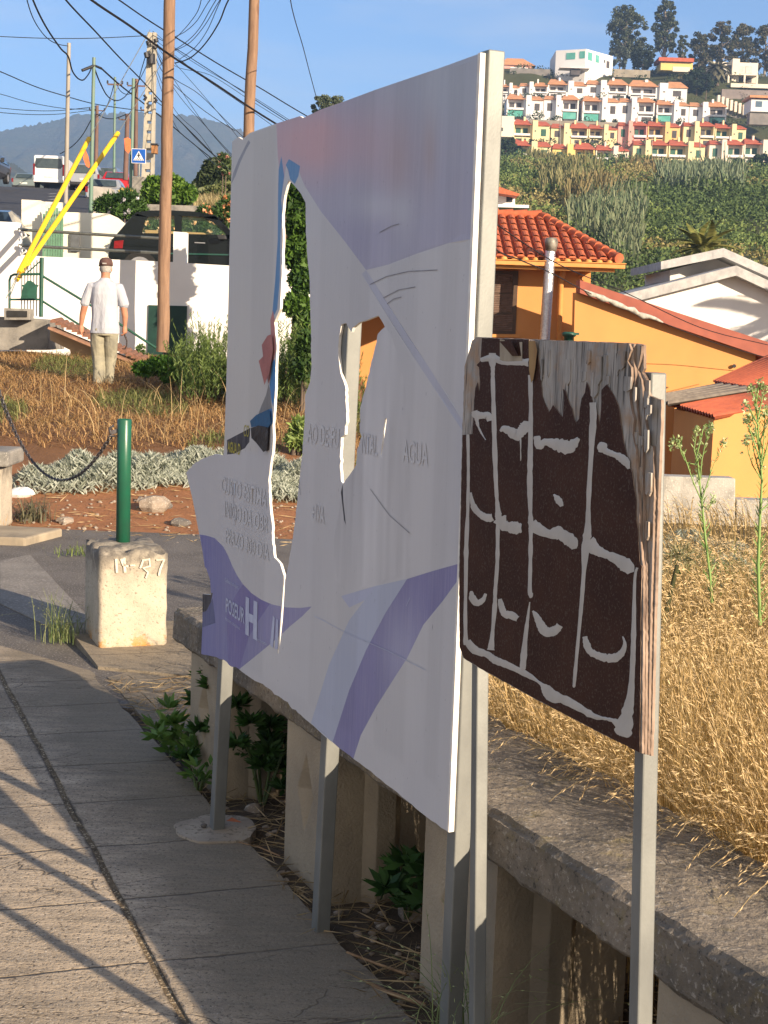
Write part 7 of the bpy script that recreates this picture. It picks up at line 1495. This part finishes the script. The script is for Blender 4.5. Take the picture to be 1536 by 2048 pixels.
b = MB(); hx, hy, hz_ = .252, .07, .745; b.tube([Mp(hx, hy, hz_ + .05), Mp(hx, hy, hz_ - .03), Mp(hx + .03, hy, hz_ - .10), Mp(hx + .03, hy, hz_ - .17), Mp(hx + .005, hy, hz_ - .215), Mp(hx - .03, hy, hz_ - .21)], [.012, .012, .010, .010, .009, .006], 8)
tag(b.build('hook', pm('dark_iron', (0.05, 0.035, 0.03), None, 20, .6, .2)), 'dark curved iron hook hanging from the right hand of the walking man', 'hook')
# ---------------------------------------------------------------- near plants
GG1, GG2 = (0.42, 0.28, 0.11), (0.74, 0.55, 0.27)
def tri_sample(n, f):                               # rejection sample of ground points
    out = []
    while len(out) < n:
        x, y = f(); 
        if x is not None: out.append((x, y))
    return np.array(out)
def slab_back(y): return 0.260 + (3.273 - y) * 0.4663 + 0.463                       # x of the slab's back edge at y
R = random.Random(3)
# golden grass behind the bench
def gpt(lo, hi, m0=0.02, p=1.0):
    def f():
        y = lo + (hi - lo) * R.random() ** p; xb = slab_back(y) + m0; xr = max(xb + .3, 0.30 * y + .6); x = xb + (xr - xb) * R.random()
        return (x, y) if x > 0.0 * y else (None, None)
    return f
gv = Veg()
for (n, lo, hi, h, w, hd) in ((6000, 2.75, 5.0, 0.98, .0034, 13), (5500, 5.0, 9.0, .75, .0045, 7), (3400, 9.0, 13.2, .42, .0060, 4)):
    P = tri_sample(n, gpt(lo, hi, .03)); B_ = np.c_[P, ghn(P[:, 0], P[:, 1]) - .02]; 
    gv.blades(B_, h * rng.uniform(.6, 1.2, n), w * rng.uniform(.7, 1.4, n), rng.normal(3.8, .6, n), (rng.uniform(.10, .30, n) if lo < 5 else rng.uniform(.25, .62, n)), GG1, GG2, 9, hd, (0.76, 0.58, 0.33), .020 if lo < 5 else .030, .0022 if lo < 5 else .0042, 2.6 if lo < 5 else 1.9, .05)
# fringe hanging over the back edge of the slab
n = 800; y_ = rng.uniform(2.6, 5.0, n); B_ = np.c_[slab_back(y_) + .03 + .05 * rng.random(n), y_, np.full(n, .30)]
gv.blades(B_, .60 * rng.uniform(.6, 1.1, n), .0034, rng.normal(3.6, .6, n), rng.uniform(.15, .55, n), GG1, GG2, 9, 14, (0.72, 0.55, 0.32), .016, .0022, 2.6, .06)
# fine thatch of fallen stems
n = 3500; P = tri_sample(n, gpt(1.9, 12.5, .02)); C_ = np.c_[P, ghn(P[:, 0], P[:, 1]) + .02 + .22 * rng.random(n)]; D_ = rng.normal(size=(n, 3)); D_[:, 2] *= .5; t_ = rng.random((n, 1)); gv.add(*leafset(C_, D_, .20 * rng.uniform(.4, 1.3, n), .0035, np.array((.26, .18, .08)) * (1 - t_) + np.array((.6, .44, .22)) * t_))
tag(gv.build('golden_grass', GRASS), 'tall golden seeding grass leaning over the back of the concrete bench', 'grass', kind='stuff')
uv_ = Veg()
for (x, y, r, n) in ((.98, 3.95, .16, 240), (1.25, 3.6, .14, 160), (.62, 4.5, .25, 260), (1.1, 4.3, .15, 150), (2.5, 6.2, .35, 220), (2.2, 9.6, .4, 260), (3.1, 8.6, .4, 240), (1.0, 5.4, .3, 240)):
    B_ = np.c_[x + rng.normal(0, r * .5, n), y + rng.normal(0, r * .5, n), np.full(n, .0)]; uv_.blades(B_, .32 * rng.uniform(.5, 1.1, n), .008, rng.uniform(0, 6.3, n), rng.uniform(.2, 1.0, n), (.05, .11, .02), (.16, .25, .06), 4)
tag(uv_.build('green_grass', LEAF), 'green grass tufts growing among the golden grass', 'grass', kind='stuff')
fv = Veg(); 
for (x, y, z) in ((1.05, 3.9, .33), (1.25, 3.62, .28), (1.5, 3.55, .25), (1.42, 3.9, .3)): 
    fv.clump((x, y, z), (.012, .012, .006), 14, .016, .012, (.75, .42, .01), (.85, .55, .02), .1); fv.blades(np.array([[x, y, 0.0]]), z, .004, 0.0, .02, (.06, .12, .02), (.08, .15, .03), 3)
tag(fv.build('yellow_flowers', LEAF), 'tiny yellow daisies at the foot of the golden grass', 'flowers', kind='stuff')
# two tall green weeds
def weed(label, base, tops, Y, r0):
    B_ = At(*base, Y); t = thing('tall_weed', label, 'weed', tuple(B_)); b = MB(); v = Veg(); tr = [At(x, y, Y) for x, y in tops[0]]
    b.tube([tuple(p) for p in tr], [r0 * (1 - .75 * i / (len(tr) - 1)) for i in range(len(tr))], 6)
    for br in tops[1:]: pp = [At(x, y, Y + rng.normal(0, .03)) for x, y in br]; b.tube([tuple(p) for p in pp], [r0 * .45 * (1 - .6 * i / (len(pp) - 1)) for i in range(len(pp))], 5)
    b.build('stem', pm('weed_stem', (0.16, 0.27, 0.08), (0.22, 0.33, 0.10), 6, .6, .05), t)
    for bi, br in enumerate(tops):
        pp = np.array([At(x, y, Y) for x, y in br]); L_ = np.r_[0, np.cumsum(np.linalg.norm(np.diff(pp, axis=0), axis=1))]; m_ = int(L_[-1] * (85 if bi else 110)); ss = np.linspace(0, L_[-1], m_); q = np.stack([np.interp(ss, L_, pp[:, k]) for k in range(3)], 1)
        tt = ss / L_[-1]; az = rng.uniform(0, 6.28, m_); D_ = np.stack([np.cos(az), np.sin(az) * .6, 1.3 + 0 * az], 1); ln = (.030 if bi else .055 * (1 - tt) + .02); u = rng.random((m_, 1)); c = np.array((.13, .24, .06)) * (1 - u) + np.array((.28, .40, .14)) * u
        v.add(*leafset(q + unit(D_) * np.reshape(ln, (-1, 1)) * .5 if not np.isscalar(ln) else q + unit(D_) * ln * .5, D_, ln, .006, c))
        k = max(1, int(m_ * .35)); tip = q[-k:] + rng.normal(0, .008, (k, 3)); 
        for p in tip[::2]: v.clump(p, (.006, .006, .009), 5, .012, .009, (.30, .38, .16), (.55, .58, .36), .2)
        v.clump(pp[-1], (.018, .018, .03), 40, .014, .010, (.26, .36, .12), (.58, .60, .38), .3)
    v.build('leaves', LEAF, t); return t
weed('branching green weed in front of the shaded shed wall, left of the taller one', (1424, 1200), [[(1424, 1205), (1420, 1150), (1410, 1070), (1403, 1000), (1398, 950), (1394, 910), (1408, 850), (1420, 870 - 15)], [(1402, 1000), (1385, 960), (1368, 910), (1350, 880), (1343, 888)], [(1396, 925), (1388, 900), (1391, 880), (1393, 862)], [(1404, 1000), (1420, 950), (1433, 915), (1448, 885)], [(1404, 1010), (1416, 1020), (1426, 996)], [(1394, 930), (1372, 925), (1362, 905), (1358, 880)], [(1400, 960), (1404, 920), (1412, 880), (1422, 855)]], 6.6, .007)
weed('tallest bushy green weed at the right edge with a plume of small heads', (1520, 1250), [[(1520, 1250), (1516, 1130), (1520, 1030), (1524, 960), (1518, 880), (1512, 800), (1519, 765)], [(1524, 960), (1505, 930), (1496, 900), (1492, 880)], [(1520, 920), (1500, 860), (1493, 840)], [(1516, 850), (1498, 815), (1490, 812)], [(1522, 940), (1535, 890), (1542, 850)], [(1524, 1020), (1540, 1005)], [(1519, 890), (1530, 850), (1538, 830)], [(1514, 830), (1506, 790), (1503, 778)], [(1521, 950), (1508, 905), (1503, 870)], [(1515, 840), (1524, 800), (1527, 780)], [(1522, 930), (1528, 880), (1530, 820)], [(1518, 900), (1511, 850), (1500, 835)]], 6.0, .008)
av = Veg(); q = G(1330, 1230); 
th_ = thing('dried_flower_stalk', 'dark dried flower stalk with a rounded seed head leaning beside the board edge', 'stalk', tuple(At(1322, 1260, 7.0))); b = MB(); b.tube([q3(1322, 1260, 7.0), q3(1340, 1190, 7.0), q3(1354, 1130, 7.0)], [.014, .012, .010], 7); b.build('stem', pm('dark_stem', (.05, .055, .02), None, 9, .8, .1), th_); av.clump(At(1362, 1110, 7.0), (.085, .085, .06), 160, .06, .006, (.10, .11, .05), (.30, .27, .14), .1, 0, 1.8); av.build('seed_head', LEAF, th_)
# silver ground cover, left strip and right field
def silver(name, lab, spots, n, L_):
    v = Veg()
    for (cx_, cy_, rx, ry, hz2) in spots:
        N_ = int(n * rx * ry * 4); u = rng.uniform(-1, 1, (N_, 2)); u = u[(u ** 2).sum(1) < 1]; X = cx_ + u[:, 0] * rx; Y_ = cy_ + u[:, 1] * ry; lump = .6 + .4 * np.sin(X * 9 + 2) * np.sin(Y_ * 8); Z = ghn(X, Y_) + hz2 * np.sqrt(np.clip(1 - (u ** 2).sum(1), 0, 1)) * lump * .9
        az = rng.uniform(0, 6.28, len(X)); D_ = np.stack([np.cos(az), np.sin(az), rng.uniform(.3, 1.6, len(X))], 1); t_ = rng.random((len(X), 1)); c = np.array((.22, .245, .19)) * (1 - t_) + np.array((.50, .53, .46)) * t_; v.add(*leafset(np.c_[X, Y_, Z], D_, L_ * rng.uniform(.6, 1.3, len(X)), L_ * .17, c))
    return tag(v.build(name, GRASS), lab, 'ground cover', kind='stuff')
def sp(px, py, Yd, rx, ry, h): P = At(px, py, Yd); return (P[0], Yd, rx, ry, h)
silver('silver_ground_cover', 'low silvery leaved plants forming a strip behind the bollard and the board', [sp(110, 930, 13.3, .38, .45, .26), sp(165, 930, 13.4, .42, .5, .30), sp(230, 930, 13.5, .42, .5, .32), sp(300, 930, 13.7, .4, .5, .27), sp(360, 930, 13.8, .4, .5, .26), sp(430, 930, 13.9, .5, .5, .26), sp(510, 930, 13.7, .5, .5, .26), sp(575, 930, 13.4, .45, .5, .30), sp(620, 930, 13.4, .4, .5, .30)], 2600, .10)
silver('silver_ground_cover', 'low silvery plants in the field below the grey concrete walls', [sp(1345, 1080, 10.2, .4, .5, .22), sp(1440, 1090, 10.0, .5, .5, .24), sp(1510, 1110, 9.8, .5, .5, .24), sp(1395, 1060, 11.4, .5, .4, .2)], 2300, .06)
# dry grass mound the man walks on
mv = Veg(); N_ = 26000; Ym = 14.6 + 9.6 * rng.random(N_) ** .8; Xm = (-0.30 + rng.random(N_) * 0.29) * Ym; Bm = np.c_[Xm, Ym, ghn(Xm, Ym) - .02]; green = (np.sin(Xm * 1.9 + 1) * np.sin(Ym * 1.3 + Xm) > .35); tt_ = np.sin(Xm * 3.1) * np.sin(Ym * 2.3 + 1) 
k = ~green; nk = k.sum(); mv.blades(Bm[k], .17 * rng.uniform(.4, 1.4, nk), .010, rng.uniform(0, 6.28, nk), rng.uniform(.5, 2.0, nk), (.26, .14, .06), (.56, .37, .17), 3)
k = green; nk = k.sum(); mv.blades(Bm[k], .19 * rng.uniform(.4, 1.2, nk), .011, rng.uniform(0, 6.28, nk), rng.uniform(.3, 1.3, nk), (.09, .12, .035), (.24, .24, .09), 3)
n = 160; Xs_ = rng.uniform(-.27, -.02, n); Ys_ = rng.uniform(14.8, 18.5, n); mv.blades(np.c_[Xs_ * Ys_, Ys_, ghn(Xs_ * Ys_, Ys_)], .62 * rng.uniform(.6, 1.2, n), .007, rng.uniform(0, 6.28, n), rng.uniform(.2, 1.5, n), (.46, .33, .16), (.66, .50, .27), 5)
tag(mv.build('dry_grass', GRASS), 'matted dry brown and green grass on the mound under the walking man', 'grass', kind='stuff')
# straw and small stones on the red soil and in the bed under the boards
sv_ = Veg(); n = 800; X = rng.uniform(-3.6, .6, n); Y_ = rng.uniform(11.0, 13.6, n); D_ = rng.normal(size=(n, 3)); D_[:, 2] *= .15; t_ = rng.random((n, 1)); sv_.add(*leafset(np.c_[X, Y_, ghn(X, Y_) + .015], D_, .16 * rng.uniform(.3, 1.4, n), .007, np.array((.25, .16, .07)) * (1 - t_) + np.array((.55, .42, .24)) * t_))
def bedpts(n, t0=2.2, t1=6.6):
    t_ = rng.uniform(t0, t1, n); s_ = rng.uniform(1.28, 1.95, n) ** 1.0; return np.stack([PCX[0] * s_ + PAX[0] * t_, PCX[1] * s_ + PAX[1] * t_], 1)
P = bedpts(2600); D_ = rng.normal(size=(len(P), 3)); D_[:, 2] *= .22; t_ = rng.random((len(P), 1)); sv_.add(*leafset(np.c_[P, ghn(P[:, 0], P[:, 1]) + .012 + .04 * rng.random(len(P)) ** 2], D_, .12 * rng.uniform(.3, 1.7, len(P)), .0045, np.array((.15, .10, .055)) * (1 - t_) + np.array((.52, .40, .23)) * t_))
tag(sv_.build('straw_litter', GRASS), 'scattered straw and dead stems on the soil', 'straw', kind='stuff')
STN = pm('field_stone', (0.30, 0.25, 0.20), (0.20, 0.165, 0.13), 14, .95, .6, speck=(.4, .36, .3)); b = MB()
def rock(b, c, r, seed, sq=.65):
    i0 = len(b.v); b.ball(c, (r, r * .85, r * sq), 8, 6)
    for i in range(i0, len(b.v)):
        q = Vector(b.v[i]) - Vector(c); q *= 1 + .5 * noise.noise(q / r * 1.2 + Vector((seed, seed * 2, 0))); b.v[i] = tuple(Vector(c) + q)
for i in range(420):
    p = bedpts(1)[0]; rock(b, (p[0], p[1], gz(*p) + .004), rng.uniform(.004, .017), i)
for i in range(300):
    x, y = rng.uniform(-3.6, .5), rng.uniform(11.0, 13.2); rock(b, (x, y, gz(x, y) + .005), rng.uniform(.006, .02), i)
for i in range(260):
    t = rng.uniform(2, 7.4); q = pav(rng.normal(.822, .006), t); rock(b, (q[0], q[1], -.010), rng.uniform(.002, .005), i)
tag(b.build('pebbles', STN), 'loose pebbles and crumbs of soil in the planting bed and red soil', 'pebbles', kind='stuff')
def stone(px, py, Yd, r, lab, sq=.6, mat=STN):
    P = At(px, py, Yd); z = gz(P[0], Yd); b = MB(); rock(b, (P[0], Yd, z + r * sq * .35), r, px, sq); o = b.build('stone', mat); o.data.polygons.foreach_set('use_smooth', [False] * len(o.data.polygons)); return tag(o, lab, 'stone')
stone(308, 1015, 12.4, .14, 'largest pale angular stone on the red soil, right of the bollard'); stone(283, 990, 12.7, .05, 'small pale stone just above the largest stone'); stone(360, 1043, 11.9, .09, 'dark grey flat stone on the red soil beside the board edge', .5, ASPH); stone(335, 1012, 12.5, .05, 'small grey stone right behind the largest pale stone', .7, ASPH); stone(130, 1050, 11.8, .07, 'brown stone on the soil left of the bollard'); stone(40, 955, 12.8, .12, 'white streaked stone beside the left concrete block', .5, WHITEW)
for i, (x, y, r, lab) in enumerate(((510, 1620, .035, 'grey lump of concrete beside the cement patch of the far leg'), (742, 1792, .018, 'whitish pebble at the foot of the middle leg'), (830, 1830, .05, 'pale broken lump against the near concrete leg'), (700, 1715, .03, 'dark stone at the foot of the middle concrete leg'))):
    P = G(x, y, -.02); b = MB(); rock(b, tuple(P), r, i * 3.0); tag(b.build('stone', STN if i != 1 else WHITEW), lab, 'stone')
# dry sticks in the bed
for i, (pts, r, lab) in enumerate(((((680, 1718), (712, 1730), (735, 1745), (745, 1775)), .007, 'curled dead leaf stem beside the middle leg'), (((770, 1765), (830, 1755), (790, 1762)), .006, 'reddish dry stick lying under the slab'), (((694, 1905), (760, 1930), (812, 1948)), .004, 'long pale dry stick across the pavement edge'), (((735, 1965), (775, 1985), (850, 2010)), .006, 'thick ochre stick at the near end of the bed'), (((450, 1678), (520, 1695), (560, 1712)), .0025, 'thin straw lying by the cement patch'))):
    b = MB(); b.tube([tuple(G(x, y, -.0)) for x, y in pts], r, 6); tag(b.build('dry_stick', pm('dry_stick', (.32, .21, .11), (.2, .12, .07), 20, .9, .3)), lab, 'stick')
b = MB(); P = G(408, 1662 - 10, .012); rock(b, (P[0], P[1], .014), .011, 4); tag(b.build('stone', ASPH), 'small dark pebble on the cement patch left of the far leg', 'stone')
b = MB(); P = G(462, 1648, .0); b.add([(P[0] - .03, P[1], .0), (P[0], P[1] - .02, .004), (P[0] + .035, P[1], .008), (P[0], P[1] + .02, .016)], [(0, 1, 2, 3)]); tag(b.build('fallen_leaf', pm('red_leaf', (.45, .10, .04), (.35, .14, .06), 30, .7, .2)), 'reddish fallen leaf beside the far leg', 'leaf')
# leafy plants under the bench
def leafy(name, label, px, py, Yd, r, n, L_, c1, c2, h=None, squash=1.0):
    P = At(px, py, Yd); z = gz(P[0], Yd); t = thing(name, label, 'plant', (P[0], Yd, z)); v = Veg(); b = MB()
    for i in range(9 if r > .15 else 5):
        az = rng.uniform(0, 6.28); q = np.array([P[0] + r * .7 * math.cos(az), Yd + r * .7 * math.sin(az), z + (h or r) * rng.uniform(.5, 1.5)]); b.tube([(P[0], Yd, z - .02), ((P[0] + q[0]) / 2, (Yd + q[1]) / 2, z + (h or r) * .8), tuple(q)], [.006, .005, .003], 5)
        for k in range(3):
            m_ = n // 27; cc = q + rng.normal(0, r * .34, 3); az2 = rng.uniform(0, 6.28, m_); D_ = np.stack([np.cos(az2), np.sin(az2), rng.uniform(-.1, 1.1, m_)], 1); t2 = rng.random((m_, 1)); v.add(*leafset(cc + unit(D_) * L_ * .5, D_, L_ * rng.uniform(.7, 1.2, m_), L_ * .30, np.array(c1) * (1 - t2) + np.array(c2) * t2))
    b.build('stem', pm('plant_stem', (.10, .14, .05), None, 9, .7, .05), t); v.build('leaves', LEAF, t); return t
leafy('leafy_plant', 'large dark leafy bush under the slab between the far and middle concrete legs', 525, 1560, 5.0, .20, 1700, .065, (.02, .055, .012), (.06, .14, .03), .24)
leafy('leafy_plant', 'leafy bush deeper under the slab, behind the far board leg', 475, 1500, 5.4, .17, 1200, .065, (.02, .055, .012), (.06, .14, .03), .24)
leafy('leafy_plant', 'drooping green weed spilling over the pavement edge by the far leg', 385, 1540, 5.35, .14, 420, .075, (.05, .12, .02), (.16, .27, .06), .13)
leafy('leafy_plant', 'small green weed at the pavement edge just below the drooping one', 395, 1580, 5.1, .08, 130, .06, (.05, .12, .02), (.14, .24, .05), .06)
leafy('leafy_plant', 'dark green plant growing against the near concrete leg, right of the middle post', 815, 1790, 4.05, .12, 560, .075, (.02, .06, .015), (.07, .16, .04), .16)
b = MB(); 
# grass tuft beside the block and a wispy one at the bottom
def tuft(label, px, py, r, n, h, c1, c2, w=.004, z=0.0):
    P = G(px, py, z); v = Veg(); B_ = np.c_[P[0] + rng.normal(0, r, n), P[1] + rng.normal(0, r, n), np.full(n, z)]; v.blades(B_, h * rng.uniform(.4, 1.2, n), w, rng.uniform(0, 6.28, n), rng.uniform(.1, 1.1, n), c1, c2, 5, 2, c2, .012, .003); return tag(v.build('grass_tuft', LEAF), label, 'grass tuft')
tuft('wispy grass tuft growing from the joint left of the concrete block', 122, 1282, .045, 130, .26, (.06, .11, .03), (.28, .30, .14))
tuft('pale seeding weed in front of the near post at the bottom edge', 905, 2095, .04, 60, .32, (.14, .2, .06), (.40, .45, .22), .003)
tuft('green tuft at the foot of the near bench leg under the brown board', 1010, 2020, .06, 70, .16, (.05, .10, .02), (.2, .24, .1), .003)
tuft('dark little bush on the soil by the left kerb', 62, 1042, .08, 160, .22, (.06, .06, .04), (.18, .17, .1), .008)
tuft('low green weed on the asphalt edge left of the block', 150, 1110, .06, 60, .08, (.08, .14, .03), (.22, .26, .08), .006)
# weeds and dead grass under the near slab
wv = Veg(); n = 1700; u_ = rng.uniform(0.4, 2.6, n); o_ = rng.uniform(-1.1, -.05, n); XY = B0[None] + BD[None] * u_[:, None] + BN[None] * o_[:, None]; wv.blades(np.c_[XY, np.full(n, -.03)], .20 * rng.uniform(.3, 1.3, n), .004, rng.uniform(0, 6.28, n), rng.uniform(.2, 1.6, n), (.20, .14, .07), (.48, .37, .19), 4)
n = 500; u_ = rng.uniform(0.4, 2.6, n); o_ = rng.uniform(-1.1, -.5, n); XY = B0[None] + BD[None] * u_[:, None] + BN[None] * o_[:, None]; wv.blades(np.c_[XY, np.full(n, -.03)], .3 * rng.uniform(.3, 1.3, n), .006, rng.uniform(0, 6.28, n), rng.uniform(.2, 1.2, n), (.05, .1, .02), (.15, .22, .05), 4)
tag(wv.build('dead_grass', GRASS), 'dead grass and weeds under the bench slab', 'grass', kind='stuff')

# ---------------------------------------------------------------- shrubs in the middle distance
def bush(name, label, cat, clumps, Yd, n, L_, W_, c1, c2, up=.0, flowers=None):
    t = thing(name, label, cat, q3(clumps[0][0], clumps[0][1], Yd)); v = Veg(); b = MB(); z0 = gz(float(At(clumps[0][0], clumps[0][1], Yd)[0]), Yd)
    for (x, y, rx, ry) in clumps:
        P = At(x, y, Yd); s = Yd / FOC; v.clump(P, (rx * s, max(rx, ry) * s * .8, ry * s), n, L_, W_, c1, c2, .35, up); b.tube([(P[0], Yd, min(z0, P[2] - ry * s * .9)), tuple(P)], [.03, .01], 5)
        if flowers:
            fl_, fn = flowers
            for k in range(fn): 
                d = unit(rng.normal(size=3)); d[1] = -abs(d[1]); v.clump(P + d * np.array((rx * s, max(rx, ry) * s * .8, ry * s)) * 1.02, (.05, .05, .05), 16, .07, .055, fl_[0], fl_[1], .1)
    b.build('stem', BARK, t); v.build('leaves', LEAF, t); return t
bush('oleander_bush', 'orange and white flowering plants seen through the windows of the black cab', 'shrub', [(305, 456, 18, 20), (335, 452, 18, 20), (375, 455, 20, 20), (410, 455, 20, 20), (435, 462, 14, 16)], 30.6, 420, .15, .04, (.03, .07, .02), (.12, .2, .06), .3, (((.80, .5, .2), (.88, .75, .5)), 3))
# rosemary: many upright needle shoots
def rosemary(label, px0, px1, ytop, ybase, Yd, n, depth):
    s = Yd / FOC; A_ = At(px0, ybase, Yd); B_ = At(px1, ybase, Yd); t = thing('rosemary_bush', label, 'shrub', ((A_[0] + B_[0]) / 2, Yd, A_[2])); v = Veg(); W_ = B_[0] - A_[0]; H_ = (ybase - ytop) * s
    for i in range(n):
        u = rng.random(); x = A_[0] + W_ * u; y = Yd + rng.normal(0, depth * .35); prof = math.sin(math.pi * min(1, max(0, u * .9 + .08))) ** .4; h = H_ * prof * rng.uniform(.45, 1.08); z = gz(x, y); ln = np.array([rng.normal(0, .22), rng.normal(0, .22), 1.0]); ln /= np.linalg.norm(ln)
        m_ = 26; tt = np.linspace(.35, 1, m_); P = np.array([x, y, z - .05]) + ln * h * tt[:, None]; az = rng.uniform(0, 6.28, m_); D_ = np.stack([np.cos(az), np.sin(az), 1.1 + 0 * az], 1); k = rng.random((m_, 1)) * .5 + .5 * tt[:, None] * rng.random(); v.add(*leafset(P, D_, .07, .014, np.array((.04, .075, .02)) * (1 - k) + np.array((.20, .27, .07)) * k))
    v.build('shoots', LEAF, t); b = MB(); b.tube([(t.location.x, Yd, A_[2] - .2), (t.location.x, Yd, A_[2] + H_ * .5)], [.04, .02], 6); b.build('stem', BARK, t); return t
rosemary('tall upright rosemary bush beside the left edge of the board', 378, 470, 615, 782, 18.6, 330, 1.0)
rosemary('rosemary bush continuing behind the board, seen through the long hole', 500, 640, 640, 830, 18.0, 360, 1.0)
rosemary('low rosemary seen through the square hole beside the orange wall', 660, 760, 740, 880, 19.5, 220, .8)
rosemary('smaller rosemary bush between the pole and the tall rosemary', 345, 400, 655, 770, 20.0, 190, .8)
bush('green_shrub', 'low bright green spreading shrub below the wooden pole', 'shrub', [(290, 738, 26, 16), (325, 730, 34, 20), (365, 738, 34, 20), (400, 745, 30, 22), (345, 750, 30, 16)], 19.6, 900, .07, .04, (.03, .085, .012), (.11, .24, .03))
bush('leafy_tree', 'dark glossy leafed tree seen through the top of the long hole', 'tree', [(596, 400, 34, 40), (600, 450, 30, 36), (590, 505, 28, 34), (604, 560, 26, 30), (594, 610, 30, 26), (610, 640, 22, 30), (600, 700, 26, 40)], 23.6, 620, .14, .07, (.018, .05, .01), (.10, .19, .03))
bush('leafy_tree', 'dark leafed shrub low in the long hole above the rosemary', 'shrub', [(606, 735, 24, 26), (612, 690, 20, 30)], 17.4, 500, .09, .05, (.015, .04, .01), (.07, .13, .03))
bush('leafy_weed', 'pale leafed weed seen through the lower part of the long hole', 'plant', [(600, 855, 20, 20), (588, 880, 18, 16), (612, 890, 14, 20)], 14.6, 160, .13, .04, (.08, .14, .03), (.26, .34, .10), .4)
bush('oleander_bush', 'dark green oleander with pale flowers above the sloping cream wall', 'shrub', [(225, 405, 24, 16), (245, 420, 26, 16), (270, 418, 24, 20), (205, 412, 16, 14), (255, 398, 22, 14), (282, 432, 22, 14)], 35.0, 620, .24, .05, (.02, .055, .015), (.09, .17, .04), .3, (((.62, .58, .66), (.8, .78, .82)), 3))
bush('oleander_bush', 'yellow flowering oleander branch beside the tall grey pillar', 'shrub', [(262, 392, 12, 12), (250, 388, 10, 8)], 36.0, 260, .22, .05, (.02, .055, .015), (.09, .17, .04), .3, (((.75, .6, .15), (.85, .72, .3)), 4))
bush('round_hedge', 'rounded bright green hedge behind the left wooden pole', 'hedge', [(310, 380, 26, 28), (345, 378, 30, 28), (370, 388, 24, 20), (300, 392, 18, 18), (335, 395, 34, 18)], 42.0, 1500, .16, .10, (.035, .09, .012), (.18, .30, .04))
bush('oleander_bush', 'orange flowering oleander over the black car, left of the board', 'shrub', [(412, 425, 18, 12), (440, 425, 20, 16), (455, 408, 14, 14), (470, 430, 20, 20), (452, 440, 20, 14)], 33.5, 520, .22, .05, (.025, .06, .018), (.10, .18, .05), .3, (((.80, .32, .14), (.88, .50, .30)), 7))
bush('oleander_bush', 'pink flowering bush high beside the board edge, over the slope', 'shrub', [(452, 330, 14, 18), (446, 318, 10, 10)], 48.0, 420, .26, .06, (.04, .07, .03), (.14, .19, .07), .3, (((.70, .30, .26), (.85, .5, .42)), 5))
bush('slope_bush', 'dark bushes on the bank between the hedge and the board', 'shrub', [(425, 345, 22, 26), (445, 360, 24, 26), (410, 360, 14, 16), (400, 372, 12, 12)], 70.0, 900, .38, .24, (.02, .035, .015), (.07, .095, .035))
bush('slope_bush', 'olive green bush low on the bank just above the dry grass', 'shrub', [(430, 388, 30, 16), (455, 385, 20, 20)], 62.0, 700, .34, .18, (.06, .085, .025), (.17, .19, .07))
dv = Veg(); n = 1500; px_ = rng.uniform(388, 470, n); Yd_ = rng.uniform(42, 50, n); B_ = np.array([At(a_, 412, b_) for a_, b_ in zip(px_, Yd_)]); B_[:, 2] -= .1; dv.blades(B_, .45 * rng.uniform(.4, 1.3, n), .02, rng.uniform(0, 6.3, n), rng.uniform(.1, .8, n), (.30, .24, .12), (.52, .44, .24), 3); tag(dv.build('dry_grass', GRASS), 'dry grass along the top of the low stone wall', 'grass', kind='stuff')
cv = Veg(); 
for i in range(60):
    P = At(rng.uniform(300, 330), rng.uniform(625, 700), 25.6); 
bush('wall_shrub', 'small trailing shrub at the foot of the white wall, left of the dark door', 'shrub', [(282, 700, 10, 12), (292, 716, 12, 12)], 24.9, 160, .06, .03, (.05, .09, .03), (.12, .2, .06))

# ---------------------------------------------------------------- behind and beside the camera: what throws the long shadows
GV2 = pm('street_wall_paint', (0.45, 0.43, 0.38), (0.38, 0.36, 0.32), 1, .9, .1)
palm('palm_tree', 'garden palm right of the white gabled house, its fronds shading the wall', 2150, 470, 900, 33.0, 2.4, 17, (.05, .08, .02), (.14, .18, .05), 1.2, w=.7)
